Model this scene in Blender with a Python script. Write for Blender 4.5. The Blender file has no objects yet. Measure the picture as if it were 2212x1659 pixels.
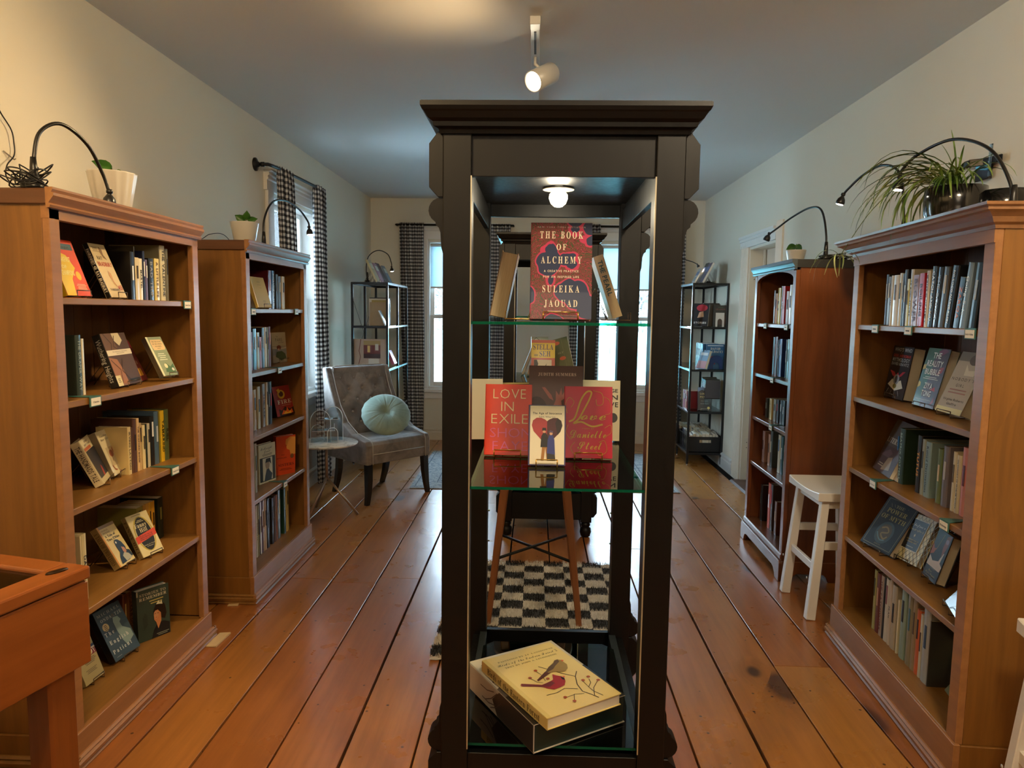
import bpy, math, random
from math import sin, cos, pi, radians, hypot, atan2
from mathutils import Matrix, Vector
random.seed(7)
SC = bpy.context.scene
COL = SC.collection

# ------------------------------------------------------------------ camera
cam_d = bpy.data.cameras.new('camera')
cam_d.sensor_fit = 'HORIZONTAL'; cam_d.sensor_width = 36.0
cam_d.lens = 1530.0 / 2212.0 * 36.0
cam_d.clip_start = 0.05; cam_d.clip_end = 200
cam = bpy.data.objects.new('camera', cam_d); COL.objects.link(cam)
CAM_ROT = ((0.999324, -0.016864, 0.032656), (0.034186, 0.100218, -0.994378), (0.013496, 0.994823, 0.100726))
_m = Matrix(CAM_ROT).to_4x4(); _m.translation = (0, 0, 1.43)
cam.matrix_world = _m
SC.camera = cam

# ------------------------------------------------------------------ view
SC.view_settings.view_transform = 'Standard'
SC.view_settings.look = 'None'
SC.view_settings.exposure = 0.22
SC.view_settings.gamma = 1.0
SC.view_settings.use_curve_mapping = False

# ------------------------------------------------------------------ sky
W = bpy.data.worlds.new('world'); SC.world = W; W.use_nodes = True
_n = W.node_tree.nodes; _l = W.node_tree.links
_bg = _n['Background']; _bg.inputs['Strength'].default_value = 24.0
_g = _n.new('ShaderNodeTexGradient'); _tc = _n.new('ShaderNodeTexCoord'); _mp = _n.new('ShaderNodeMapping')
_mp.inputs['Rotation'].default_value = (0, radians(90), 0)
_cr = _n.new('ShaderNodeValToRGB')
_cr.color_ramp.elements[0].position = 0.0; _cr.color_ramp.elements[0].color = (0.80, 0.92, 1.0, 1)
_cr.color_ramp.elements[1].position = 1.0; _cr.color_ramp.elements[1].color = (0.52, 0.76, 1.0, 1)
_l.new(_tc.outputs['Generated'], _mp.inputs['Vector']); _l.new(_mp.outputs['Vector'], _g.inputs['Vector'])
_l.new(_g.outputs['Color'], _cr.inputs['Fac']); _l.new(_cr.outputs['Color'], _bg.inputs['Color'])

# ------------------------------------------------------------------ lights of the room, plus added fills
def light(name, kind, loc, energy, color, target=None, **kw):
    d = bpy.data.lights.new(name, kind); d.energy = energy; d.color = color
    for a, b in kw.items(): setattr(d, a, b)
    o = bpy.data.objects.new(name, d); COL.objects.link(o); o.location = loc
    if target is not None:
        o.rotation_euler = (Vector(target) - Vector(loc)).to_track_quat('-Z', 'Y').to_euler()
    return o
WARM = (1.0, 0.70, 0.36); WARMW = (1.0, 0.80, 0.54)
# daylight portals in the three window openings
for nm, loc, tgt, sx, sy in (('portal_back', (-0.85, 7.97, 1.45), (-0.85, 0, 1.45), 1.0, 1.9),
                             ('portal_back', (1.05, 7.97, 1.45), (1.05, 0, 1.45), 1.0, 1.9),
                             ('portal_side', (-2.0, 5.3, 1.5), (0, 5.3, 1.5), 1.05, 1.8)):
    o = light(nm, 'AREA', loc, 1.0, (1, 1, 1), tgt, shape='RECTANGLE', size=sx, size_y=sy)
    o.data.cycles.is_portal = True
# warm track head over the aisle; the rest are added, unseen lights
light('track_and_fill', 'SPOT', (-.07, 3.33, 2.46), 95, WARM, (-1.55, 1.6, 1.1), spot_size=radians(95), spot_blend=.8, shadow_soft_size=.05)
light('track_and_fill', 'AREA', (-0.75, 0.55, 2.55), 26, WARM, (-1.75, 1.9, 1.5), shape='DISK', size=0.35)  # added unseen area light that warms the near left wall
light('track_and_fill', 'AREA', (0.85, 0.60, 2.55), 30, WARMW, (1.75, 2.9, 1.5), shape='DISK', size=0.35)  # unseen area light, put in to brighten the right wall
light('track_and_fill', 'AREA', (0.0, -1.5, 2.45), 9, (1.0, 0.80, 0.58), (0.0, 2.0, 0.2), shape='DISK', size=1.2)  # broad soft fill added behind the camera
light('track_and_fill', 'SPOT', (-.35, 2.9, 2.25), 5, WARM, (-.45, 2.95, 2.64), spot_size=radians(100), spot_blend=.9, shadow_soft_size=.05)  # unseen uplight added for the warm glow on the ceiling

# ------------------------------------------------------------------ materials
def lin(h):
    if isinstance(h, (tuple, list)): return tuple(h[:3])
    h = h.lstrip('#'); r = []
    for i in (0, 2, 4):
        c = int(h[i:i+2], 16) / 255.0
        r.append(c / 12.92 if c <= 0.04045 else ((c + 0.055) / 1.055) ** 2.4)
    return tuple(r)
_MC = {}
def mat(hexc, rough=0.6, metal=0.0, emit=None, strength=1.0, coat=0.0, name=None, spec=0.5, bump=0.0, bscale=200.0):
    key = (hexc, rough, metal, emit, strength, coat, spec, bump, bscale)
    if key in _MC: return _MC[key]
    m = bpy.data.materials.new(name or 'paint_' + str(hexc)); m.use_nodes = True
    b = m.node_tree.nodes['Principled BSDF']
    b.inputs['Base Color'].default_value = (*lin(hexc), 1); b.inputs['Roughness'].default_value = rough
    b.inputs['Metallic'].default_value = metal; b.inputs['Coat Weight'].default_value = coat
    b.inputs['Coat Roughness'].default_value = 0.12; b.inputs['Specular IOR Level'].default_value = spec
    if emit:
        b.inputs['Emission Color'].default_value = (*lin(emit), 1); b.inputs['Emission Strength'].default_value = strength
    if bump:
        t = m.node_tree.nodes.new('ShaderNodeTexNoise'); t.inputs['Scale'].default_value = bscale; t.inputs['Detail'].default_value = 3
        bp = m.node_tree.nodes.new('ShaderNodeBump'); bp.inputs['Strength'].default_value = bump; bp.inputs['Distance'].default_value = 0.004
        tc = m.node_tree.nodes.new('ShaderNodeTexCoord')
        L = m.node_tree.links; L.new(tc.outputs['Object'], t.inputs['Vector']); L.new(t.outputs['Fac'], bp.inputs['Height']); L.new(bp.outputs['Normal'], b.inputs['Normal'])
    _MC[key] = m; return m

class NT:
    def __init__(s, name):
        s.m = bpy.data.materials.new(name); s.m.use_nodes = True; s.t = s.m.node_tree; s.N = s.t.nodes; s.L = s.t.links
        s.b = s.N['Principled BSDF']; s.out = s.N['Material Output']
    def n(s, typ, **kw):
        x = s.N.new(typ)
        for k, v in kw.items():
            if k in x.inputs.keys(): x.inputs[k].default_value = v
            else: setattr(x, k, v)
        return x
    def l(s, a, b): s.L.new(a, b)
    def math(s, op, a, b=None, c=None, clamp=False):
        x = s.N.new('ShaderNodeMath'); x.operation = op; x.use_clamp = clamp
        for i, v in enumerate((a, b, c)):
            if v is None: continue
            if isinstance(v, (int, float)): x.inputs[i].default_value = v
            else: s.l(v, x.inputs[i])
        return x.outputs[0]
    def mix(s, f, a, b, mode='MIX'):
        x = s.N.new('ShaderNodeMix'); x.data_type = 'RGBA'; x.blend_type = mode
        for i, v in ((0, f), (6, a), (7, b)):
            if isinstance(v, (int, float)): x.inputs[i].default_value = v
            elif isinstance(v, tuple): x.inputs[i].default_value = (*v[:3], 1)
            else: s.l(v, x.inputs[i])
        return x.outputs[2]

def wood(name, c1, c2, dark, axis='Z', rough=0.42, coat=0.15, knots=1.0, kscale=2.2, rnd=False, kthr=0.55, wear=0.0):
    """pine: long grain along axis, elongated dark knots with swirling grain about them"""
    s = NT(name); tc = s.n('ShaderNodeTexCoord')
    vec = tc.outputs['Object']
    if rnd:
        oi = s.n('ShaderNodeObjectInfo'); ad = s.n('ShaderNodeVectorMath', operation='ADD'); ml = s.n('ShaderNodeVectorMath', operation='SCALE')
        cmb = s.n('ShaderNodeCombineXYZ'); s.l(oi.outputs['Random'], cmb.inputs[0]); s.l(oi.outputs['Random'], cmb.inputs[1]); s.l(oi.outputs['Random'], cmb.inputs[2])
        s.l(cmb.outputs[0], ml.inputs[0]); ml.inputs['Scale'].default_value = 37.0
        s.l(vec, ad.inputs[0]); s.l(ml.outputs[0], ad.inputs[1]); vec = ad.outputs[0]
    k = {'X': (0.28, 1, 1), 'Y': (1, 0.28, 1), 'Z': (1, 1, 0.28)}[axis]
    mk = s.n('ShaderNodeMapping'); mk.inputs['Scale'].default_value = k; s.l(vec, mk.inputs['Vector'])
    # knots: stretched cells, only some of them carry a knot
    wn = s.n('ShaderNodeTexNoise', Scale=3.0); s.l(mk.outputs[0], wn.inputs['Vector'])
    wm = s.n('ShaderNodeMixRGB'); wm.blend_type = 'ADD'; wm.inputs[0].default_value = 0.10
    s.l(mk.outputs[0], wm.inputs[1]); s.l(wn.outputs['Color'], wm.inputs[2])
    km = s.n('ShaderNodeMapping'); kk = {'X': (2.1, 1, 1), 'Y': (1, 2.1, 1), 'Z': (1, 1, 2.1)}[axis]; km.inputs['Scale'].default_value = kk
    s.l(wm.outputs[0], km.inputs['Vector'])
    vo = s.n('ShaderNodeTexVoronoi', Scale=kscale); s.l(km.outputs[0], vo.inputs['Vector'])
    sep = s.n('ShaderNodeSeparateColor'); s.l(vo.outputs['Color'], sep.inputs[0])
    has = s.math('GREATER_THAN', sep.outputs[0], kthr)
    rad = s.math('MULTIPLY_ADD', sep.outputs[1], 0.12, 0.065)
    kd = s.math('DIVIDE', vo.outputs['Distance'], rad)
    kf = s.math('SUBTRACT', 1.45, kd, clamp=True); kf = s.math('MULTIPLY', kf, 2.0, clamp=True); kf = s.math('MULTIPLY', kf, has); kf = s.math('MULTIPLY', kf, knots)
    halo = s.math('SUBTRACT', 1.0, s.math('MULTIPLY', kd, 0.28), clamp=True); halo = s.math('MULTIPLY', halo, has)
    # grain
    st = {'X': (0.06, 1, 1), 'Y': (1, 0.06, 1), 'Z': (1, 1, 0.06)}[axis]
    mg = s.n('ShaderNodeMapping'); mg.inputs['Scale'].default_value = st; s.l(vec, mg.inputs['Vector'])
    sw = s.n('ShaderNodeVectorMath', operation='ADD'); cb = s.n('ShaderNodeCombineXYZ')
    hs = s.math('MULTIPLY', halo, 0.05)
    for i in range(3): s.l(hs, cb.inputs[i])
    s.l(mg.outputs[0], sw.inputs[0]); s.l(cb.outputs[0], sw.inputs[1])
    g1 = s.n('ShaderNodeTexNoise', Scale=34.0, Detail=5.0, Roughness=0.62); s.l(sw.outputs[0], g1.inputs['Vector'])
    g2 = s.n('ShaderNodeTexNoise', Scale=5.5, Detail=3.0, Distortion=0.6); s.l(sw.outputs[0], g2.inputs['Vector'])
    ra = s.n('ShaderNodeValToRGB'); ra.color_ramp.elements[0].position = 0.36; ra.color_ramp.elements[1].position = 0.66
    s.l(g1.outputs['Fac'], ra.inputs[0])
    a = s.mix(g2.outputs['Fac'], lin(c1), lin(c2))
    f = s.math('MULTIPLY', ra.outputs[0], 0.42)
    dk = tuple(x * 0.62 for x in lin(c2))
    a = s.mix(f, a, dk)
    a = s.mix(s.math('MULTIPLY', halo, 0.45), a, tuple(x * 0.55 for x in lin(c2)))
    a = s.mix(s.math('MULTIPLY', kf, 0.88), a, lin(dark))
    if rnd:
        hv = s.n('ShaderNodeHueSaturation'); s.l(a, hv.inputs['Color'])
        s.l(s.math('MULTIPLY_ADD', oi.outputs['Random'], 0.32, 0.84), hv.inputs['Value'])
        s.l(s.math('MULTIPLY_ADD', oi.outputs['Random'], 0.016, 0.492), hv.inputs['Hue']); a = hv.outputs[0]
    if wear:
        nw = s.n('ShaderNodeTexNoise', Scale=2.3, Detail=6.0, Roughness=0.7); s.l(vec, nw.inputs['Vector'])
        rw = s.n('ShaderNodeValToRGB'); rw.color_ramp.elements[0].position = 0.42; rw.color_ramp.elements[1].position = 0.85; s.l(nw.outputs['Fac'], rw.inputs[0])
        a = s.mix(s.math('MULTIPLY', rw.outputs[0], wear), a, lin('c07a48'))
        ns = s.n('ShaderNodeTexVoronoi', Scale=30.0); s.l(vec, ns.inputs['Vector']); sp = s.n('ShaderNodeSeparateColor'); s.l(ns.outputs['Color'], sp.inputs[0])
        pit = s.math('MULTIPLY', s.math('LESS_THAN', ns.outputs['Distance'], 0.16), s.math('GREATER_THAN', sp.outputs[0], 0.93))
        a = s.mix(s.math('MULTIPLY', pit, 0.8), a, lin('1a0f08'))
    s.l(a, s.b.inputs['Base Color'])
    s.b.inputs['Roughness'].default_value = rough; s.b.inputs['Coat Weight'].default_value = coat; s.b.inputs['Coat Roughness'].default_value = 0.18
    rr = s.n('ShaderNodeTexNoise', Scale=6.0, Detail=4.0); s.l(vec, rr.inputs['Vector'])
    s.l(s.math('MULTIPLY_ADD', rr.outputs['Fac'], 0.25, rough - 0.12), s.b.inputs['Roughness'])
    bp = s.n('ShaderNodeBump', Strength=0.25, Distance=0.002); s.l(g1.outputs['Fac'], bp.inputs['Height']); s.l(bp.outputs[0], s.b.inputs['Normal'])
    return s.m

def glassy(name, tint, gloss=0.10, rough=0.02, ior=1.5):
    s = NT(name); s.N.remove(s.b)
    tr = s.n('ShaderNodeBsdfTransparent', Color=(*lin(tint), 1)); gl = s.n('ShaderNodeBsdfGlossy', Roughness=rough)
    fr = s.n('ShaderNodeFresnel', IOR=ior); f = s.math('ADD', fr.outputs[0], gloss - 0.04, clamp=True)
    mx = s.n('ShaderNodeMixShader'); s.l(f, mx.inputs[0]); s.l(tr.outputs[0], mx.inputs[1]); s.l(gl.outputs[0], mx.inputs[2]); s.l(mx.outputs[0], s.out.inputs[0])
    return s.m

# ------------------------------------------------------------------ mesh builder
def T(x=0, y=0, z=0): return Matrix.Translation((x, y, z))
def RZ(d): return Matrix.Rotation(radians(d), 4, 'Z')
def RX(d): return Matrix.Rotation(radians(d), 4, 'X')
def RY(d): return Matrix.Rotation(radians(d), 4, 'Y')
class MB:
    def __init__(s): s.v = []; s.f = []; s.mi = []; s.sm = []; s.M = None; s.uv = None
    def add(s, vs, fs, mi=0, smooth=False):
        b = len(s.v)
        if s.M is not None: vs = [tuple(s.M @ Vector(p)) for p in vs]
        s.v += [tuple(p) for p in vs]
        for f in fs: s.f.append(tuple(b + i for i in f)); s.mi.append(mi); s.sm.append(smooth)
        return s
    def box(s, x0, y0, z0, x1, y1, z1, mi=0):
        if x1 < x0: x0, x1 = x1, x0
        if y1 < y0: y0, y1 = y1, y0
        if z1 < z0: z0, z1 = z1, z0
        return s.add([(x0,y0,z0),(x1,y0,z0),(x1,y1,z0),(x0,y1,z0),(x0,y0,z1),(x1,y0,z1),(x1,y1,z1),(x0,y1,z1)],
                     [(0,3,2,1),(4,5,6,7),(0,1,5,4),(1,2,6,5),(2,3,7,6),(3,0,4,7)], mi)
    def hull(s, lo, hi, mi=0):
        """loft between two equal rings (lists of 3-D points), capped"""
        n = len(lo); fs = [tuple(range(n))[::-1], tuple(range(n, 2*n))]
        for i in range(n): j = (i+1) % n; fs.append((i, j, n+j, n+i))
        return s.add(list(lo) + list(hi), fs, mi)
    def prism(s, poly, axis, a, b, mi=0):
        """extrude a 2-D polygon along an axis: the polygon's two coordinates are the other two axes in order"""
        def P(p, t):
            return {'X': (t, p[0], p[1]), 'Y': (p[0], t, p[1]), 'Z': (p[0], p[1], t)}[axis]
        ar = sum(poly[i][0]*poly[(i+1)%len(poly)][1]-poly[(i+1)%len(poly)][0]*poly[i][1] for i in range(len(poly)))
        if (ar < 0) != (axis == 'Y'): poly = poly[::-1]
        return s.hull([P(p, min(a, b)) for p in poly], [P(p, max(a, b)) for p in poly], mi)
    def lathe(s, prof, c=(0,0,0), n=16, mi=0, smooth=True, M=None, wave=None):
        vs = []; fs = []
        for (r, z) in prof:
            for k in range(n):
                a = 2*pi*k/n; rr = r*(wave(a) if wave else 1)
                p = Vector((rr*cos(a), rr*sin(a), z))
                if M is not None: p = M @ p
                vs.append((p.x+c[0], p.y+c[1], p.z+c[2]))
        for i in range(len(prof)-1):
            for k in range(n):
                j = (k+1) % n; fs.append((i*n+k, i*n+j, (i+1)*n+j, (i+1)*n+k))
        if prof[0][0] > 1e-5: fs.append(tuple(range(n))[::-1])
        if prof[-1][0] > 1e-5: fs.append(tuple((len(prof)-1)*n+k for k in range(n)))
        return s.add(vs, fs, mi, smooth)
    def tube(s, pts, r, n=8, mi=0, smooth=True, flat=None):
        P = [Vector(p) for p in pts]; vs = []; fs = []; m = len(P)
        up = Vector((0, 0, 1)); prev = None
        for i, p in enumerate(P):
            d = (P[min(i+1, m-1)] - P[max(i-1, 0)]).normalized()
            if prev is None:
                a = d.cross(up)
                if a.length < 1e-3: a = d.cross(Vector((1, 0, 0)))
            else: a = prev - d * prev.dot(d)
            a.normalize(); b = d.cross(a).normalized(); prev = a
            rr = r[i] if isinstance(r, (list, tuple)) else r
            for k in range(n):
                t = 2*pi*k/n; q = p + a*(rr*cos(t)) + b*(rr*sin(t)*(flat or 1)); vs.append(tuple(q))
        for i in range(m-1):
            for k in range(n):
                j = (k+1) % n; fs.append((i*n+k, i*n+j, (i+1)*n+j, (i+1)*n+k))
        fs.append(tuple(range(n))[::-1]); fs.append(tuple((m-1)*n+k for k in range(n)))
        return s.add(vs, fs, mi, smooth)
    def bar(s, a, b, w, h=None, mi=0, up=(0, 0, 1), w2=None, h2=None):
        """square bar from a to b, w wide and h deep, tapering to w2 x h2"""
        a = Vector(a); b = Vector(b); h = h or w; w2 = w2 or w; h2 = h2 or h
        d = (b-a).normalized(); u = Vector(up); x = d.cross(u)
        if x.length < 1e-3: x = d.cross(Vector((0, 1, 0)))
        x.normalize(); y = x.cross(d).normalized()
        lo = [a+x*sx*w/2+y*sy*h/2 for sx, sy in ((-1,-1),(1,-1),(1,1),(-1,1))]
        hi = [b+x*sx*w2/2+y*sy*h2/2 for sx, sy in ((-1,-1),(1,-1),(1,1),(-1,1))]
        return s.hull([tuple(p) for p in lo][::-1], [tuple(p) for p in hi][::-1], mi)
    def mesh(s, name, mats):
        me = bpy.data.meshes.new(name); me.from_pydata(s.v, [], s.f)
        for m in mats: me.materials.append(m)
        if len(mats) > 1: me.polygons.foreach_set('material_index', s.mi)
        me.polygons.foreach_set('use_smooth', s.sm)
        if s.uv is not None:
            ul = me.uv_layers.new(name='UVMap')
            for lp in me.loops: ul.data[lp.index].uv = s.uv[lp.vertex_index]
        me.update(); return me
    def build(s, name, mats, parent=None, bevel=0.0, M=None, seg=1):
        if not isinstance(mats, (list, tuple)): mats = [mats]
        o = bpy.data.objects.new(name, s.mesh(name, mats)); COL.objects.link(o)
        if parent: o.parent = parent
        if M is not None: o.matrix_local = M
        if bevel:
            b = o.modifiers.new('bevel', 'BEVEL'); b.width = bevel; b.segments = seg; b.limit_method = 'ANGLE'; b.angle_limit = radians(40)
        return o
def tag(o, label=None, cat=None, group=None, kind=None):
    if label: o['label'] = label
    if cat: o['category'] = cat
    if group: o['group'] = group
    if kind: o['kind'] = kind
    return o
def thing(name, label, cat, M=None, group=None):
    o = bpy.data.objects.new(name, None); o.empty_display_size = 0.05; COL.objects.link(o)
    if M is not None: o.matrix_world = M
    return tag(o, label, cat, group)
def copy_tree(o, parent=None):
    c = o.copy(); COL.objects.link(c)
    if parent: c.parent = parent
    for ch in [x for x in o.children]: copy_tree(ch, c)
    return c
def bez(p, n=24):
    """smooth curve through points (Catmull-Rom)"""
    P = [Vector(q) for q in p]; P = [P[0]*2-P[1]] + P + [P[-1]*2-P[-2]]; out = []
    for i in range(1, len(P)-2):
        for k in range(n):
            t = k/n; a, b, c, d = P[i-1], P[i], P[i+1], P[i+2]
            out.append(0.5*((2*b)+(c-a)*t+(2*a-5*b+4*c-d)*t*t+(3*b-a-3*c+d)*t**3))
    out.append(P[-2]); return [tuple(q) for q in out]

# ------------------------------------------------------------------ lettering (built-in font, one mesh per glyph, laid out here)
_GL = {}
def _glyph(ch, style):
    key = (ch, style)
    if key in _GL: return _GL[key]
    c = ch
    if style == 'serif':
        if 'A' <= ch <= 'Z': c = chr(0x1D400 + ord(ch) - 65)
        elif 'a' <= ch <= 'z': c = chr(0x1D41A + ord(ch) - 97)
    elif style == 'script':
        if 'A' <= ch <= 'Z': c = chr(0x1D4D0 + ord(ch) - 65)
        elif 'a' <= ch <= 'z': c = chr(0x1D4EA + ord(ch) - 97)
    d = bpy.data.curves.new('g', 'FONT'); d.body = c; d.resolution_u = 2 if style != 'script' else 3
    if style == 'bold': d.offset = 0.022
    if style == 'thin': d.offset = -0.012
    o = bpy.data.objects.new('g', d); COL.objects.link(o); bpy.context.view_layer.update()
    m = bpy.data.meshes.new_from_object(o.evaluated_get(bpy.context.evaluated_depsgraph_get()))
    vs = [(v.co.x, v.co.y) for v in m.vertices]; fs = [tuple(p.vertices) for p in m.polygons]
    bpy.data.objects.remove(o); bpy.data.curves.remove(d); bpy.data.meshes.remove(m)
    x0 = min([p[0] for p in vs], default=0); x1 = max([p[0] for p in vs], default=0.25)
    _GL[key] = ([(x-x0, y) for x, y in vs], fs, x1-x0); return _GL[key]
def text2d(txt, style='sans', space=0.09):
    """-> verts, faces, width with cap height about 0.7"""
    V, F, x = [], [], 0
    for ch in txt:
        if ch == ' ': x += 0.28 + space; continue
        vs, fs, w = _glyph(ch, style); b = len(V)
        V += [(p[0]+x, p[1]) for p in vs]; F += [tuple(b+i for i in f) for f in fs]; x += w + space
    return V, F, max(x-space, 0.01)
# ================================================================== THE SETTING
XL, XR, YB, YF, ZC = -1.82, 1.79, 7.80, -2.6, 2.645
def wallmat(name, base, amt):
    s = NT(name); tc = s.n('ShaderNodeTexCoord'); nz = s.n('ShaderNodeTexNoise', Scale=1.3, Detail=4.0); s.l(tc.outputs['Object'], nz.inputs['Vector'])
    c = lin(base); s.l(s.mix(nz.outputs['Fac'], c, tuple(x*(1-amt) for x in c)), s.b.inputs['Base Color']); s.b.inputs['Roughness'].default_value = 0.75
    n2 = s.n('ShaderNodeTexNoise', Scale=45.0, Detail=5.0); s.l(tc.outputs['Object'], n2.inputs['Vector'])
    bp = s.n('ShaderNodeBump', Strength=0.18, Distance=0.003); s.l(n2.outputs['Fac'], bp.inputs['Height']); s.l(bp.outputs[0], s.b.inputs['Normal'])
    return s.m
M_WALL = wallmat('cream_wall_paint', 'e2dac6', 0.06)
M_CEIL = wallmat('ceiling_paint', 'dcd8d0', 0.05)
M_TRIM = mat('e6e3dc', 0.35, coat=0.2, name='white_gloss_trim')
M_TRIMC = mat('ddd3c0', 0.45, name='cream_trim')
M_DARKGAP = mat('120c08', 0.9)
M_FLOOR = wood('old_pine_floor', 'be803e', 'a0622a', '33200f', 'Y', rough=0.30, coat=0.35, kscale=3.4, rnd=True, kthr=0.55, wear=0.22)
M_GLASS = glassy('window_glass', 'f4fbff', 0.02)

def struct(name, mb, mats, parent=None, bevel=0.0, M=None):
    o = mb.build(name, mats, parent, bevel, M)
    if parent is None: o['kind'] = 'structure'
    return o
# floor: sub floor with every board a plank of its own
fl = struct('floor', MB().box(XL-.2, YF, -0.06, XR+.4, YB+.1, -0.022), M_DARKGAP)
seams = [-1.83, -1.525, -1.29, -1.06, -0.82, -0.60, -0.372, -0.13, 0.10, 0.325, 0.541, 0.765, 0.998, 1.23, 1.47, 1.71]
joints = {1: [1.1, 3.9], 2: [0.6, 3.627], 3: [-.4, 3.583, 6.1], 4: [1.0, 3.661, 6.4], 5: [.2, 4.9], 6: [1.3, 5.2], 7: [2.4, 6.2], 8: [0.4, 5.5], 9: [1.9, 4.9],
          10: [0.9, 4.234], 11: [1.6, 5.9], 12: [2.817, 6.5], 13: [1.2, 5.464], 14: [.5, 4.3], 0: [2.2, 5.0]}
rr = random.Random(3)
for i in range(len(seams)-1):
    ys = [YF] + sorted(joints.get(i, [])) + [YB]
    for a, b in zip(ys[:-1], ys[1:]):
        g0 = 0.0032+rr.random()*0.0022; g1 = 0.0032+rr.random()*0.0022; dz = rr.uniform(-0.0012, 0.0)
        x0, x1 = seams[i]+g0, seams[i+1]-g1; cx, cy = (x0+x1)/2, (a+b)/2
        mb = MB(); n = 7; top = []; 
        for k in range(n+1):
            y = a + 0.0015 + (b-a-0.003)*k/n
            top.append((x0+rr.uniform(-.0014, .0014)-cx, y-cy)); 
        rt = [(x1+rr.uniform(-.0014, .0014)-cx, p[1]) for p in top]
        vs = [(x, y, dz) for x, y in top] + [(x, y, dz) for x, y in rt] + [(x, y, -0.022) for x, y in top] + [(x, y, -0.022) for x, y in rt]; m = n+1
        fs = []
        for k in range(n): fs += [(k, m+k, m+k+1, k+1), (k, k+1, 2*m+k+1, 2*m+k), (m+k+1, m+k, 3*m+k, 3*m+k+1)]
        fs += [(m, 0, 2*m, 3*m), (n, m+n, 3*m+n, 2*m+n)]
        mb.add(vs, fs); mb.build('plank', M_FLOOR, fl, 0.0012, T(cx, cy, 0))
# ceiling
struct('ceiling', MB().box(XL-.2, YF, ZC, XR+.4, YB+.15, ZC+0.1), M_CEIL)
# left wall with window opening
WY0, WY1, WZ0, WZ1 = 4.87, 5.80, 0.78, 2.20
mb = MB(); t = 0.16
mb.box(XL-t, YF, -0.05, XL, WY0, ZC+.02); mb.box(XL-t, WY1, -0.05, XL, YB+.15, ZC+.02); mb.box(XL-t, WY0, -0.05, XL, WY1, WZ0); mb.box(XL-t, WY0, WZ1, XL, WY1, ZC+.02)
struct('wall_left', mb, M_WALL)
# right wall with door recess
DY0, DY1, DZ = 5.42, 6.12, 2.0
mb = MB(); mb.box(XR, YF, -0.05, XR+t, DY0, ZC+.02); mb.box(XR, DY1, -0.05, XR+t, YB+.15, ZC+.02); mb.box(XR, DY0, DZ, XR+t, DY1, ZC+.02); mb.box(XR+t, DY0-.1, -0.05, XR+t+.05, DY1+.1, DZ+.1)
struct('wall_right', mb, M_WALL)
# back wall with two window openings
BW = [(-1.19, -0.50), (0.64, 1.30)]; BZ0, BZ1 = 0.58, 2.19
mb = MB(); xs = [XL-.2, BW[0][0], BW[0][1], BW[1][0], BW[1][1], XR+.4]
for i in range(5):
    if i in (1, 3): mb.box(xs[i], YB, -0.05, xs[i+1], YB+.16, BZ0); mb.box(xs[i], YB, BZ1, xs[i+1], YB+.16, ZC+.02)
    else: mb.box(xs[i], YB, -0.05, xs[i+1], YB+.16, ZC+.02)
struct('wall_back', mb, M_WALL)
struct('wall_front', MB().box(XL-.2, YF-.1, -0.05, XR+.4, YF, ZC+.02), M_WALL)
# baseboards: board, bead and cap
def baseboard(name, a, b, axis, s):
    """along axis from a to b, s = inward sign, at wall coordinate"""
    prof = [(0, 0), (0.018, 0), (0.018, 0.085), (0.012, 0.092), (0.012, 0.108), (0.022, 0.113), (0.022, 0.122), (0.006, 0.134), (0, 0.134)]
    w = {'L': XL, 'R': XR, 'B': YB}[s]
    mb = MB()
    if s == 'B': mb.prism([(w-p, z) for p, z in prof], 'X', a, b)
    else: mb.prism([(w+(p if s == 'L' else -p), z) for p, z in prof], 'Y', a, b)
    return struct(name, mb, M_TRIM if s != 'B' else M_TRIMC)
baseboard('baseboard_left', YF, YB, 'Y', 'L'); baseboard('baseboard_right', DY1+.22, YB, 'Y', 'R'); baseboard('baseboard_right', YF, DY0-.13, 'Y', 'R'); baseboard('baseboard_back', XL, XR, 'X', 'B')

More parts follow.
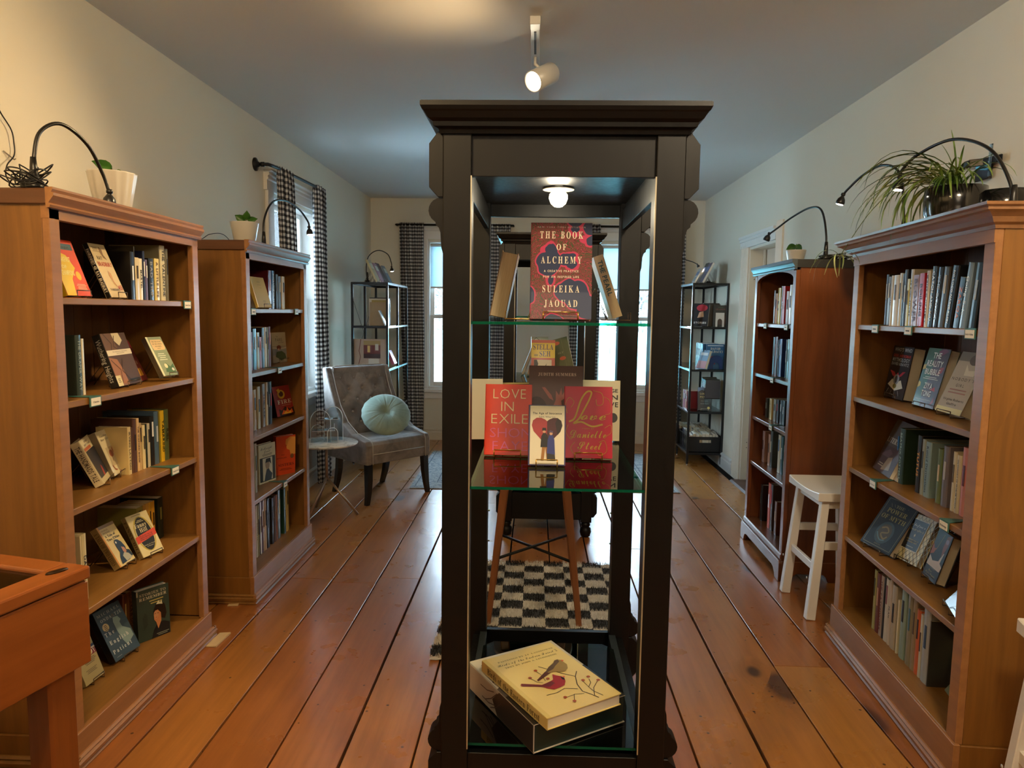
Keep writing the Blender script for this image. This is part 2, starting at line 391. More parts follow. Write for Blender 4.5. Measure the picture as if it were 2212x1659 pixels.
# windows ------------------------------------------------------------
def window(name, o0, o1, z0, z1, M, rail, shade_to=None, casing=0.05, head=0.19):
    """built in local axes: x along wall, y out of the room, z up; wall face at y=0"""
    fr = MB()
    # casing
    fr.box(o0-casing, -0.022, z0-0.02, o0, 0, z1+0.02); fr.box(o1, -0.022, z0-0.02, o1+casing, 0, z1+0.02)
    # jamb liner
    fr.box(o0-.001, 0, z0, o0+.015, .15, z1); fr.box(o1-.015, 0, z0, o1+.001, .15, z1); fr.box(o0, 0, z1-.015, o1, .15, z1+.001); fr.box(o0, 0, z0-.001, o1, .15, z0+.02)
    w = fr.build(name, [M_TRIM], None, 0.003, M); w['kind'] = 'structure'
    hd = MB(); hd.prism([(0, z1+.02), (-.024, z1+.02), (-.024, z1+head*.55), (-.034, z1+head*.60), (-.030, z1+head*.72), (-.040, z1+head*.78), (-.036, z1+head*.9), (-.055, z1+head*.95), (-.055, z1+head), (0, z1+head)], 'X', o0-casing-.02, o1+casing+.02)
    hd.build('window_header', M_TRIM, w)
    MB().box(o0-casing-.03, -0.055, z0-0.045, o1+casing+.03, 0.02, z0-0.005).build('window_sill', M_TRIM, w, 0.004)
    MB().box(o0-casing, -0.018, z0-0.115, o1+casing, 0, z0-0.045).build('window_apron', M_TRIM, w, 0.003)
    # two sashes
    for nm, a, b, y in (('window_sash', z0+.02, rail+.02, 0.055), ('window_sash', rail-.02, z1-.015, 0.095)):
        s = MB(); ss = .042; x0, x1 = o0+.016, o1-.016
        s.box(x0, y, a, x0+ss, y+.032, b); s.box(x1-ss, y, a, x1, y+.032, b); s.box(x0+ss, y, a, x1-ss, y+.032, a+ss*1.1); s.box(x0+ss, y, b-ss*.9, x1-ss, y+.032, b)
        so = s.build(nm, M_TRIM, w, 0.003)
        MB().box(x0+ss-.004, y+.014, a+ss, x1-ss+.004, y+.018, b-ss*.85).build('pane', M_GLASS, so)
    if shade_to:
        m = NT('roller_shade_cloth'); m.N.remove(m.b)
        d = m.n('ShaderNodeBsdfDiffuse', Color=(.78, .84, .86, 1)); tl = m.n('ShaderNodeBsdfTranslucent', Color=(.62, .74, .80, 1)); mx = m.n('ShaderNodeMixShader', Fac=0.6); m.l(d.outputs[0], mx.inputs[1]); m.l(tl.outputs[0], mx.inputs[2]); m.l(mx.outputs[0], m.out.inputs[0])
        MB().box(o0+.02, .03, shade_to, o1-.02, .0315, z1-.03).build('roller_shade', m.m, w)
        MB().box(o0+.02, .025, shade_to-.02, o1-.02, .036, shade_to).build('shade_bar', M_TRIM, w)
        MB().tube([(o0+.02, .035, z1-.04), (o1-.02, .035, z1-.04)], .018, 10).build('shade_roller', M_TRIM, w)
    return w
for i, (a, b) in enumerate(BW): window('window_%d' % (i+1), a, b, BZ0, BZ1, T(0, YB, 0), 1.37, 1.70)
MLW = T(XL, 0, 0) @ RZ(90)        # local x -> +Y, local y -> -X
window('window_3', WY0, WY1, WZ0, WZ1, MLW, 1.50, None, casing=0.11, head=0.15)

# door in the right wall ---------------------------------------------
d = MB(); d.box(XR+.135, DY0, 0.01, XR+.158, DY1, DZ)
for (a, b, z0, z1) in ((DY0+.1, DY0+.31, .25, .95), (DY0+.39, DY0+.6, .25, .95), (DY0+.1, DY0+.31, 1.1, 1.85), (DY0+.39, DY0+.6, 1.1, 1.85)):
    d.box(XR+.131, a, z0, XR+.136, b, z1)
dr = d.build('door_1', [M_TRIMC], None, 0.003); dr['kind'] = 'structure'
dk = MB(); dk.tube([(XR+.135, DY0+.06, 1.0), (XR+.09, DY0+.06, 1.0)], .011); dk.lathe([(.0, 0), (.018, .002), (.027, .014), (.022, .026), (0, .03)], (0, 0, 0), 12, M=T(XR+.095, DY0+.06, 1.0) @ RY(-90)); dk.build('door_handle', mat('b8b0a0', .3, 1.0), dr)
def casing(y0, y1, z1):
    n = 6; pr = [(XR, y0), (XR-.012, y0), (XR-.022, y0+.012)]; w = y1-y0
    for k in range(1, 5): pr += [(XR-.018, y0+w*k/5-.004), (XR-.024, y0+w*k/5+.004)]
    pr += [(XR-.022, y1-.012), (XR-.012, y1), (XR, y1)]
    return MB().prism(pr, 'Z', 0, z1)
tr = casing(DY1, DY1+.2, DZ+.02).build('trim_1', [M_TRIMC]); tr['kind'] = 'structure'
casing(DY0-.12, DY0, DZ+.13).build('side_casing', M_TRIMC, tr)
MB().prism([(XR, DZ), (XR-.022, DZ), (XR-.022, DZ+.05), (XR-.03, DZ+.055), (XR-.03, DZ+.075), (XR-.04, DZ+.08), (XR-.04, DZ+.1), (XR, DZ+.1)], 'Y', DY0, DY1+.21).build('head_casing', M_TRIM, tr)
jm = MB(); jm.box(XR-.001, DY1-.02, 0, XR+.16, DY1+.002, DZ); jm.box(XR-.001, DY0-.002, 0, XR+.16, DY0+.02, DZ); jm.box(XR, DY0, DZ-.02, XR+.16, DY1, DZ+.002)
jm.box(XR+.11, DY1-.035, 0, XR+.13, DY1-.02, DZ); jm.build('door_jamb', M_TRIMC, tr, 0.002)
for z in (0.28, 1.72):
    h = MB().box(XR+.03, DY1-.024, z, XR+.075, DY1-.02, z+.1); h.build('hinge_plate', mat('d8d0c0', .5), tr)
    for k in range(4): MB().tube([(XR+.042+.02*(k % 2), DY1-.0265, z+.015+.023*k), (XR+.042+.02*(k % 2), DY1-.0235, z+.015+.023*k)], .004, 6).build('screw_hole', mat('3a3028', .8), tr)
th = MB().prism([(XR-.09, 0), (XR+.16, 0), (XR+.16, .012), (XR-.07, .012)], 'Y', DY0-.02, DY1-.01).build('trim_2', [wood('threshold_wood', '6a4634', '583828', '2a1810', 'Y', 0.5, 0.0)]); th['kind'] = 'structure'
# wall outlets
for (y, z) in ((5.05, .32), (5.13, .32)):
    o = thing('wall_outlet', 'white wall outlet low on the wall beside the long checked curtain', 'outlet', T(XL, y, z)) if y == 5.05 else None
    if o:
        MB().box(0, -.04, -.06, .006, .04, .06).build('plate', M_TRIM, o, 0.003)
        for zz in (-.025, .025): MB().box(.006, -.016, zz-.016, .009, .016, zz+.016).build('socket', mat('cfcac0', .5), o)

# outside -------------------------------------------------------------
M_SNOW = mat('f2f6fa', 0.8, name='snow')
g = struct('ground_outside', MB().box(-14, -6, -0.75, 14, 26, -0.62), M_SNOW)
fn = thing('garden_fence', 'teal painted board fence out in the yard beyond the back windows', 'fence', T(0, 11.5, -0.62))
mf = mat('7cc4c4', 0.6)
for k in range(44):
    x = -4.4+k*.2; MB().box(x+.006, 0, 0, x+.194, .022, 1.75).build('plank', mf, fn)
MB().box(-4.4, .022, .3, 4.4, .07, .4).build('rail', mf, fn); MB().box(-4.4, .022, 1.4, 4.4, .07, 1.5).build('rail', mf, fn)
rt = random.Random(5)
for nm, x, y, h in (('yard_tree', -1.9, 14.5, 5.0), ('yard_tree', 2.3, 15.5, 5.5)):
    o = thing(nm, 'bare grey tree seen through the back window at the %s' % ('left' if x < 0 else 'right'), 'tree', T(x, y, -0.62))
    tr_ = MB(); tw = MB(); tr_.tube([(0, 0, 0), (.05, 0, h*.4), (0, .05, h*.7)], [.16, .11, .06], 8)
    for k in range(130):
        z = h*rt.uniform(.25, .75); a = rt.uniform(0, 2*pi); L = rt.uniform(.6, 1.7); e = rt.uniform(.1, .8)
        p0 = (0, 0, z); p1 = (L*.5*cos(a), L*.5*sin(a), z+L*.5*e); p2 = (L*cos(a+.3), L*sin(a+.3), z+L*e*1.1); tw.tube([p0, p1, p2], [.03, .018, .006], 4)
        for q in range(5):
            b = a+rt.uniform(-1, 1); tw.tube([p1, (p1[0]+.4*cos(b), p1[1]+.4*sin(b), p1[2]+rt.uniform(.05, .4))], [.01, .004], 3)
    tr_.build('trunk', mat('6a6660', .9), o); c = tw.build('branches', mat('8a8a86', .9), o); c['kind'] = 'stuff'
# ================================================================== BOOKCASES
P_Z = wood('pine_upright', '98682a', '784c18', '2c1206', 'Z', rough=0.42, coat=0.2, kscale=2.9, kthr=0.35)
P_X = wood('pine_shelf', 'a07236', '845824', '381c0a', 'X', rough=0.42, coat=0.2, kscale=2.8, kthr=0.4)
P_BK = wood('pine_back_board', '7e5228', '5c3816', '2c1408', 'Z', rough=0.5, coat=0.1, kscale=3.2, kthr=0.6, rnd=True)
P_LT = wood('pine_light_trim', 'b07c4a', '946236', '4a2812', 'X', rough=0.42, coat=0.2, kscale=1.8, kthr=0.75)
P_DK = wood('pine_dark_cap', '6e4424', '52301a', '2c1408', 'Y', rough=0.45, coat=0.1, kscale=2.0, kthr=0.8)
Q_Z = wood('red_pine_upright', '84491f', '663412', '30140a', 'Z', rough=0.36, coat=0.35, kscale=2.4, kthr=0.55)
Q_X = wood('red_pine_shelf', '84502c', '683a1c', '34180c', 'X', rough=0.34, coat=0.45, kscale=2.0, kthr=0.65)
M_PEG = mat('d8c09a', .7)

def bookcase(label, M, L, D, H, shelves, stile=0.045, base=0.11, inner=0.108, kind='pine', crown='small'):
    t = thing('bookcase', label, 'bookcase', M)
    Z_, X_ = (P_Z, P_X) if kind == 'pine' else (Q_Z, Q_X)
    th = .022
    for x in (0, L-th): MB().box(x, 0.022, base, x+th, D, H-.02).build('side_panel', Z_, t, .0015)
    for x in (0, L-stile): MB().box(x, 0, base, x+stile, .022, H-.055).build('stile', P_LT if kind == 'pine' else Z_, t, .002)
    n = 8; w = (L-2*th)/n
    for k in range(n):
        MB().box(th+k*w+.0016, D-.012, inner, th+(k+1)*w-.0016, D-.004, H-.02).build('plank', P_BK, t, .0012)
    MB().box(0, D-.004, base, L, D, H-.02).build('back_panel', P_DK, t)
    for z in shelves: MB().box(th, .008, z-.021, L-th, D-.012, z).build('shelf', X_, t, .002)
    MB().box(th, .0, inner-.02, L-th, D-.012, inner).build('bottom_shelf', X_, t, .002)
    MB().box(-.004, .0, H-.022, L+.004, D+.004, H).build('top_board', P_DK if kind == 'pine' else mat('141414', .5), t, .002)
    if crown == 'small':
        MB().prism([(0, H-.055), (-.010, H-.055), (-.014, H-.048), (-.008, H-.042), (-.018, H-.030), (-.024, H-.022), (-.024, H-.014), (-.018, H-.012), (-.022, H-.004), (-.022, H+.002), (0, H+.002)], 'X', -.012, L+.012).build('crown', P_LT, t)
        MB().box(-.001, .0, H-.085, L+.001, .024, H-.02).build('top_rail', P_LT, t, .001)
        for x in (-.012, L): MB().box(x, 0, H-.045, x+.012, D, H-.004).build('side_cap', P_DK, t, .002)
    if crown == 'big':
        MB().box(0, -.004, H-.105, L, .016, H-.06).build('frieze', P_LT, t, .001)
        pr = [(0, -.066), (.006, -.066), (.010, -.056), (.022, -.050), (.030, -.036), (.046, -.024), (.056, -.020), (.056, -.012), (.066, -.008), (.068, 0), (0, 0)]
        mb = MB(); A_ = []
        # mitred crown along the front and both sides
        rings = []
        for sx, sy in (('l', 'b'), ('l', 'f'), ('r', 'f'), ('r', 'b')):
            rings.append([((-o if sx == 'l' else L+o), (-o if sy == 'f' else D), H+z) for o, z in pr])
        for a, b in zip(rings[:-1], rings[1:]): mb.hull(a, b)
        mb.build('crown', wood('pine_crown', 'a87a52', '8e6038', '5a3418', 'X', rough=0.35, coat=0.4, kscale=1.5, kthr=0.9), t)
        MB().box(0.0, .0, H-.02, L, D, H-.004).build('top_panel', P_DK, t)
    if crown == 'arch':
        pts = [(stile, H-.095)]
        for k in range(13):
            a = pi*k/12; pts.append((L/2-(L/2-stile)*cos(a), H-.095+.045*sin(a)))
        pts += [(L-stile, H-.04), (stile, H-.04)]
        pts = pts[1:]
        MB().prism(pts, 'Y', 0.001, .02).build('arched_valance', Z_, t)
        for x in (0, L-stile): pass
        MB().prism([(0, H-.052), (-.012, H-.052), (-.016, H-.044), (-.012, H-.038), (-.022, H-.022), (-.028, H-.016), (-.028, H), (0, H)], 'X', -.012, L+.012).build('crown', mat('3c454c', .45, coat=.2), t)
        for x in (-.006, L): MB().box(x, 0, H-.042, x+.006, D, H-.002).build('side_cap', mat('141414', .5), t)
    # base
    if kind == 'pine':
        MB().box(-.010, -.008, 0.0, L+.010, .012, base+.004).build('base_board', P_LT, t, .002)
        for x in (-.010, L): MB().box(x, .012, 0.0, x+.010, D, base+.002).build('base_side', Z_, t, .002)
        pr = [(-.008, 0), (-.020, 0), (-.024, .006), (-.018, .012), (-.024, .018), (-.026, .030), (-.018, .036), (-.022, .043), (-.014, .048), (-.008, .048)]
        MB().prism(pr, 'X', -.024, L+.024).build('base_moulding', P_LT, t)
        for s, x in ((-1, -.010), (1, L+.010)):
            MB().prism([(x+s*(-p-.008), z) for p, z in pr], 'Y', -.02, D).build('base_moulding', P_X, t)
    else:
        # bracket feet
        pts = [(-.014, 0), (.055, 0), (.065, .025), (.085, .045), (.11, .052), (L-.11, .052), (L-.085, .045), (L-.065, .025), (L-.055, 0), (L+.014, 0), (L+.014, .10), (L, .112), (0, .112), (-.014, .10)]
        MB().prism(pts, 'Y', -.016, .004).build('base_board', Q_X, t, .003)
        for x in (-.014, L-.004):
            q = [(-.0, 0), (.05, 0), (.06, .025), (.08, .042), (D-.08, .042), (D-.06, .025), (D-.05, 0), (D, 0), (D, .11), (0, .11)]
            MB().prism(q, 'X', x, x+.018).build('base_side', Q_Z, t, .003)
        MB().box(0, -.006, .112, L, .01, .146).build('base_moulding', Q_X, t, .006)
    return t
def casemat(x, y, ang): return T(x, y, 0) @ RZ(ang)
ML1 = casemat(-1.40, 2.02, 90); ML2 = casemat(-1.355, 3.29, 90)
MR1 = casemat(1.356+.0, 3.147-.035, -93.41); MR2 = casemat(1.366, 4.521, -91.42)
bc1 = bookcase('tall knotty pine bookcase by the near left wall, lamp and ribbed white pot on top', ML1, .895, .32, 1.765, [1.456, 1.143, .810, .472])
bc2 = bookcase('knotty pine bookcase in front of the side window, small shim under its base', ML2, .87, .32, 1.747, [1.430, 1.120, .805, .491], inner=.133, base=.128)
bc3 = bookcase('wide pine bookcase with deep crown moulding under the spider plant', MR1, 1.035, .33, 1.75, [1.398, 1.093, .788, .483], inner=.146, base=.14, crown='big', stile=.055)
bc4 = bookcase('narrow reddish pine bookcase with arched top and dark grey crown beside the door', MR2, .752, .30, 1.725, [1.383, 1.076, .803, .518], inner=.145, base=.10, kind='red', crown='arch', stile=.045)
# small pegs stuck out of the big bookcase's far edge
for z in (1.50, 1.01): MB().box(-.03, .10, z, -.0, .115, z+.03).build('peg', M_PEG, bc3)
for (x, y, a, L_, lab) in ((-1.45, 3.275, 8, .05, 'small light wooden shim under the near corner of the second bookcase'), (-1.36, 2.86, -3, .10, 'light wooden shim under the far corner of the first bookcase')):
    s = thing('wood_shim', lab, 'shim', T(x, y, 0) @ RZ(a)); MB().prism([(-.02, .001), (.03, .001), (.03, .008), (-.02, .003)], 'Y', -.03, L_).build('wedge', mat('d8bc8c', .6), s)

# shelf tags -----------------------------------------------------------
M_TEAL = mat('3f6a60', .55); M_CARD = mat('efe6d2', .6); M_INK = mat('2c2824', .7)
def flat_text(parent, name, txt, m, x, z, w, h, y=-.0008, style='sans', align='c', M=None, maxw=None):
    V, F, W_ = text2d(txt, style); s = h/.72; sx = s
    if w and W_*s > w: sx = w/W_
    x0 = x - W_*sx/2 if align == 'c' else x
    mb = MB(); mb.add([(x0+p[0]*sx, y, z+p[1]*s) for p in V], F); return mb.build(name, m, parent, 0, M)
def shelf_tag(case, u, z, txt, label, flap=.09, w=.058, skew=0.04):
    t = thing('shelf_label', label, 'label', case @ T(u, .006, z), 'small folded labels on the shelf edges')
    MB().box(-w/2, -.0040, -.030, w/2, -.0012, .001).prism([(-w/2, -.003), (w/2, -.003), (w/2-skew, flap), (w/2-skew-.004, flap)], 'Z', .0012, .0028).build('bracket', M_TEAL, t)
    MB().box(-w/2+.005, -.0050, -.027, w/2-.005, -.0040, -.002).build('card', M_CARD, t)
    if txt: flat_text(t, 'lettering', txt, M_INK, 0, -.018, w-.016, .006, -.0055, 'serif')
    else:
        MB().box(-.014, -.0053, -.017, .014, -.0050, -.013).build('lettering', M_INK, t)
for case, u, z, tx_, lb in (
    (ML1, .83-.03, 1.456, 'Modern Classics', 'white label on the top shelf edge of the near left bookcase'), (ML1, .18, 1.143, 'Classics', 'white label on the second shelf edge of the near left bookcase'), (ML1, .66, .810, 'Canadian Classics', 'white label with dark flap on the third shelf of the near left bookcase'),
    (ML2, .085, 1.430, '', 'left label on the top shelf edge of the far left bookcase'), (ML2, .70, 1.430, '', 'right label on the top shelf edge of the far left bookcase'), (ML2, .42, 1.120, '', 'white label on the second shelf edge of the far left bookcase'), (ML2, .47, .491, '', 'white label with green flap, fourth shelf of the far left bookcase'),
    (MR1, .245, 1.398, '', 'leftmost label on the top shelf edge of the near right bookcase'), (MR1, .53, 1.398, '', 'middle label on the top shelf edge of the near right bookcase'), (MR1, .935, 1.398, 'Society & Culture', 'label below the blue books, top shelf of the near right bookcase'),
    (MR1, .32, .788, 'Art/Literature', 'green flap label, left end of the third shelf, near right bookcase'), (MR1, .87, .788, 'Mythology', 'green flap label, right end of the third shelf, near right bookcase'),
    (MR2, .24, 1.383, '', 'left label on the top shelf edge of the narrow right bookcase'), (MR2, .62, 1.383, '', 'right label on the top shelf edge of the narrow right bookcase'), (MR2, .42, 1.076, '', 'white label on the second shelf edge of the narrow right bookcase'), (MR2, .44, .803, '', 'blue green label on the third shelf edge of the narrow right bookcase')):
    shelf_tag(case, u, z, tx_, lb)
# ================================================================== BLACK DISPLAY CABINETS
M_BLK = NT('black_cabinet_paint')
_tc = M_BLK.n('ShaderNodeTexCoord'); _mp2 = M_BLK.n('ShaderNodeMapping'); _mp2.inputs['Scale'].default_value = (3, 3, .4); M_BLK.l(_tc.outputs['Object'], _mp2.inputs['Vector'])
_nz = M_BLK.n('ShaderNodeTexNoise', Scale=30.0, Detail=5.0); M_BLK.l(_mp2.outputs[0], _nz.inputs['Vector'])
M_BLK.b.inputs['Base Color'].default_value = (*lin('0a0a0b'), 1); M_BLK.b.inputs['Roughness'].default_value = .42; M_BLK.b.inputs['Specular IOR Level'].default_value = .35
M_BLK.l(M_BLK.math('MULTIPLY_ADD', _nz.outputs['Fac'], .2, .32), M_BLK.b.inputs['Roughness'])
_bp = M_BLK.n('ShaderNodeBump', Strength=.15, Distance=.001); M_BLK.l(_nz.outputs['Fac'], _bp.inputs['Height']); M_BLK.l(_bp.outputs[0], M_BLK.b.inputs['Normal'])
M_BLK = M_BLK.m
G_SH = glassy('shelf_glass', 'dff2ea', 0.07, 0.01); 
_e = NT('glass_edge'); _e.b.inputs['Base Color'].default_value = (*lin('0f7a5c'), 1); _e.b.inputs['Roughness'].default_value = .1
_t = _e.n('ShaderNodeBsdfTransparent', Color=(*lin('5fd0b0'), 1)); _x = _e.n('ShaderNodeMixShader', Fac=.55); _e.l(_e.b.outputs[0], _x.inputs[1]); _e.l(_t.outputs[0], _x.inputs[2]); _e.l(_x.outputs[0], _e.out.inputs[0]); G_ED = _e.m
G_DK = glassy('dark_shelf_glass', '6d7f80', 0.10, 0.01)
M_STRIP = mat('c8c0a8', .3, .6)
def glass_slab(name, poly, z, th, parent, m=G_SH):
    mb = MB(); n = len(poly)
    mb.add([(x, y, z-th) for x, y in poly] + [(x, y, z) for x, y in poly], [tuple(range(n))[::-1], tuple(range(n, 2*n))], 0)
    vs = [(x, y, z-th) for x, y in poly] + [(x, y, z) for x, y in poly]
    mb.add(vs, [(i, (i+1) % n, n+(i+1) % n, n+i) for i in range(n)], 1)
    return mb.build(name, [m, G_ED], parent)
def cabinet(label, M, D, lit=True):
    t = thing('display_cabinet', label, 'cabinet', M)
    hw, pw = .288, .068; iw = hw-pw
    for sx in (-1, 1):
        for y in (0, D-pw):
            x0, x1 = (-hw, -iw) if sx < 0 else (iw, hw)
            MB().box(x0, y, .10, x1, y+pw, 1.857).build('post', M_BLK, t, .002)
            f = MB(); f.lathe([(.018, 0), (.03, .006), (.037, .03), (.034, .055), (.022, .066), (.03, .074), (.03, .086), (.022, .10)], ((x0+x1)/2, y+pw/2, 0), 16); f.build('foot', M_BLK, t)
            # applied side block and scroll corbel, top and bottom
            s = sx; X0 = s*hw
            for flip in (0, 1):
                zz = (lambda z: z) if not flip else (lambda z: 1.99-z)
                blk = [(X0, zz(1.857)), (X0+s*.012, zz(1.857)), (X0+s*.034, zz(1.829)), (X0+s*.034, zz(1.727)), (X0+s*.012, zz(1.704)), (X0, zz(1.704))]
                MB().prism(blk, 'Y', y+.004, y+pw-.004).build('side_block', M_BLK, t, .001)
                c = [(X0, zz(1.704))]
                for k in range(9): a = radians(90-18.5*k); c.append((X0+s*(.006+.030*cos(a)), zz(1.673+.030*sin(a))))
                c += [(X0+s*.019, zz(1.645)), (X0+s*.018, zz(1.638)), (X0+s*.011, zz(1.632)), (X0+s*.007, zz(1.62)), (X0+s*.005, zz(1.585)), (X0+s*.001, zz(1.570)), (X0, zz(1.57))]
                MB().prism(c, 'Y', y+.010, y+pw-.010).build('corbel', M_BLK, t)
    # friezes on four sides
    for y in (.010, D-.030): MB().box(-iw, y, 1.754, iw, y+.02, 1.857).build('top_rail', M_BLK, t, .001)
    for s in (-1, 1): MB().box(s*(iw+.012), pw, 1.754, s*(iw+.045), D-pw, 1.857).build('top_rail', M_BLK, t, .001)
    for s in (-1, 1): MB().box(s*(iw+.004), pw, 1.71, s*(iw+.02), D-pw, 1.775).build('side_rail', M_BLK, t, .001)
    MB().box(-iw-.03, .03, 1.795, iw+.03, D-.03, 1.81).build('soffit', M_BLK, t)
    pr = [(0, 1.850), (.006, 1.850), (.010, 1.860), (.020, 1.864), (.022, 1.874), (.032, 1.880), (.040, 1.893), (.044, 1.896), (.048, 1.904), (.048, 1.914), (0, 1.914)]
    mb = MB(); R = []
    for cx, cy in ((-1, -1), (1, -1), (1, 1), (-1, 1)): R.append([(cx*(hw+o), (-o if cy < 0 else D+o), z) for o, z in pr])
    for i in range(4): mb.hull(R[i], R[(i+1) % 4])
    mb.build('cornice', M_BLK, t)
    MB().box(-hw-.046, -.046, 1.905, hw+.046, D+.046, 1.9155).build('top_board', M_BLK, t)
    # base
    for y in (.008, D-.028): MB().box(-iw, y, .115, iw, y+.02, .285).build('base_panel', M_BLK, t, .001)
    for s in (-1, 1): MB().box(s*(iw+.01), pw, .115, s*(iw+.045), D-pw, .285).build('base_panel', M_BLK, t, .001)
    MB().box(-iw-.03, .02, .13, iw+.03, D-.02, .145).build('base_floor', M_BLK, t)
    for s in (-1, 1): MB().box(s*(iw-.004), pw, .262, s*(iw+.02), D-pw, .296).build('base_rail', mat('2a3238', .3), t, .001)
    # glass shelves: middle and upper, bottom one with clipped corners
    for z in (1.407, .9945): glass_slab('glass_shelf', [(-iw-.002, .006), (iw+.002, .006), (iw+.002, D-.012), (-iw-.002, D-.012)], z, .007, t)
    c = .035
    glass_slab('glass_shelf', [(-iw, .07), (-iw+.001, .02), (iw-.001, .02), (iw, .07), (iw, D-.16-c), (iw-c, D-.16), (-iw+c, D-.16), (-iw, D-.16-c)], .305, .007, t, G_DK)
    for s in (-1, 1): MB().box(s*(iw-.0015), -.001, .30, s*(iw+.0015), .004, 1.754).build('edge_strip', M_STRIP, t)
    for s in (-1, 1):
        for z in (.98, 1.395, .73, .62): MB().tube([(s*iw, D-.04, z), (s*(iw-.008), D-.04, z)], .003, 8).build('shelf_pin', mat('b8b090', .3, .8), t)
    if lit:
        b = MB(); b.lathe([(0, -.029), (.012, -.027), (.022, -.018), (.0275, -.004), (.0265, .008), (.018, .018), (.012, .024), (.012, .03)], (0, .40, 1.768), 20)
        b.build('bulb', mat('fff4dc', .5, emit='fff0cc', strength=16.0), t)
        MB().lathe([(.046, 0), (.046, .003), (.03, .004)], (0, .40, 1.789), 24).build('lamp_holder', mat('e8e4d8', .4), t)
        lamp = light('cabinet_bulb_light', 'POINT', M @ Vector((0, .40, 1.725)), 3.2, (1, .86, .62), shadow_soft_size=.03)
    return t
MC1 = T(.059, 1.73, 0); MC2 = T(.085, 4.42, 0) @ RZ(0.5)
cabinet('tall black open display cabinet with glass shelves in the centre foreground', MC1, .76)
cabinet('matching black display cabinet standing further back behind the wooden stand', MC2, .76, lit=False)
# ================================================================== CURTAINS
def gingham():
    s = NT('gingham_cloth'); uv = s.n('ShaderNodeUVMap'); sp = s.n('ShaderNodeSeparateXYZ'); s.l(uv.outputs[0], sp.inputs[0])
    f = [s.math('GREATER_THAN', s.math('FRACT', sp.outputs[i]), 0.5) for i in (0, 1)]
    t = s.math('MULTIPLY', s.math('ADD', f[0], f[1]), 0.5)
    cr = s.n('ShaderNodeValToRGB'); e = cr.color_ramp.elements; cr.color_ramp.interpolation = 'CONSTANT'
    e[0].position = 0; e[0].color = (*lin('e6e4de'), 1); e[1].position = .75; e[1].color = (*lin('1c1c1e'), 1); m = e.new(.25); m.color = (*lin('77777a'), 1)
    s.l(t, cr.inputs[0]); s.l(cr.outputs[0], s.b.inputs['Base Color']); s.b.inputs['Roughness'].default_value = .85
    tl = s.n('ShaderNodeBsdfTranslucent'); s.l(cr.outputs[0], tl.inputs['Color']); mx = s.n('ShaderNodeMixShader', Fac=.22)
    s.l(s.b.outputs[0], mx.inputs[1]); s.l(tl.outputs[0], mx.inputs[2]); s.l(mx.outputs[0], s.out.inputs[0]); return s.m
M_GING = gingham(); M_IRON = mat('151515', .45, .3)
def curtain(label, M, u0, u1, z0, z1, folds, seed, b0=None, b1=None, amp=.022):
    """local: x along rod, y out of the wall (towards the room is -y), z up"""
    r = random.Random(seed); nu, nz = folds*10, 30; b0 = u0 if b0 is None else b0; b1 = u1 if b1 is None else b1
    t = thing('curtain', label, 'curtain', M)
    mb = MB(); vs = []; uv = []; ph = [r.uniform(-.5, .5) for _ in range(folds+2)]; L = [0]
    for i in range(1, nu+1):
        L.append(L[-1]+hypot((u1-u0)/nu, amp*1.1*abs(sin(pi*2*i/nu*folds)-sin(pi*2*(i-1)/nu*folds))))
    for k in range(nz+1):
        zt = k/nz; z = z1+(z0-z1)*zt; a_ = u0+(b0-u0)*zt; c_ = u1+(b1-u1)*zt
        for i in range(nu+1):
            q = i/nu; A = amp*(.75+.35*sin(q*5+seed))*(0.75 if zt < .03 else 1)
            x = a_+(c_-a_)*q+.006*sin(zt*7+q*9+seed); y = A*sin(2*pi*folds*q+ph[int(q*folds)]*.5+zt*.7*sin(seed+q*4))
            vs.append((x, y, z)); uv.append((L[i]*1.25/.037, z/.037))
    fs = [(k*(nu+1)+i, k*(nu+1)+i+1, (k+1)*(nu+1)+i+1, (k+1)*(nu+1)+i) for k in range(nz) for i in range(nu)]
    mb.add(vs, fs, 0, True); mb.uv = uv; o = mb.build('cloth', M_GING, t)
    sd = o.modifiers.new('thick', 'SOLIDIFY'); sd.thickness = .0015
    return t
MBK = T(0, YB-.075, 0)
curtain('black and white checked curtain at the left end of the back wall', MBK, -1.50, -1.225, .09, 2.378, 6, 1, -1.44, -1.225)
curtain('checked curtain on the right side of the first back window, seen through the cabinet', MBK, -.56, -.285, .09, 2.372, 6, 2, -.56, -.32)
curtain('checked curtain on the left side of the second back window, behind the tall book', MBK, .36, .675, .09, 2.378, 6, 3, .36, .68)
curtain('checked curtain at the right end of the back wall beside the black rack', MBK, 1.30, 1.575, .09, 2.372, 6, 4, 1.30, 1.60)
MSD = T(XL+.095, 0, 0) @ RZ(90)
curtain('narrow checked curtain panel hanging in front of the side window', MSD, 4.74, 5.02, .10, 2.375, 4, 5, 4.86, 5.22, .03)
curtain('checked curtain panel at the far side of the side window, behind the armchair', MSD, 5.52, 5.80, .03, 2.392, 4, 6, 5.55, 5.86, .03)
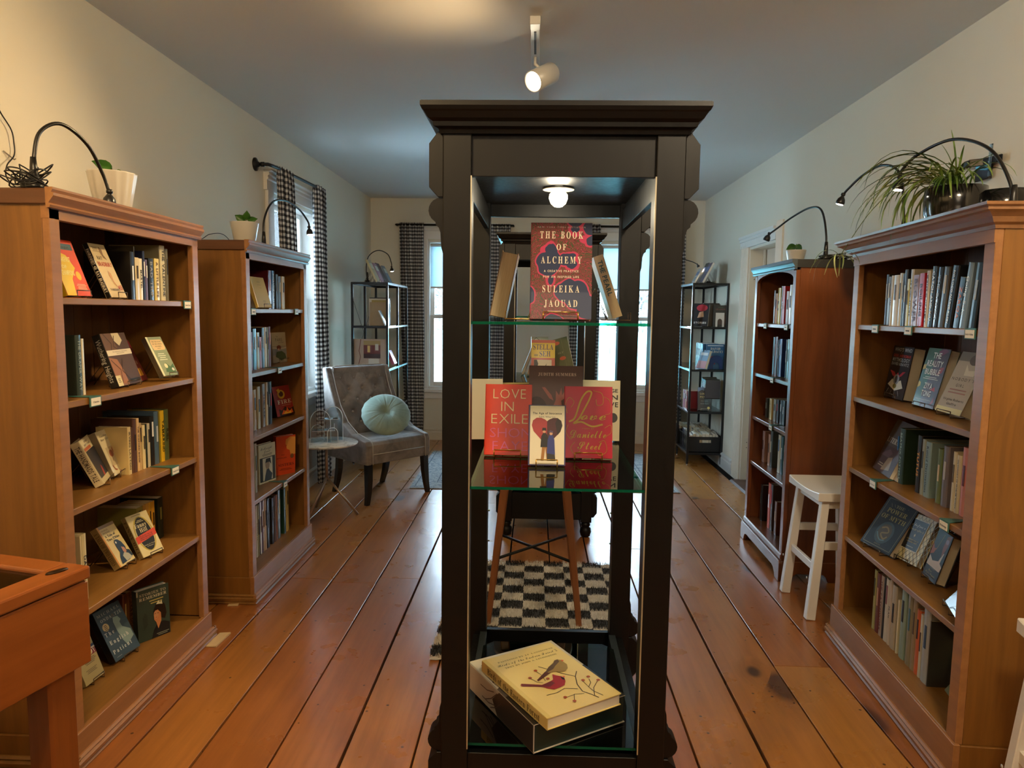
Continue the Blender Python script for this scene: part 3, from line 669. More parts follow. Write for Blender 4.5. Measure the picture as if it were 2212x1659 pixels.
for nm, lab, pts in (('curtain_rod', 'black iron curtain rod over the first back window', [(-1.53, YB-.075, 2.355), (-.26, YB-.075, 2.355)]), ('curtain_rod', 'black iron curtain rod over the second back window', [(.33, YB-.075, 2.355), (1.60, YB-.075, 2.355)]),
                     ('curtain_rod', 'black pipe curtain rod over the side window with round wall flange', [(XL+.01, 4.60, 2.352), (XL+.085, 4.60, 2.352), (XL+.095, 4.66, 2.354), (XL+.095, 4.74, 2.358), (XL+.095, 5.74, 2.382)])):
    o = thing(nm, lab, 'curtain rod'); MB().tube(pts, .011, 10).build('rod', M_IRON, o)
    if pts[0][0] < XL+.1:
        MB().lathe([(0, 0), (.042, 0), (.042, .010), (.02, .016), (.015, .03)], (0, 0, 0), 18, M=T(XL, 4.60, 2.352) @ RY(90)).build('flange', M_IRON, o)
        MB().tube([(XL+.04, 4.60, 2.352), (XL+.062, 4.60, 2.352)], .0155, 10).build('collar', M_IRON, o)
        MB().tube([(XL+.01, 5.80, 2.39), (XL+.095, 5.80, 2.39)], .011, 8).build('bracket', M_IRON, o)
    else:
        for q in pts: MB().tube([q, (q[0], YB-.001, q[2])], .009, 8).build('bracket', M_IRON, o)

# ================================================================== ARMCHAIR
def velvet(name, c, c2, sc=7.0, sheen=.6):
    s = NT(name); tc = s.n('ShaderNodeTexCoord'); nz = s.n('ShaderNodeTexNoise', Scale=sc, Detail=5.0, Roughness=.6, Distortion=.8); s.l(tc.outputs['Object'], nz.inputs['Vector'])
    cr = s.n('ShaderNodeValToRGB'); cr.color_ramp.elements[0].position = .38; cr.color_ramp.elements[1].position = .64
    cr.color_ramp.elements[0].color = (*lin(c), 1); cr.color_ramp.elements[1].color = (*lin(c2), 1); s.l(nz.outputs['Fac'], cr.inputs[0]); s.l(cr.outputs[0], s.b.inputs['Base Color'])
    s.b.inputs['Roughness'].default_value = .7; s.b.inputs['Sheen Weight'].default_value = sheen; s.b.inputs['Sheen Roughness'].default_value = .35; return s.m
M_VEL = velvet('grey_velvet', '6e655f', '93887f'); M_SAGE = velvet('sage_velvet', '7f9488', '94a99c', 5.0, .5); M_PIPE = mat('b5aca2', .6); M_BLEG = mat('0e0d0d', .3, coat=.3)
MCH = T(-1.04, 5.287, 0) @ RZ(49)
ch = thing('armchair', 'grey velvet slipper chair with button tufted back and black curved legs', 'armchair', MCH)
ch_w = .30
st = MB()
st.prism([(-.02, .315), (-.02, .44), (-.005, .462), (.05, .475), (.40, .468), (.46, .44), (.46, .315)], 'X', -ch_w+.045, ch_w-.045)
st.build('seat', M_VEL, ch, .012, seg=3)
MB().box(-ch_w+.05, -.024, .300, ch_w-.05, .44, .372).build('seat_rail', M_VEL, ch, .006)
MB().tube([(-ch_w+.055, -.026, .373), (ch_w-.055, -.026, .373)], .004, 6).build('piping', M_PIPE, ch)
for s in (-1, 1):
    pr = [(-.028, .298), (-.028, .44), (-.012, .472), (.04, .482), (.16, .510), (.28, .58), (.38, .70), (.455, .86), (.50, .985), (.555, .985), (.53, .70), (.51, .40), (.50, .298)]
    x0, x1 = (s*(ch_w-.05), s*ch_w)
    MB().prism(pr, 'X', x0, x1).build('side_wing', M_VEL, ch, .012, seg=3)
    MB().tube([(x0, y-.004, z+.002) for y, z in pr[0:9]], .0035, 6).build('piping', M_PIPE, ch)
# tufted back
btn = []
for r_, (z, n) in enumerate(((.905, 4), (.815, 3), (.73, 4), (.64, 3), (.56, 4))):
    for k in range(n): btn.append(((k-(n-1)/2)*.125, z))
mb = MB(); nx, nz = 44, 40; vs = []
for j in range(nz+1):
    zz = .465+(.99-.465)*j/nz
    for i in range(nx+1):
        x = -ch_w+.052+(2*ch_w-.104)*i/nx
        if j > nz-3: x *= 1-.02*(j-nz+3)
        y0 = .36+.155*((zz-.465)/.525)**1.1; puff = .030*(1-abs(2*i/nx-1)**6)*(1-abs(2*j/nz-1)**8)
        d = 0
        for (bx, bz) in btn:
            q = hypot(x-bx, zz-bz); d += .026*math.exp(-(q/.017)**2)+.009*math.exp(-(q/.045)**2)
            for dx in (-.0625, .0625):
                # crease towards the diagonal neighbours
                tx, tz = dx, .088; L2 = tx*tx+tz*tz; tt = max(0, min(1, ((x-bx)*tx+(zz-bz)*tz)/L2)); e = hypot(x-bx-tt*tx, zz-bz-tt*tz)
                if 0 < tt < 1: d += .006*math.exp(-(e/.007)**2)
        vs.append((x, y0-puff+d, zz))
nb = len(vs)
for j in range(nz+1):
    zz = .465+(.99-.465)*j/nz
    for i in range(nx+1): x = -ch_w+.052+(2*ch_w-.104)*i/nx; vs.append((x, .47+.08*(zz-.465)/.525, zz-.004))
fs = []
W_ = nx+1
for j in range(nz):
    for i in range(nx): a = j*W_+i; fs.append((a, a+1, a+W_+1, a+W_)); b = nb+a; fs.append((b, b+W_, b+W_+1, b+1))
for i in range(nx): a = nz*W_+i; fs.append((a, a+1, nb+a+1, nb+a)); fs.append((i+1, i, nb+i, nb+i+1))
for j in range(nz): a = j*W_; fs.append((a, a+W_, nb+a+W_, nb+a)); a = j*W_+nx; fs.append((a+W_, a, nb+a, nb+a+W_))
mb.add(vs, fs, 0, True); mb.build('backrest', M_VEL, ch)
for (bx, bz) in btn:
    y0 = .36+.155*((bz-.465)/.525)**1.1-.030+.023
    MB().lathe([(0, .007), (.008, .005), (.012, 0), (.012, -.003)], (0, 0, 0), 10, M=T(bx, y0, bz) @ RX(90)).build('button', mat('9a9088', .5), ch)
MB().tube([(-ch_w+.05, .49, .985), (-ch_w+.08, .488, .995), (0, .485, .998), (ch_w-.08, .488, .995), (ch_w-.05, .49, .985)], .004, 6).build('piping', M_PIPE, ch)
MB().box(-ch_w+.045, .475, .30, ch_w-.045, .55, .985).build('back_shell', M_VEL, ch, .01)
for sx in (-1, 1):
    # front legs straight taper, back legs curve out
    f = MB(); rg = []
    for z, ox, w in ((.31, .265, .046), (.18, .268, .044), (.08, .276, .036), (0, .290, .030)):
        rg.append([(sx*ox+a*w/2, .005+b*w/2-(.31-z)*.05, z) for a, b in ((-1, -1), (1, -1), (1, 1), (-1, 1))])
    for a, b in zip(rg[:-1], rg[1:]): f.hull(b, a)
    f.build('leg', M_BLEG, ch)
    f = MB(); rg = []
    for z, oy, w in ((.31, .43, .044), (.2, .44, .042), (.1, .465, .038), (0, .505, .030)):
        rg.append([(sx*.23+a*w/2, oy+b*w/2, z) for a, b in ((-1, -1), (1, -1), (1, 1), (-1, 1))])
    for a, b in zip(rg[:-1], rg[1:]): f.hull(b, a)
    f.build('leg', M_BLEG, ch)
# round pillow, radial pleats
pf = Vector((-1.135, 5.33, .640)); MPL = T(*pf) @ RZ(20) @ RX(48)
pl_ = thing('round_cushion', 'round sage green velvet cushion with radial pleats leaning on the grey chair', 'cushion', MPL)
vs = []; nr, na = 12, 96; R_ = .186
for side in (1, -1):
    for i in range(nr+1):
        q = i/nr; r = R_*sin(q*pi/2) if i < nr else R_
        for k in range(na):
            a = 2*pi*k/na; h = .056*(1-(r/R_)**3.2)**.6 if r < R_ else 0
            h *= 1-.62*math.exp(-(r/.035)**2); h += -.0075*(1-abs(sin(a*18)))**2*(r/R_)*(1 if i < nr else 0)*(1.2-(r/R_))*2
            vs.append((r*cos(a)*(1+.012*sin(a*18)*(q > .8)), r*sin(a), side*h))
fs = []; m_ = (nr+1)*na
for s_ in (0, 1):
    for i in range(nr):
        for k in range(na):
            j = (k+1) % na; q = (s_*m_+i*na+k, s_*m_+i*na+j, s_*m_+(i+1)*na+j, s_*m_+(i+1)*na+k); fs.append(q if s_ == 0 else q[::-1])
mb = MB(); mb.add(vs, fs, 0, True); mb.build('cover', M_SAGE, pl_)
MB().lathe([(0, .008), (.010, .006), (.014, 0), (0, -.004)], (0, 0, .018), 12).build('button', M_SAGE, pl_)

# ================================================================== MARBLE SIDE TABLE + ACRYLIC STAND
def marble():
    s = NT('white_marble'); tc = s.n('ShaderNodeTexCoord'); nz = s.n('ShaderNodeTexNoise', Scale=5.0, Detail=8.0, Distortion=2.5); s.l(tc.outputs['Object'], nz.inputs['Vector'])
    cr = s.n('ShaderNodeValToRGB'); cr.color_ramp.elements[0].position = .47; cr.color_ramp.elements[0].color = (.80, .82, .83, 1); cr.color_ramp.elements[1].position = .54; cr.color_ramp.elements[1].color = (.80, .80, .79, 1)
    e = cr.color_ramp.elements.new(.505); e.color = (.45, .47, .5, 1); s.l(nz.outputs['Fac'], cr.inputs[0]); s.l(cr.outputs[0], s.b.inputs['Base Color']); s.b.inputs['Roughness'].default_value = .18; return s.m
M_CHAMP = mat('b59c84', .3, .85)
tx_, ty_ = -1.44, 4.80
sd = thing('side_table', 'round white marble side table on a pale brass tripod beside the armchair', 'table', T(tx_, ty_, 0))
MB().lathe([(0, .503), (.206, .503), (.214, .508), (.216, .514), (.213, .519), (0, .520)], (0, 0, 0), 48).build('tabletop', marble(), sd)
MB().tube([(0, 0, .26), (0, 0, .503)], .010, 12).build('stem', M_CHAMP, sd)
MB().lathe([(0, .49), (.045, .494), (.045, .503)], (0, 0, 0), 20).build('mounting_disc', M_CHAMP, sd)
for a in (2, 128, 246): MB().tube([(0, 0, .27), (.215*cos(radians(a)), .215*sin(radians(a)), .006)], [.0085, .0085], 10).build('leg', M_CHAMP, sd)
M_ACR = glassy('clear_acrylic', 'eef8fb', .08, .02); M_ACE = mat('dfeef6', .15, emit=None, coat=.5)
ac = thing('acrylic_stand', 'clear acrylic tiered display stand of arches on the marble table', 'stand', T(tx_+.0, ty_+.02, .5205) @ RZ(18))
def arch(name, cx, y, w, h, parent, th=.004, lean=0):
    pts = [(cx-w/2, 0)]+[(cx-w/2*cos(pi*k/14), h-w*.62+w*.62*sin(pi*k/14)) for k in range(15)]+[(cx+w/2, 0)]
    P3 = [(x, y+lean*z, z+.001) for x, z in pts]; mb = MB(); n = len(P3)
    mb.add(P3+[(x, y_+th, z) for x, y_, z in P3], [tuple(range(n))[::-1], tuple(range(n, 2*n))], 0); o = mb.build(name, M_ACR, parent)
    MB().tube(P3, .0022, 6).build('acrylic_edge', M_ACE, o)
arch('arch_panel', -.045, -.05, .135, .225, ac); arch('arch_panel', .045, .02, .125, .235, ac, lean=.1); arch('arch_panel', .035, -.075, .07, .105, ac); arch('arch_panel', -.065, .04, .09, .11, ac)
for x0, x1, y0, y1, z in ((-.06, .075, -.03, .05, .155), (-.10, .05, -.08, .02, .085)):
    s_ = MB().box(x0, y0, z, x1, y1, z+.003).build('tier_shelf', M_ACR, ac); MB().tube([(x0, y0, z), (x1, y0, z), (x1, y1, z), (x1, y1, z+.035)], .0018, 5).build('acrylic_edge', M_ACE, s_)

# ================================================================== WHITE STOOLS
M_WST = mat('e4ded4', .42, coat=.15, bump=.05, bscale=60)
def stool(label, M, group=None):
    t = thing('stool', label, 'stool', M)
    n = 12; vs = []; 
    for k in range(n+1):
        x = -.195+.39*k/n; dz = .014*(2*k/n-1)**2-.004
        for y in (-.145, .145): vs += [(x, y, .606+dz), (x, y, .575)]
    fs = [(0, 2, 3, 1), (4*n+1, 4*n+3, 4*n+2, 4*n)]
    for k in range(n): a = 4*k; b = a+4; fs += [(a, b, b+2, a+2), (a+1, a+3, b+3, b+1), (a, a+1, b+1, b), (a+2, b+2, b+3, a+3)]
    MB().add(vs, fs).build('seat', M_WST, t, .003)
    for sx in (-1, 1):
        MB().bar((sx*.15, -.085, .555), (sx*.15, .085, .555), .02, .04, up=(0, 0, 1)).build('apron', M_WST, t)
        for sy in (-1, 1):
            MB().bar((sx*.150, sy*.098, .578), (sx*.168, sy*.146, 0), .036, .036, up=(0, 1, 0), w2=.040, h2=.044).build('leg', M_WST, t, .003)
        MB().bar((sx*.157, -.115, .355), (sx*.157, .115, .355), .018, .038, up=(0, 0, 1)).build('rung', M_WST, t, .002)
    for sy in (-1, 1):
        MB().bar((-.155, sy*.126, .245), (.155, sy*.126, .245), .018, .036, up=(0, 0, 1)).build('rung', M_WST, t, .002)
        MB().bar((-.14, sy*.098, .556), (.14, sy*.098, .556), .018, .036, up=(0, 0, 1)).build('apron', M_WST, t)
    for sx in (-1, 1): MB().lathe([(.006, 0), (.006, .002), (0, .003)], (0, 0, 0), 8, M=T(sx*.160, -.165, .20) @ RX(90)).build('screw_cap', mat('b8b2a8', .5), t)
    return t
stool('white wooden stool half hidden behind the wide right bookcase', T(1.466, 3.45, 0) @ RZ(-90))
stool('white wooden stool cut off at the lower right corner of the view', T(1.442, 1.70, 0) @ RZ(-100))

# ================================================================== PINE DISPLAY TABLE (lower left)
O_X = wood('orange_pine', 'a8622c', '8c4a1c', '3a1808', 'Y', rough=.32, coat=.4, kscale=2.2, kthr=.5)
O_Z = wood('orange_pine_leg', '9a5826', '7e4218', '3a1808', 'Z', rough=.36, coat=.3, kscale=2.2, kthr=.7)
dt = thing('display_table', 'orange pine glass topped display table cut off at the lower left corner', 'table', T(-.995, 1.515, 0) @ RZ(166.7))
TW, TL_, TH = .62, .95, .85
for (x0, y0, x1, y1) in ((0, 0, .065, TL_), (TW-.065, 0, TW, TL_), (.065, 0, TW-.065, .06), (.065, TL_-.06, TW-.065, TL_)):
    MB().box(x0, y0, TH-.030, x1, y1, TH).build('top_frame', O_X, dt, .005, seg=2)
MB().box(.06, .055, TH-.014, TW-.06, TL_-.055, TH-.009).build('glass_top', glassy('table_glass', '8a8676', .05), dt)
MB().box(.06, .055, TH-.12, TW-.06, TL_-.055, TH-.11).build('display_bed', mat('3e2f1c', .8), dt)
for (x0, y0, x1, y1) in ((.004, .004, .026, TL_-.004), (TW-.026, .004, TW-.004, TL_-.004)): MB().box(x0, y0, TH-.225, x1, y1, TH-.034).build('apron', O_X, dt, .003)
for y in (.004, TL_-.026): MB().box(.026, y, TH-.225, TW-.026, y+.022, TH-.034).build('apron', O_X, dt, .003)
for x in (.026, TW-.096):
    for y in (.026, TL_-.096): MB().box(x, y, 0, x+.07, y+.07, TH-.04).build('leg', O_Z, dt, .006)
MB().lathe([(0, .004), (.022, .003), (.024, 0)], (0, 0, 0), 16, M=T(.035, .055, TH) @ RZ(75) @ Matrix.Scale(.42, 4, (0, 1, 0))).build('hinge_plate', mat('33220f', .35, .6), dt)

# ================================================================== WOODEN STAND WITH X BRACE
M_OAK = wood('stand_leg_wood', '96603a', '7c4a28', '4a2814', 'Z', .4, .2, knots=0.0)
sw_ = thing('plant_stand', 'small pale topped stand with four tapered wooden legs and black cross brace', 'table', T(.010, 3.34, 0))
MB().prism([(.19*math.copysign(abs(cos(a))**.5, cos(a)), .19*math.copysign(abs(sin(a))**.5, sin(a))) for a in [2*pi*k/32 for k in range(32)]], 'Z', .772, .790).build('tabletop', mat('d9d6d4', .2, coat=.4), sw_, .003)
MB().box(-.13, -.13, .735, .13, .13, .772).build('apron', M_BLK, sw_)
for sx in (-1, 1):
    for sy in (-1, 1): MB().bar((sx*.128, sy*.128, .765), (sx*.208, sy*.232, .012), .040, .040, up=(0, 1, 0), w2=.026, h2=.026).build('leg', M_OAK, sw_, .004)
for s_ in (-1, 1): MB().tube([(-.175, s_*-.19, .30+.004*s_), (.175, s_*.19, .30+.004*s_)], .007, 8).build('cross_brace', M_IRON, sw_)

# ================================================================== RUGS
def checkrug():
    s = NT('checked_shag'); tc = s.n('ShaderNodeTexCoord'); nz = s.n('ShaderNodeTexNoise', Scale=60.0, Detail=2.0); s.l(tc.outputs['Object'], nz.inputs['Vector'])
    sc = s.n('ShaderNodeVectorMath', operation='SCALE'); sc.inputs['Scale'].default_value = .010; sb = s.n('ShaderNodeVectorMath', operation='SUBTRACT'); sb.inputs[1].default_value = (.5, .5, .5)
    s.l(nz.outputs['Color'], sb.inputs[0]); s.l(sb.outputs[0], sc.inputs[0]); ad = s.n('ShaderNodeVectorMath', operation='ADD'); s.l(tc.outputs['Object'], ad.inputs[0]); s.l(sc.outputs[0], ad.inputs[1])
    sp = s.n('ShaderNodeSeparateXYZ'); s.l(ad.outputs[0], sp.inputs[0])
    a = s.math('FLOOR', s.math('DIVIDE', s.math('ADD', sp.outputs[0], 5.0), .1075)); b = s.math('FLOOR', s.math('DIVIDE', s.math('ADD', sp.outputs[1], 5.0), .0965))
    m = s.math('GREATER_THAN', s.math('MODULO', s.math('ADD', a, b), 2.0), .5)
    s.l(s.mix(m, lin('15161a'), lin('d6d0c4')), s.b.inputs['Base Color']); s.b.inputs['Roughness'].default_value = .95; s.b.inputs['Sheen Weight'].default_value = .3; return s.m
M_SHAG = checkrug()
rg_ = thing('checked_rug', 'black and white checkerboard shag rug under the wooden stand', 'rug', T(.013, 3.353, 0))
rr = random.Random(9)
mb = MB(); nx, ny = 30, 40; hw, hl = .43, .578
vs = [(-hw+2*hw*i/nx+(rr.uniform(-.006, .006) if i in (0, nx) else 0), -hl+2*hl*j/ny+(rr.uniform(-.006, .006) if j in (0, ny) else 0), .004 if i in (0, nx) or j in (0, ny) else .013+rr.uniform(-.002, .002)) for j in range(ny+1) for i in range(nx+1)]
mb.add(vs, [(j*(nx+1)+i, j*(nx+1)+i+1, (j+1)*(nx+1)+i+1, (j+1)*(nx+1)+i) for j in range(ny) for i in range(nx)], 0, True); mb.build('backing', M_SHAG, rg_)
mb = MB(); vs = []; fs = []
for k in range(26000):
    x = rr.uniform(-hw, hw); y = rr.uniform(-hl, hl); h = rr.uniform(.010, .020); a = rr.uniform(0, pi); dx, dy = rr.uniform(-.007, .007), rr.uniform(-.007, .007); w = .0022
    b = len(vs); vs += [(x-w*cos(a), y-w*sin(a), .010), (x+w*cos(a), y+w*sin(a), .010), (x+dx, y+dy, .010+h)]; fs.append((b, b+1, b+2))
mb.add(vs, fs); o = mb.build('pile', M_SHAG, rg_); o['kind'] = 'stuff'
def persian():
    s = NT('faded_oriental_rug'); tc = s.n('ShaderNodeTexCoord'); sp = s.n('ShaderNodeSeparateXYZ'); s.l(tc.outputs['Object'], sp.inputs[0])
    hx, hy = 1.09, .775
    dx = s.math('SUBTRACT', hx, s.math('ABSOLUTE', sp.outputs[0])); dy = s.math('SUBTRACT', hy, s.math('ABSOLUTE', sp.outputs[1])); d = s.math('MINIMUM', dx, dy)
    nz = s.n('ShaderNodeTexNoise', Scale=22.0, Detail=4.0, Distortion=2.2); s.l(tc.outputs['Object'], nz.inputs['Vector'])
    vo = s.n('ShaderNodeTexVoronoi', Scale=11.0); vo.feature = 'DISTANCE_TO_EDGE'; s.l(tc.outputs['Object'], vo.inputs['Vector'])
    pat = s.math('MULTIPLY', s.math('GREATER_THAN', nz.outputs['Fac'], .52), .55); pat = s.math('ADD', pat, s.math('MULTIPLY', s.math('LESS_THAN', vo.outputs['Distance'], .06), .35), clamp=True)
    base = s.mix(pat, lin('b3b4b2'), lin('6d7986'))
    fld = s.mix(pat, lin('aab0b4'), lin('7c6f74'))
    c = s.mix(s.math('GREATER_THAN', d, .36), base, fld)
    for a, w in ((.035, .006), (.20, .006), (.235, .010), (.30, .006), (.335, .006)):
        ln = s.math('LESS_THAN', s.math('ABSOLUTE', s.math('SUBTRACT', d, a)), w/2); c = s.mix(ln, c, lin('4e5660'))
    bd = s.math('MULTIPLY', s.math('GREATER_THAN', d, .235), s.math('LESS_THAN', d, .30)); c = s.mix(s.math('MULTIPLY', bd, .6), c, lin('c9c9c6'))
    s.l(c, s.b.inputs['Base Color']); s.b.inputs['Roughness'].default_value = .95; return s.m
og = thing('oriental_rug', 'faded blue grey oriental rug with layered borders on the far floor', 'rug', T(.075, 6.375, 0) @ RZ(1.0))
MB().box(-1.09, -.775, .0005, 1.09, .775, .008).build('pile', persian(), og, .002)
mb = MB()
for k in range(150):
    y = -.77+1.54*k/149
    for s_ in (-1, 1): mb.add([(s_*1.088, y-.003, .002), (s_*1.088, y+.003, .002), (s_*(1.12+.006*sin(k*3.1)), y+.004*sin(k*2.3), .0015)], [(0, 1, 2)])
mb.build('fringe', mat('c8c4ba', .9), og)['kind'] = 'stuff'

# ================================================================== BLACK WIRE RACKS
M_RK = mat('17181a', .35, .2, coat=.2); M_RKG = glassy('rack_glass', 'b9c4c8', .10, .02)
def rack(label, M, L, D, zs, mids):
    """x along length (away), y depth; open front at y=0"""
    t = thing('wire_rack', label, 'shelf unit', M); w = .020
    top = zs[-1]
    for x in mids:
        for y in (0, D-w):
            MB().box(x, y, .014, x+w, y+w, top-.002).build('post', M_RK, t, .001); MB().tube([(x+w/2, y+w/2, 0), (x+w/2, y+w/2, .015)], .006, 8).build('foot', mat('c8c8c8', .3), t)
    for k, z in enumerate(zs):
        for y in (0, D-w): MB().box(w, y, z-.022, L-w, y+w, z-.004).build('rail', M_RK, t, .001)
        for x in (0, L-w): MB().box(x, w, z-.022, x+w, D-w, z-.004).build('rail', M_RK, t, .001)
        if k in (0, len(zs)-1): MB().box(.004, .004, z-.004, L-.004, D-.004, z).build('shelf', M_RK, t)
        else: MB().box(.002, .002, z-.004, L-.002, D-.002, z).build('glass_shelf', M_RKG, t)
    MB().tube([(L, D, top-.1), (0, D+.004, top*.5), (L, D, .1)], .0018, 4).build('brace_wire', M_RK, t); MB().tube([(0, D, top-.1), (L, D+.004, top*.5), (0, D, .1)], .0018, 4).build('brace_wire', M_RK, t)
    return t
RLX, RLY, RLA, RRX, RRY = -1.345, 6.42, 0, 1.450, 6.695
ZL_ = [.115, .50, .895, 1.29, 1.685]; ZR_ = [.125, .52, .92, 1.32, 1.725]
MKL = T(RLX, RLY, 0) @ RZ(90); MKR = T(RRX, RRY+1.0, 0) @ RZ(-90)
rack('black metal rack with glass shelves in the left back corner behind the armchair', MKL, .98, .34, ZL_, [0, .48, .96])
rack('black metal rack with glass shelves in the right back corner by the door', MKR, 1.0, .34, ZR_, [0, .49, .98])

# ================================================================== CEILING TRACK LIGHT
M_WMET = mat('d2d0ca', .35, .1)
tk = thing('track_light', 'white ceiling track with two cylinder spot lights above the black cabinet', 'light')
MB().box(-.045, 3.06, ZC-.030, -.005, 4.9, ZC).build('rail', M_WMET, tk, .002)
MB().box(-.047, 3.05, ZC-.034, -.003, 3.11, ZC).build('end_cap', M_WMET, tk, .002)
MB().box(-.030, 3.14, ZC-.032, -.020, 3.40, ZC-.029).build('slot', mat('2a2620', .6), tk)
def spot(c, d, on=True):
    d = Vector(d).normalized(); q = d.to_track_quat('Z', 'Y').to_matrix().to_4x4()
    h = MB().lathe([(0, -.075), (.044, -.073), (.048, -.066), (.048, .080), (.044, .080), (.042, .070), (0, .069)], (0, 0, 0), 28, M=T(*c) @ q).build('spot_head', M_WMET, tk)
    MB().tube([(-.025, c[1]+.02, ZC-.03), (-.025, c[1]+.01, c[2]+.06), (c[0]-d[0]*.02, c[1]-d[1]*.02, c[2]+.02)], .008, 8).build('stem', M_WMET, tk)
    if on:
        MB().lathe([(0, .0715), (.041, .0715), (.041, .074), (0, .076)], (0, 0, 0), 24, M=T(*c) @ q).build('lens', mat('fff2d8', .5, emit='fff0d0', strength=22.0), tk)
spot((.012, 3.42, 2.52), (-.62, -.72, -.52)); spot((.02, 4.35, 2.52), (-.35, -.2, -.8), False)
# ================================================================== GOOSENECK LAMPS
M_GN = mat('0d0d0e', .38, coat=.15)
def goose(label, pts, lit, warm=(1.0, .80, .50), power=2.2, r=.0055, socket=True, aim=None, size=1.0):
    t = thing('gooseneck_lamp', label, 'lamp')
    P = bez(pts, 8); MB().tube(P, r, 10).build('neck', M_GN, t)
    b = Vector(pts[0])
    if socket:
        s = MB(); s.lathe([(.024*size, 0), (.024*size, .012), (.012*size, .018), (.010*size, .06), (.0075*size, .09)], tuple(b-Vector((0, 0, .002))), 14); s.build('base', M_GN, t)
    e = Vector(P[-1]); d = (e-Vector(P[-3])).normalized() if aim is None else Vector(aim).normalized()
    q = T(*e) @ d.to_track_quat('Z', 'Y').to_matrix().to_4x4()
    k = size
    MB().lathe([(.007*k, -.012*k), (.010*k, -.008*k), (.010*k, 0), (.006*k, .003*k), (.010*k, .008*k), (.017*k, .018*k), (.0205*k, .032*k), (.019*k, .042*k), (.017*k, .042*k)], (0, 0, 0), 20, M=q).build('lamp_head', M_GN, t)
    if lit:
        MB().lathe([(0, .0385*k), (.017*k, .0385*k), (.016*k, .044*k), (0, .047*k)], (0, 0, 0), 16, M=q).build('lens', mat('fff4e0', .5, emit='fff2d8', strength=14.0), t)
    else: MB().lathe([(0, .036*k), (.017*k, .036*k), (.017*k, .039*k)], (0, 0, 0), 16, M=q).build('lens', mat('8a8478', .3), t)
    o = e+d*.05*k
    light('gooseneck_light', 'SPOT', o, power, warm, o+d, spot_size=radians(125), spot_blend=.7, shadow_soft_size=.012)
    return t
GW = (1.0, .74, .40)
goose('black gooseneck lamp arching over the near left bookcase, its head hanging before the crown', [(-1.455, 2.045, 1.768), (-1.455, 2.05, 1.86), (-1.45, 2.075, 1.935), (-1.43, 2.14, 1.972), (-1.415, 2.235, 1.935), (-1.41, 2.30, 1.86), (-1.40, 2.318, 1.800)], False, GW, 9.0, aim=(-.10, 0.05, -1), size=1.0)
goose('black gooseneck lamp with lit bulb on the bookcase in front of the side window', [(-1.46, 3.79, 1.752), (-1.46, 3.80, 1.90), (-1.45, 3.90, 2.01), (-1.44, 4.08, 2.045), (-1.43, 4.28, 2.025), (-1.42, 4.41, 1.97), (-1.42, 4.43, 1.935)], True, WARMW, 5.0, aim=(.12, -.05, -1))
goose('black gooseneck lamp on the narrow right bookcase with arched top', [(1.50, 3.79, 1.728), (1.50, 3.80, 1.86), (1.50, 3.88, 1.99), (1.49, 4.02, 2.022), (1.46, 4.20, 1.995), (1.43, 4.36, 1.95), (1.41, 4.44, 1.925)], False, GW, 4.5, aim=(-.35, .25, -1))
goose('black gooseneck lamp curving high over the black plant pot, head lit', [(1.46, 2.275, 1.752), (1.455, 2.29, 1.85), (1.44, 2.38, 1.97), (1.43, 2.57, 2.045), (1.40, 2.74, 2.03), (1.375, 2.80, 1.985), (1.372, 2.806, 1.955)], True, GW, 9.0, aim=(-.14, .0, -1))
goose('black gooseneck lamp bending out behind the spider plant leaves, head lit', [(1.52, 3.05, 1.752), (1.52, 3.06, 1.88), (1.515, 3.10, 2.03), (1.50, 3.22, 2.09), (1.48, 3.36, 2.075), (1.46, 3.47, 2.03), (1.45, 3.50, 2.005)], True, GW, 5.0, aim=(-.25, .15, -1))
goose('thin black gooseneck lamp on top of the left back corner rack', [(-1.575, 6.60, 1.695), (-1.585, 6.60, 1.82), (-1.56, 6.60, 1.93), (-1.475, 6.60, 1.983), (-1.385, 6.60, 1.95), (-1.35, 6.60, 1.87), (-1.348, 6.60, 1.83)], True, WARMW, 1.5, r=.0045, aim=(.1, 0, -1), size=.9)
goose('thin black gooseneck lamp on top of the right back corner rack', [(1.22, 7.15, 1.735), (1.25, 7.13, 1.86), (1.31, 7.10, 1.95), (1.40, 7.05, 1.968), (1.50, 7.0, 1.94), (1.545, 6.98, 1.915)], False, WARMW, 1.0, r=.0045, aim=(.5, 0, -.8), size=.7, socket=False)
def cords(label, M, loops, seed, rad=.055, zr=.05):
    r = random.Random(seed); t = thing('lamp_cord', label, 'cord', M); pts = []
    for k in range(loops*5):
        a = k*1.35+r.uniform(-.4, .4); q = rad*r.uniform(.35, 1.25); pts.append((q*cos(a), q*sin(a)*1.1, .004+zr*abs(r.gauss(0, .6))))
    MB().tube(bez(pts, 5), .0022, 6).build('cord', M_GN, t)
    MB().box(-.02, -.012, .001, .015, .012, .022).build('plug', M_GN, t, .003); return t
cords('tangled black cord coiled at the foot of the near left lamp', T(-1.475, 2.05, 1.767), 9, 4, .055, .055)
cords('black cords bunched behind the lamp on the narrow right bookcase', T(1.56, 3.83, 1.727), 6, 6, .07, .022)
cords('thin black cord looped beside the lamp of the second left bookcase', T(-1.49, 3.90, 1.749), 2, 8, .05, .02)
cords('black cord lying on top of the right back corner rack', T(1.63, 6.85, 1.727), 2, 12, .05, .01)
cd = thing('lamp_cord', 'black cord running up the cream wall at the far left edge, held by wire clips', 'cord')
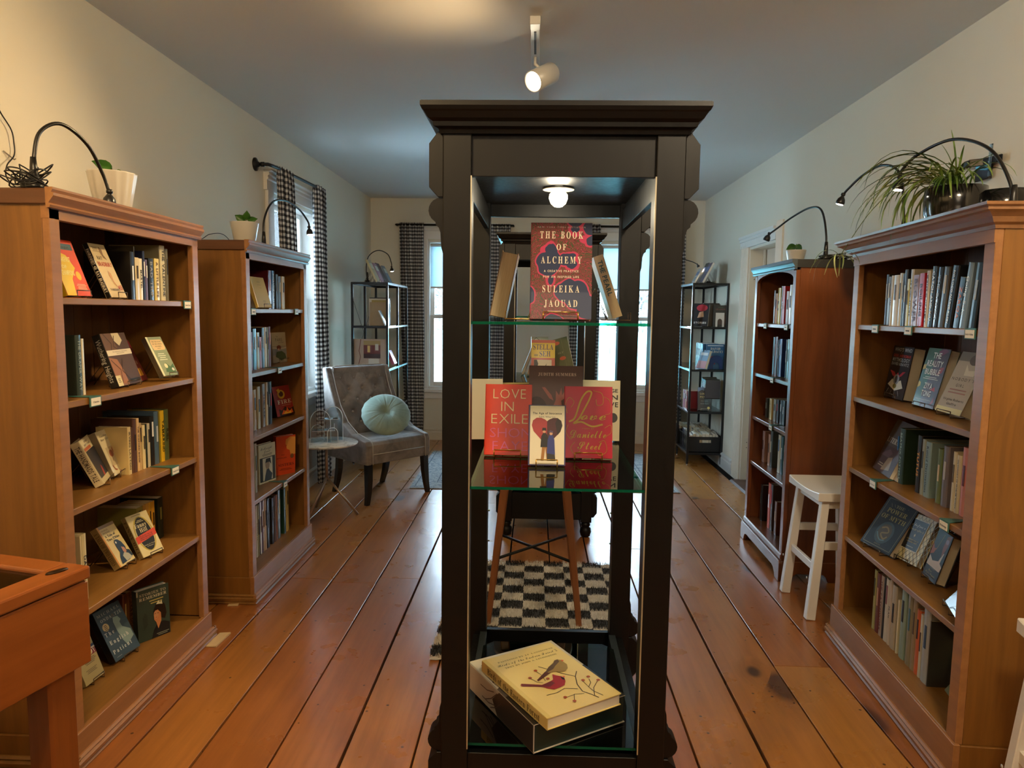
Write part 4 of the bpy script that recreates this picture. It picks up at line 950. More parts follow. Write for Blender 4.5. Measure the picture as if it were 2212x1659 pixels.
MB().tube(bez([(-1.805, 2.36, 2.12), (-1.808, 2.395, 2.075), (-1.808, 2.44, 2.03), (-1.808, 2.45, 1.99), (-1.808, 2.448, 1.945), (-1.80, 2.40, 1.90), (-1.78, 2.375, 1.85), (-1.70, 2.36, 1.79), (-1.62, 2.25, 1.772), (-1.50, 2.08, 1.771)], 8), .0024, 6).build('cord', M_GN, cd)
for y, z in ((2.445, 1.93), (2.385, 2.095)): MB().tube([(-1.817, y-.035, z+.022), (-1.806, y, z), (-1.806, y+.006, z+.004)], .0022, 5).build('clip', mat('8a8478', .4, .7), cd)
cd = thing('lamp_cord', 'thin black cord looping between the tops of the two left bookcases', 'cord')
MB().tube(bez([(-1.50, 2.92, 1.77), (-1.56, 3.02, 1.80), (-1.60, 3.14, 1.775), (-1.60, 3.34, 1.752), (-1.58, 3.42, 1.785), (-1.56, 3.52, 1.795), (-1.56, 3.64, 1.755)], 8), .0018, 6).build('cord', M_GN, cd)

# ================================================================== PLANTS
M_POTW = mat('ddd6c8', .35, coat=.3); M_SOIL = mat('2a1c12', .9); M_POTB = mat('0b0c0e', .18, coat=.6)
def leafmat(name, a, b, sc=14.0):
    s = NT(name); tc = s.n('ShaderNodeTexCoord'); nz = s.n('ShaderNodeTexNoise', Scale=sc, Detail=3.0); s.l(tc.outputs['Object'], nz.inputs['Vector'])
    cr = s.n('ShaderNodeValToRGB'); cr.color_ramp.elements[0].position = .45; cr.color_ramp.elements[1].position = .58; cr.color_ramp.elements[0].color = (*lin(a), 1); cr.color_ramp.elements[1].color = (*lin(b), 1)
    s.l(nz.outputs['Fac'], cr.inputs[0]); s.l(cr.outputs[0], s.b.inputs['Base Color']); s.b.inputs['Roughness'].default_value = .35; return s.m
M_LF = leafmat('pothos_leaf', '2f5a1a', '3f6e22'); M_LFV = leafmat('variegated_leaf', '3f6a22', 'a9b26a', 30.0); M_STEM = mat('5a6a2a', .5)
def heart_leaf(parent, p, d, n, L, m):
    d = Vector(d).normalized(); n = Vector(n); n = (n-d*n.dot(d)).normalized(); s = d.cross(n); vs = []; P = Vector(p)
    prof = [(0, 0), (.06, .22), (.2, .36), (.42, .40), (.65, .30), (.85, .13), (1, 0)]
    for (a, w) in prof:
        c = P+d*(a*L)+n*(-.10*L*a*a)
        vs += [tuple(c-s*w*L+n*.05*L), tuple(c), tuple(c+s*w*L+n*.05*L)]
    fs = []
    for i in range(len(prof)-1): a = 3*i; fs += [(a, a+1, a+4, a+3), (a+1, a+2, a+5, a+4)]
    o = MB().add(vs, fs, 0, True).build('leaf', m, parent); sd = o.modifiers.new('t', 'SOLIDIFY'); sd.thickness = .0008; return o
def ribpot(label, loc, r, h, leaves, ribs=14, lab2=None):
    t = thing('potted_plant', label, 'plant', T(*loc))
    wv = (lambda a: 1+.028*cos(a*ribs)) if ribs else None
    MB().lathe([(r*.62, 0), (r*.66, .004), (r*.98, h-.004), (r, h), (r*.94, h), (r*.90, h-.02), (r*.60, .012), (0, .012)], (0, 0, 0), 84, M=None, wave=wv).build('pot', M_POTW, t)
    MB().lathe([(r*.84, h*.72), (r*.84, h*.74), (0, h*.75)], (0, 0, 0), 20).build('soil', M_SOIL, t)
    for (p, d, n, L, m) in leaves:
        heart_leaf(t, p, d, n, L, m); MB().tube(bez([(0, 0, h*.74), (p[0]*.5, p[1]*.5, max(h, p[2])*1.02), p], 5), .0018, 5).build('stem', M_STEM, t)
    return t
ribpot('small pothos in a ribbed white pot on the near left bookcase', (-1.585, 2.645, 1.766), .083, .158, [((.0, -.0, .170), (-.62, -.55, .35), (0.5, -.7, .5), .068, M_LF), ((.012, -.01, .160), (-.45, -.5, -.75), (.5, -.75, .3), .072, M_LFV), ((.045, .01, .13), (.5, .35, .25), (.3, -.8, .5), .034, M_LF), ((.03, .0, .135), (.15, .1, -1), (.5, -.7, .3), .04, M_LFV), ((.04, .0, .165), (.25, .15, -1), (.5, -.7, .3), .03, M_LF)])
ribpot('little green leafed plant in a cream pot on the second left bookcase', (-1.55, 3.76, 1.748), .074, .135, [((0, 0, .142), (-.7, -.3, .5), (.4, -.9, .2), .055, M_LF), ((.01, 0, .15), (.2, -.3, .6), (.5, -.8, .3), .05, M_LF), ((.02, 0, .145), (.8, .1, .2), (.3, -.8, .5), .05, M_LF), ((.03, -.01, .135), (.2, .1, -.9), (.5, -.8, .2), .055, M_LFV), ((-.02, 0, .13), (-.2, -.3, -.9), (.4, -.9, .1), .04, M_LF)], ribs=0)
ribpot('single leafed seedling in a small cream pot on the narrow right bookcase', (1.555, 4.375, 1.726), .058, .098, [((-.005, 0, .125), (-.9, -.1, -.35), (-.2, -.9, .5), .06, M_LF), ((.0, 0, .13), (.75, -.1, -.8), (-.2, -.9, .4), .05, M_LF)], ribs=0)
# spider plant
sp_ = thing('spider_plant', 'spider plant with long arching leaves in a wide glossy black pot on the right bookcase', 'plant', T(1.525, 2.70, 1.747))
MB().lathe([(.060, 0), (.082, .01), (.100, .06), (.104, .11), (.100, .155), (.095, .157), (.094, .148), (.075, .03), (0, .03)], (0, 0, 0), 40).build('pot', M_POTB, sp_)
MB().lathe([(.094, .13), (0, .138)], (0, 0, 0), 24).build('soil', M_SOIL, sp_)
M_SPL = leafmat('spider_leaf', '3d5a1e', '6d8638', 9.0); M_SPP = leafmat('spider_leaf_pale', '7d9050', 'a8b07a', 9.0)
def blade(parent, p0, az, L, rise, droop, w, m, twist=0.0):
    n = 11; P = []; u = Vector((cos(az), sin(az), 0)); x = 0; z = 0; ang = rise; st = L/n; s = Vector((-sin(az), cos(az), 0))
    c = Vector(p0); P.append(c.copy())
    for i in range(n): c = c+u*(st*cos(ang))+Vector((0, 0, st*sin(ang)))+s*twist*st*(i/n); ang -= droop/n; ang = max(ang, radians(-84)); P.append(c.copy())
    vs = []; 
    for i, q in enumerate(P):
        t = i/n; ww = w*(.45+1.1*t)*(1-t)**.55 if t < 1 else 0; ww = max(ww, .0006)
        vs += [tuple(q-s*ww+Vector((0, 0, ww*.45))), tuple(q), tuple(q+s*ww+Vector((0, 0, ww*.45)))]
    fs = []
    for i in range(n): a = 3*i; fs += [(a, a+1, a+4, a+3), (a+1, a+2, a+5, a+4)]
    MB().add(vs, fs, 0, True).build('leaf', m, parent)
r = random.Random(21)
for k in range(46):      # sweeping out over the crown, towards the room and the far end
    az = radians(r.uniform(95, 200)); L = r.uniform(.26, .50); blade(sp_, (r.uniform(-.04, .03), r.uniform(-.03, .05), .14), az, L, radians(r.uniform(35, 78)), radians(r.uniform(125, 175)), r.uniform(.006, .0095), M_SPL if r.random() < .8 else M_SPP, r.uniform(-.3, .3))
for k in range(22):
    az = radians(r.uniform(200, 320)); L = r.uniform(.16, .30); blade(sp_, (r.uniform(-.05, .02), r.uniform(-.06, .02), .14), az, L, radians(r.uniform(50, 85)), radians(r.uniform(110, 175)), r.uniform(.0045, .007), M_SPL, r.uniform(-.3, .3))
for az, L, ri, dr_ in ((100, .24, 88, 20), (120, .20, 86, 35), (80, .17, 80, 60), (300, .2, 75, 80), (250, .18, 82, 50)): blade(sp_, (0, 0, .14), radians(az), L, radians(ri), radians(dr_), .006, M_SPL)
# hanging plantlet on a runner
MB().tube(bez([(-.02, .05, .14), (-.10, .16, .20), (-.17, .27, .12), (-.235, .36, -.03), (-.245, .385, -.07)], 6), .0016, 5).build('runner', M_STEM, sp_)
for k in range(11): blade(sp_, (-.245, .385, -.065), radians(k*33), r.uniform(.10, .19), radians(r.uniform(5, 50)), radians(r.uniform(110, 150)), .0045, M_SPP, r.uniform(-.4, .4))
b2 = thing('flower_pot', 'second glossy black pot partly behind the spider plant pot', 'pot', T(1.655, 2.63, 1.747))
MB().lathe([(.05, 0), (.066, .01), (.082, .08), (.080, .135), (.074, .135), (.06, .02), (0, .02)], (0, 0, 0), 32).build('pot', M_POTB, b2); MB().lathe([(.073, .115), (0, .12)], (0, 0, 0), 18).build('soil', M_SOIL, b2)
rt_ = thing('wall_bracket', 'black bracket with a clear plastic plate on the wall above the spider plant', 'bracket', T(XR, 2.98, 2.03))
MB().prism([(-.005, -.10), (-.005, .02), (-.06, .035), (-.075, .02), (-.075, -.02), (-.04, -.05), (-.02, -.14)], 'Z', 0, .03).build('bracket_arm', M_POTB, rt_, .003)
MB().box(-.02, -.06, -.05, -.005, .03, .0).build('wall_plate', M_POTB, rt_, .002)
MB().box(-.050, -.12, -.05, -.047, -.10, .07).build('clear_strip', M_ACR, rt_)
# ================================================================== BOOKS
M_PAGE = NT('page_edges'); _tc = M_PAGE.n('ShaderNodeTexCoord'); _w = M_PAGE.n('ShaderNodeTexNoise', Scale=900.0, Detail=1.0); _m3 = M_PAGE.n('ShaderNodeMapping'); _m3.inputs['Scale'].default_value = (1, 1, .02)
M_PAGE.l(_tc.outputs['Object'], _m3.inputs['Vector']); M_PAGE.l(_m3.outputs[0], _w.inputs['Vector']); M_PAGE.l(M_PAGE.mix(_w.outputs['Fac'], lin('b8a27c'), lin('e2d3b0')), M_PAGE.b.inputs['Base Color']); M_PAGE.b.inputs['Roughness'].default_value = .85; M_PAGE = M_PAGE.m
M_PAGEW = mat('e6dfcc', .85)
def cov(h, r=.38): return mat(h, r, coat=.25)
def book_spine(M, w, h, d, hexc, words='', tc='ffffff', label='', group=None, hard=None, pages=None, style='bold', cat='book'):
    """a book standing spine towards the viewer: x across the spine, y into the shelf, z up"""
    t = thing('book', label, cat, M, group); hard = (w > .018 and h > .19) if hard is None else hard
    c = .0022 if hard else .0006; o = .003 if hard else 0
    mb = MB(); m = w/2
    rd = min(.003 if hard else .0012, w*.2)
    # spine with a softly rounded face, and two boards, one profile extruded upward
    outer = [(-m, d), (-m, rd), (-m*.75, .0004), (0, -.0012 if hard else 0), (m*.75, .0004), (m, rd), (m, d)]
    inner = [(m-c, d), (m-c, c+.001), (-m+c, c+.001), (-m+c, d)]
    n = len(outer); k = len(inner)
    poly = outer+inner
    mb.prism([(x, y) for x, y in outer[0:2]]+[(-m+c, c+.001), (-m+c, d)], 'Z', 0, h)
    mb.prism([(m-c, d), (m-c, c+.001)]+[(x, y) for x, y in outer[5:7]], 'Z', 0, h)
    mb.prism([outer[1], outer[2], outer[3], outer[4], outer[5], (m-c, c+.001), (-m+c, c+.001)], 'Z', 0, h)
    mb.build('cover', cov(hexc), t)
    MB().box(-m+c+.0001, c+.0012, o+.0008, m-c-.0001, d-o-.0012, h-o-.0008).build('pages', pages or M_PAGE, t)
    if words:
        V, F, W_ = text2d(words, style); s = min(w*.48/.72, (h*.82)/W_); s_x = min((h*.84)/W_, s*1.25)
        cx = W_*s_x/2; b = MB()
        # reads top to bottom: glyph x runs down, glyph y runs to the right
        b.add([(p[1]*s-.36*s, -.0020 if hard else -.0009, h*.5+cx-p[0]*s_x) for p in V], F); b.build('title', mat(tc, .5), t)
    elif w > .012:
        b = MB(); q = random.Random(int(h*1e5)+int(w*1e5)); x = w*.14; z0 = h*q.uniform(.40, .6)
        b.box(-x, -.0022, z0, x, -.0008, z0+h*.3); b.build('title', mat(tc, .5), t)
    return t
def strip(P, w):
    """2-D polyline to a thin ribbon of quads"""
    V = []; F = []
    for i, p in enumerate(P):
        a = P[max(i-1, 0)]; b = P[min(i+1, len(P)-1)]; L = hypot(b[0]-a[0], b[1]-a[1]) or 1; nx, nz = -(b[1]-a[1])/L*w/2, (b[0]-a[0])/L*w/2
        V += [(p[0]-nx, p[1]-nz), (p[0]+nx, p[1]+nz)]
        if i: F.append((2*i-2, 2*i, 2*i+1, 2*i-1))
    return V, F
def art_mesh(parent, W, H, items, y0=-.0005, name='cover_print', gloss=.4):
    mats = []; idx = {}; mb = MB(); lay = 0
    def mi(h):
        if h not in idx:
            idx[h] = len(mats); mats.append(h if isinstance(h, bpy.types.Material) else mat(h, gloss, coat=.2))
        return idx[h]
    X = lambda u: (u-.5)*W
    for it in items:
        y = y0-.00011*lay; k = it[0]; lay += 1
        if k == 'r': _, a, b, c, d, h = it; mb.add([(X(a), y, b*H), (X(c), y, b*H), (X(c), y, d*H), (X(a), y, d*H)], [(0, 1, 2, 3)], mi(h))
        elif k == 'e':
            _, cx, cz, rx, rz, h = it; n = 26; mb.add([(X(cx+rx*cos(2*pi*i/n)), y, (cz+rz*sin(2*pi*i/n))*H) for i in range(n)], [tuple(range(n))], mi(h))
        elif k == 'p': mb.add([(X(a), y, b*H) for a, b in it[1]], [tuple(range(len(it[1])))], mi(it[2]))
        elif k == 'l':
            P = [(X(a), b*H) for a, b in it[1]]
            if len(it) > 4: P = [(q[0], q[1]) for q in bez([(p[0], p[1], 0) for p in P], 8)]
            V, F = strip(P, it[2]*W); mb.add([(p[0], y, p[1]) for p in V], F, mi(it[3]))
        elif k == 't':
            _, s_, cx, z, w, hh, h = it[:7]; st = it[7] if len(it) > 7 else 'sans'; al = it[8] if len(it) > 8 else 'c'
            V, F, W_ = text2d(s_, st, it[9] if len(it) > 9 else .09); sz = hh*H/.72; sx = min(sz*1.35, w*W/W_)
            sx = w*W/W_ if w*W/W_ < sz*1.6 else sz*1.2
            x0 = X(cx)-W_*sx/2 if al == 'c' else X(cx)
            mb.add([(x0+p[0]*sx, y, z*H+p[1]*sz) for p in V], F, mi(h))
        elif k == 'lines':   # small print as rows of fine bars
            _, cx, z, w, n, gap, h = it; q = random.Random(int(z*1e4))
            for i in range(n): ww = w*q.uniform(.6, 1); mb.add([(X(cx-ww/2), y, (z-i*gap)*H), (X(cx+ww/2), y, (z-i*gap)*H), (X(cx+ww/2), y, (z-i*gap+gap*.4)*H), (X(cx-ww/2), y, (z-i*gap+gap*.4)*H)], [(0, 1, 2, 3)], mi(h))
    return mb.build(name, mats, parent)
def book_face(M, W, H, D, hexc, items, label, spine=None, pages=None, group=None, hard=None, cat='book', spine_items=None):
    """front cover towards the viewer: x right, z up, y into the book; spine at the left"""
    t = thing('book', label, cat, M, group); hard = D > .02 if hard is None else hard
    c = .0022 if hard else .0008; o = .003 if hard else 0; m = W/2
    mb = MB(); mb.box(-m+.0006, 0, 0, m, c, H); mb.box(-m+.0006, D-c, 0, m, D, H)
    mb.build('cover', cov(hexc), t, .0004)
    sp = MB().prism([(-m, .002), (-m+.0012, 0), (-m+c+.0006, 0), (-m+c+.0006, D), (-m+.0012, D), (-m, D-.002)], 'Z', 0, H).build('spine', cov(spine or hexc), t)
    if spine_items:
        s_, tcol, st = spine_items; V, F, W_ = text2d(s_, st); s = D*.6/.72; sx = H*.8/W_
        MB().add([(-m-.0004, D*.5-(p[1]-.36)*s*1.0, H*.9-p[0]*sx) for p in V], [f[::-1] for f in F]).build('spine_lettering', mat(tcol, .5), t)
    MB().box(-m+c+.0008, c+.0001, o+.0005, m-o-.0005, D-c-.0001, H-o-.0005).build('pages', pages or M_PAGEW, t)
    if items: art_mesh(t, W, H, items)
    return t
def easel(M, W, D, label, mt, H=.12, tw=False):
    """wire easel for a leaning book, placed in the book's upright frame (x right, y back)"""
    t = thing('book_easel', label, 'easel', M); r = .0017; ww = W*.28
    for s in (-1, 1):
        x = s*ww
        MB().tube([(x, -.012, .024), (x, -.013, .004), (x, D+.02, .003), (x*.6, D+.035, .004)], r, 6).build('lip_wire', mt, t)
        MB().tube([(x*.6, D+.02, .004), (x*.5, D+.055, H), (x*.55, D+.115, .003)], r, 6).build('back_leg', mt, t)
    MB().tube([(-ww, -.012, .024), (ww, -.012, .024)], r, 6).build('front_wire', mt, t)
    MB().tube([(-ww*.5, D+.055, H), (ww*.5, D+.055, H)], r, 6).build('top_wire', mt, t)
    return t
M_WIRE = mat('6a5a48', .35, .9); M_GOLD = mat('c8a050', .3, 1.0); M_ALCH = NT('marbled_cover')
def marbled():
    s = M_ALCH; tc = s.n('ShaderNodeTexCoord'); n1 = s.n('ShaderNodeTexNoise', Scale=9.0, Detail=2.0, Distortion=1.2); s.l(tc.outputs['Object'], n1.inputs['Vector'])
    n2 = s.n('ShaderNodeTexNoise', Scale=14.0, Detail=3.0, Distortion=3.5); s.l(tc.outputs['Object'], n2.inputs['Vector'])
    w = s.math('FRACT', s.math('MULTIPLY', n2.outputs['Fac'], 9.0)); cr = s.n('ShaderNodeValToRGB'); cr.color_ramp.interpolation = 'LINEAR'; e = cr.color_ramp.elements
    e[0].position = 0; e[0].color = (*lin('4a2e18'), 1); e[1].position = 1; e[1].color = (*lin('3c2a1a'), 1)
    for p, c in ((.22, '6a2420'), (.36, 'a8304a'), (.44, '4a3216'), (.60, '2e4a20'), (.74, '5e3a22'), (.88, 'b02c50')): x = e.new(p); x.color = (*lin(c), 1)
    s.l(w, cr.inputs[0]); v = s.n('ShaderNodeTexVoronoi', Scale=15.0); s.l(tc.outputs['Object'], v.inputs['Vector']); 
    d = s.math('ADD', v.outputs['Distance'], s.math('MULTIPLY', n1.outputs['Fac'], .5))
    ring = s.math('LESS_THAN', d, .80); core = s.math('LESS_THAN', d, .75)
    c = s.mix(ring, cr.outputs[0], lin('c0305c')); c = s.mix(core, c, lin('1c2c52')); s.l(c, s.b.inputs['Base Color']); s.b.inputs['Roughness'].default_value = .3; s.b.inputs['Coat Weight'].default_value = .4; return s.m
marbled(); M_ALCH = M_ALCH.m
K = '141210'; IV = 'f0e6cc'
ART = {
'champ': [('r', 0, .83, 1, 1, 'd8431a'), ('p', [(0, 0), (0, .70), (.25, .78), (.55, .72), (.72, .5), (.45, .3), (.35, 0)], 'f2c81e'), ('r', .05, .82, .92, .93, '2d5a66'), ('t', 'Vonnegut', .5, .845, .8, .05, K, 'bold'), ('t', 'BREAKFAST', .38, .60, .55, .09, 'f8e88a', 'bold'), ('t', 'OF', .30, .48, .2, .06, 'f8e88a', 'bold'), ('t', 'CHAMPIONS', .36, .36, .5, .09, 'f8e88a', 'bold'), ('e', .74, .36, .10, .08, 'f0b818'), ('lines', .7, .2, .4, 5, .022, 'f6c8a0')],
'fahr': [('lines', .3, .93, .4, 5, .02, '6a5038'), ('t', 'RAY', .35, .70, .3, .07, '3a3028', 'bold'), ('t', 'BRADBURY', .52, .58, .85, .08, 'b03020', 'bold'), ('p', [(.55, .95), (.7, .9), (.66, .8), (.78, .7), (.6, .74), (.5, .85)], '8a6a48'), ('p', [(.5, .5), (.62, .45), (.6, .3), (.75, .15), (.55, .25), (.45, .4)], 'c89868'), ('t', 'FAHRENHEIT', .45, .12, .6, .045, '4a3a2a', 'bold'), ('t', '451', .82, .14, .25, .09, 'b03020', 'bold')],
'wuthering': [('r', 0, 0, 1, 1, '5a4234'), ('p', [(.42, 1), (.72, 1), (.78, .85), (.6, .75), (.45, .85)], 'e2d2a8'), ('p', [(0, .6), (.5, .65), (.4, 1), (.0, 1)], '7a5a42'), ('p', [(0, 0), (.45, 0), (.4, .3), (.3, .5), (0, .55)], 'a8714c'), ('l', [(.1, 1), (.3, .8), (.2, .66)], .02, '3a281c'), ('l', [(.5, .95), (.35, .75), (.6, .62)], .02, '3a281c'), ('l', [(.05, .5), (.3, .3), (.2, .05)], .02, '4a3020'), ('l', [(.5, .5), (.35, .28), (.6, .05)], .02, '3a281c'), ('r', 0, .575, 1, .68, 'efe2c4'), ('t', 'WUTHERING HEIGHTS', .52, .63, .6, .025, '9a8a70', 'serif'), ('lines', .52, .605, .4, 1, .02, '9a8a70'), ('r', .52, .04, .95, .10, K), ('r', -.02, .0, .18, .20, 'e6d8a0'), ('lines', .08, .13, .12, 3, .03, '6a5a30')],
'maroon': [('t', 'READ', .6, .4, .5, .1, 'e0c8a0', 'script'), ('r', .5, .12, .85, .3, 'c89030')],
'lake': [('r', 0, 0, 1, 1, '8a9a78'), ('r', 0, 0, .12, 1, 'e0e0b8'), ('p', [(.2, .66), (.9, .66), (.96, .72), (.96, .86), (.88, .93), (.22, .93), (.16, .86), (.16, .72)], 'e8c890'), ('t', 'THE TREASURE', .56, .86, .6, .03, '5a4a30', 'serif'), ('t', 'OF THE SIERRA', .56, .80, .62, .03, '5a4a30', 'serif'), ('t', 'MADRE', .56, .74, .4, .03, '5a4a30', 'serif'), ('lines', .56, .70, .3, 1, .02, '6a5a40'), ('lines', .5, .55, .6, 4, .05, 'dfe6cc'), ('p', [(.3, .1), (.9, .05), (.95, .3), (.7, .22), (.5, .33)], '3a6a3c'), ('e', .45, .25, .1, .06, 'e8e4b8'), ('e', .8, .15, .08, .04, 'e0e0d0')],
'handmaid': [('r', .04, .83, .96, .97, 'e8d8a8'), ('t', 'THE BEST', .5, .90, .8, .04, '6a5040', 'bold'), ('t', 'SHORT STORIES', .5, .84, .85, .04, '6a5040', 'bold'), ('r', .04, .75, .7, .81, 'c8683a'), ('r', .06, .12, .94, .74, '2c2a2c'), ('p', [(.4, .12), (.55, .35), (.62, .3), (.56, .12)], 'b0342a')],
'canadian': [('r', 0, 0, 1, 1, 'dccfa6'), ('t', 'Canadian', .45, .86, .55, .05, '5a4a3a', 'serif'), ('t', 'Short Fiction', .5, .78, .7, .05, '5a4a3a', 'serif'), ('r', .22, .2, .98, .62, 'bfae88'), ('e', .5, .47, .16, .08, '8a4a36'), ('e', .78, .53, .14, .07, 'a05a34'), ('e', .86, .64, .06, .04, K), ('l', [(.5, .45), (.42, .3)], .03, '6a3a2a'), ('l', [(.2, .22), (.3, .12), (.42, .1)], .05, '9a4a38'), ('l', [(.6, .02), (.9, .12)], .06, 'a0483a')],
'tale': [('r', 0, .93, 1, 1, '9a8468'), ('r', 0, .0, .07, 1, 'd89030'), ('t', 'CHARLES', .30, .86, .4, .04, 'a0702c', 'serif'), ('t', 'DICKENS', .34, .80, .4, .04, 'a0702c', 'serif'), ('t', 'A Tale of', .45, .71, .6, .06, K, 'serif'), ('t', 'Two Cities', .52, .62, .72, .06, K, 'serif'), ('p', [(.42, .56), (.52, .6), (.66, .58), (.78, .5), (.84, .36), (.80, .30), (.95, .26), (.98, .12), (.7, .06), (.2, .04), (.28, .2), (.42, .3), (.40, .42)], '22303e'), ('e', .50, .53, .04, .025, 'e8e0c8'), ('p', [(.62, .40), (.76, .36), (.78, .27), (.68, .22), (.60, .28)], 'c88a6a'), ('p', [(.45, .2), (.6, .26), (.8, .2), (.9, .08), (.5, .06)], 'b8b49a'), ('l', [(.48, .56), (.46, .61)], .02, '7a5a1a')],
'fanny': [('lines', .45, .955, .6, 1, .025, '6a5a3a'), ('e', .5, .5, .42, .42, 'c8b048'), ('e', .5, .5, .37, .375, 'e8d9a0'), ('e', .5, .5, .34, .40, '24231e'), ('lines', .5, .82, .36, 2, .03, 'd8cca0'), ('t', 'Fanny', .46, .67, .55, .10, 'f0e2b0', 'serif'), ('t', 'Hill', .5, .55, .34, .10, 'f0e2b0', 'serif'), ('p', [(.02, .32), (.98, .40), (1.0, .56), (.03, .48)], 'e2502c'), ('t', 'THIS AND ONLY THIS IS THE', .5, .455, .62, .024, K, 'bold'), ('t', 'COMPLETE UNEXPURGATED', .5, .415, .62, .024, K, 'bold'), ('t', 'ORIGINAL THAT IS REVIEWED', .5, .375, .62, .024, K, 'bold'), ('t', 'Memoirs of a Woman', .5, .23, .5, .028, 'd8cca0', 'serif'), ('t', 'of Pleasure', .5, .19, .3, .028, 'd8cca0', 'serif')],
'tolstoy': [('r', 0, .64, 1, .70, '3c4a66'), ('r', 0, .62, 1, .645, 'e8e0c8'), ('r', 0, .5, 1, .62, '7a1a1a'), ('t', 'TOLSTOY', .5, .52, .95, .10, 'e8dcc0', 'serif'), ('e', .72, .56, .07, .05, 'd8c080'), ('lines', .55, .45, .7, 4, .03, '6a5a3a'), ('lines', .5, .25, .6, 3, .03, '7a6a48')],
'english': [('r', 0, 0, 1, 1, '3c4e58'), ('t', 'MICHAEL', .5, .88, .85, .055, 'a8a8a0', 'serif', 'c', .25), ('t', 'ONDAATJE', .52, .77, .8, .065, 'b8b8b0', 'serif', 'c', .2), ('e', .2, .66, .115, .075, 'd8c088'), ('lines', .2, .69, .16, 4, .03, '4a3a20'), ('p', [(.55, .76), (.72, .74), (.78, .66), (.70, .62), (.72, .52), (.95, .40), (.96, .26), (.62, .16), (.54, .3), (.5, .5), (.5, .68)], '8ea49c'), ('e', .58, .80, .05, .035, '5a5650'), ('t', 'The', .22, .49, .34, .08, 'e4e2d8', 'serif', 'c', .35), ('t', 'English', .45, .32, .72, .08, 'e4e2d8', 'serif', 'c', .35), ('t', 'Patient', .42, .14, .72, .08, 'e4e2d8', 'serif', 'c', .35), ('lines', .2, .06, .2, 1, .02, 'a0a0a0')],
'stories': [('r', 0, 0, 1, 1, '36493f'), ('r', .0, .9, .04, 1, 'b8b090'), ('t', 'STORIES TO', .5, .88, .82, .055, 'c8c0a0', 'serif'), ('t', 'REMEMBER', .5, .80, .85, .06, 'e0dab8', 'serif'), ('lines', .6, .74, .5, 2, .05, 'c8b868'), ('p', [(.18, .2), (.3, .3), (.3, .5), (.22, .55), (.15, .45)], '2c3c36'), ('p', [(.4, 0), (.98, 0), (.98, .22), (.8, .28), (.6, .27), (.48, .16)], '191c22'), ('p', [(.5, .55), (.58, .66), (.75, .68), (.86, .6), (.9, .42), (.84, .32), (.72, .36), (.62, .5), (.48, .48)], '1e1410'), ('p', [(.5, .5), (.62, .54), (.72, .46), (.72, .30), (.62, .16), (.56, .3), (.5, .36)], 'd8905c'), ('e', .57, .45, .075, .085, 'dca070'), ('l', [(.52, .47), (.56, .475)], .015, '3a1a10'), ('l', [(.60, .475), (.65, .47)], .015, '3a1a10'), ('l', [(.545, .395), (.59, .395)], .015, 'b03020'), ('p', [(.58, .65), (.66, .72), (.7, .67), (.76, .7), (.78, .62), (.68, .64)], 'e8e4c0'), ('lines', .75, .06, .4, 2, .03, '9aa090')],
'plainyellow': [('t', 'POEMS', .5, .82, .22, .03, '8a6a20', 'serif'), ('lines', .5, .74, .3, 1, .02, 'a88430'), ('lines', .55, .64, .25, 1, .02, 'a88430'), ('lines', .55, .22, .25, 3, .03, 'a88430')],
'darkpic': [('e', .5, .5, .4, .3, '6a4c30'), ('e', .4, .45, .15, .15, '9a7448')],
'paris': [('r', 0, 0, 1, 1, 'a89e88'), ('r', 0, .55, 1, 1, 'c2b490'), ('r', 0, .25, 1, .45, '8a8f92'), ('l', [(.0, .5), (.5, .46), (1, .52)], .04, 'c8c0ac'), ('t', 'The', .25, .84, .2, .05, '6a5a48', 'sans'), ('t', 'PARIS', .34, .70, .62, .11, '4a4238', 'thin'), ('t', 'APARTMENT', .45, .64, .7, .035, '6a6258', 'sans'), ('p', [(.2, .36), (.45, .38), (.62, .28), (.66, .14), (.4, .06), (.28, .14), (.14, .2)], '3a5236'), ('e', .32, .50, .11, .075, '7a3a24'), ('e', .30, .44, .05, .03, 'd8a888'), ('t', 'KELLY', .6, .05, .6, .035, 'ece4d4', 'bold')],
'fire': [('r', 0, 0, 1, 1, 'a02418'), ('p', [(.15, .0), (1, 0), (1, .26), (.75, .2), (.5, .3), (.3, .18), (.15, .25)], '2a0e0a'), ('p', [(.25, .05), (.4, .2), (.5, .1), (.6, .28), (.7, .1), (.85, .2), (.9, .06)], 'e8641a'), ('p', [(.35, .05), (.5, .17), (.6, .08), (.75, .15), (.8, .05)], 'f4b030'), ('e', .42, .72, .20, .15, 'd8a828'), ('e', .42, .73, .12, .09, '5a2410'), ('p', [(.2, .88), (.35, .92), (.4, .8), (.3, .76)], 'e0b030'), ('t', 'FIRE', .52, .40, .75, .14, 'f0e4cc', 'serif'), ('lines', .6, .34, .5, 1, .025, 'd0b090')],
'mcknight': [('r', .0, 0, 1, 1, 'd9cfa8'), ('t', 'McKnight', .45, .86, .7, .07, '4a463c', 'script'), ('t', 'Jovel', .5, .78, .4, .07, '4a463c', 'script'), ('lines', .5, .73, .7, 2, .03, '5a564a'), ('r', .05, .04, .97, .66, '33352c'), ('r', .22, .06, .80, .64, 'd6d0b4'), ('p', [(.3, .06), (.72, .06), (.78, .2), (.62, .3), (.58, .36), (.45, .36), (.36, .2)], '3c4650'), ('e', .50, .46, .13, .12, 'a08c74'), ('p', [(.36, .5), (.42, .62), (.68, .62), (.72, .45), (.62, .52), (.4, .52)], '1e1c1a')],
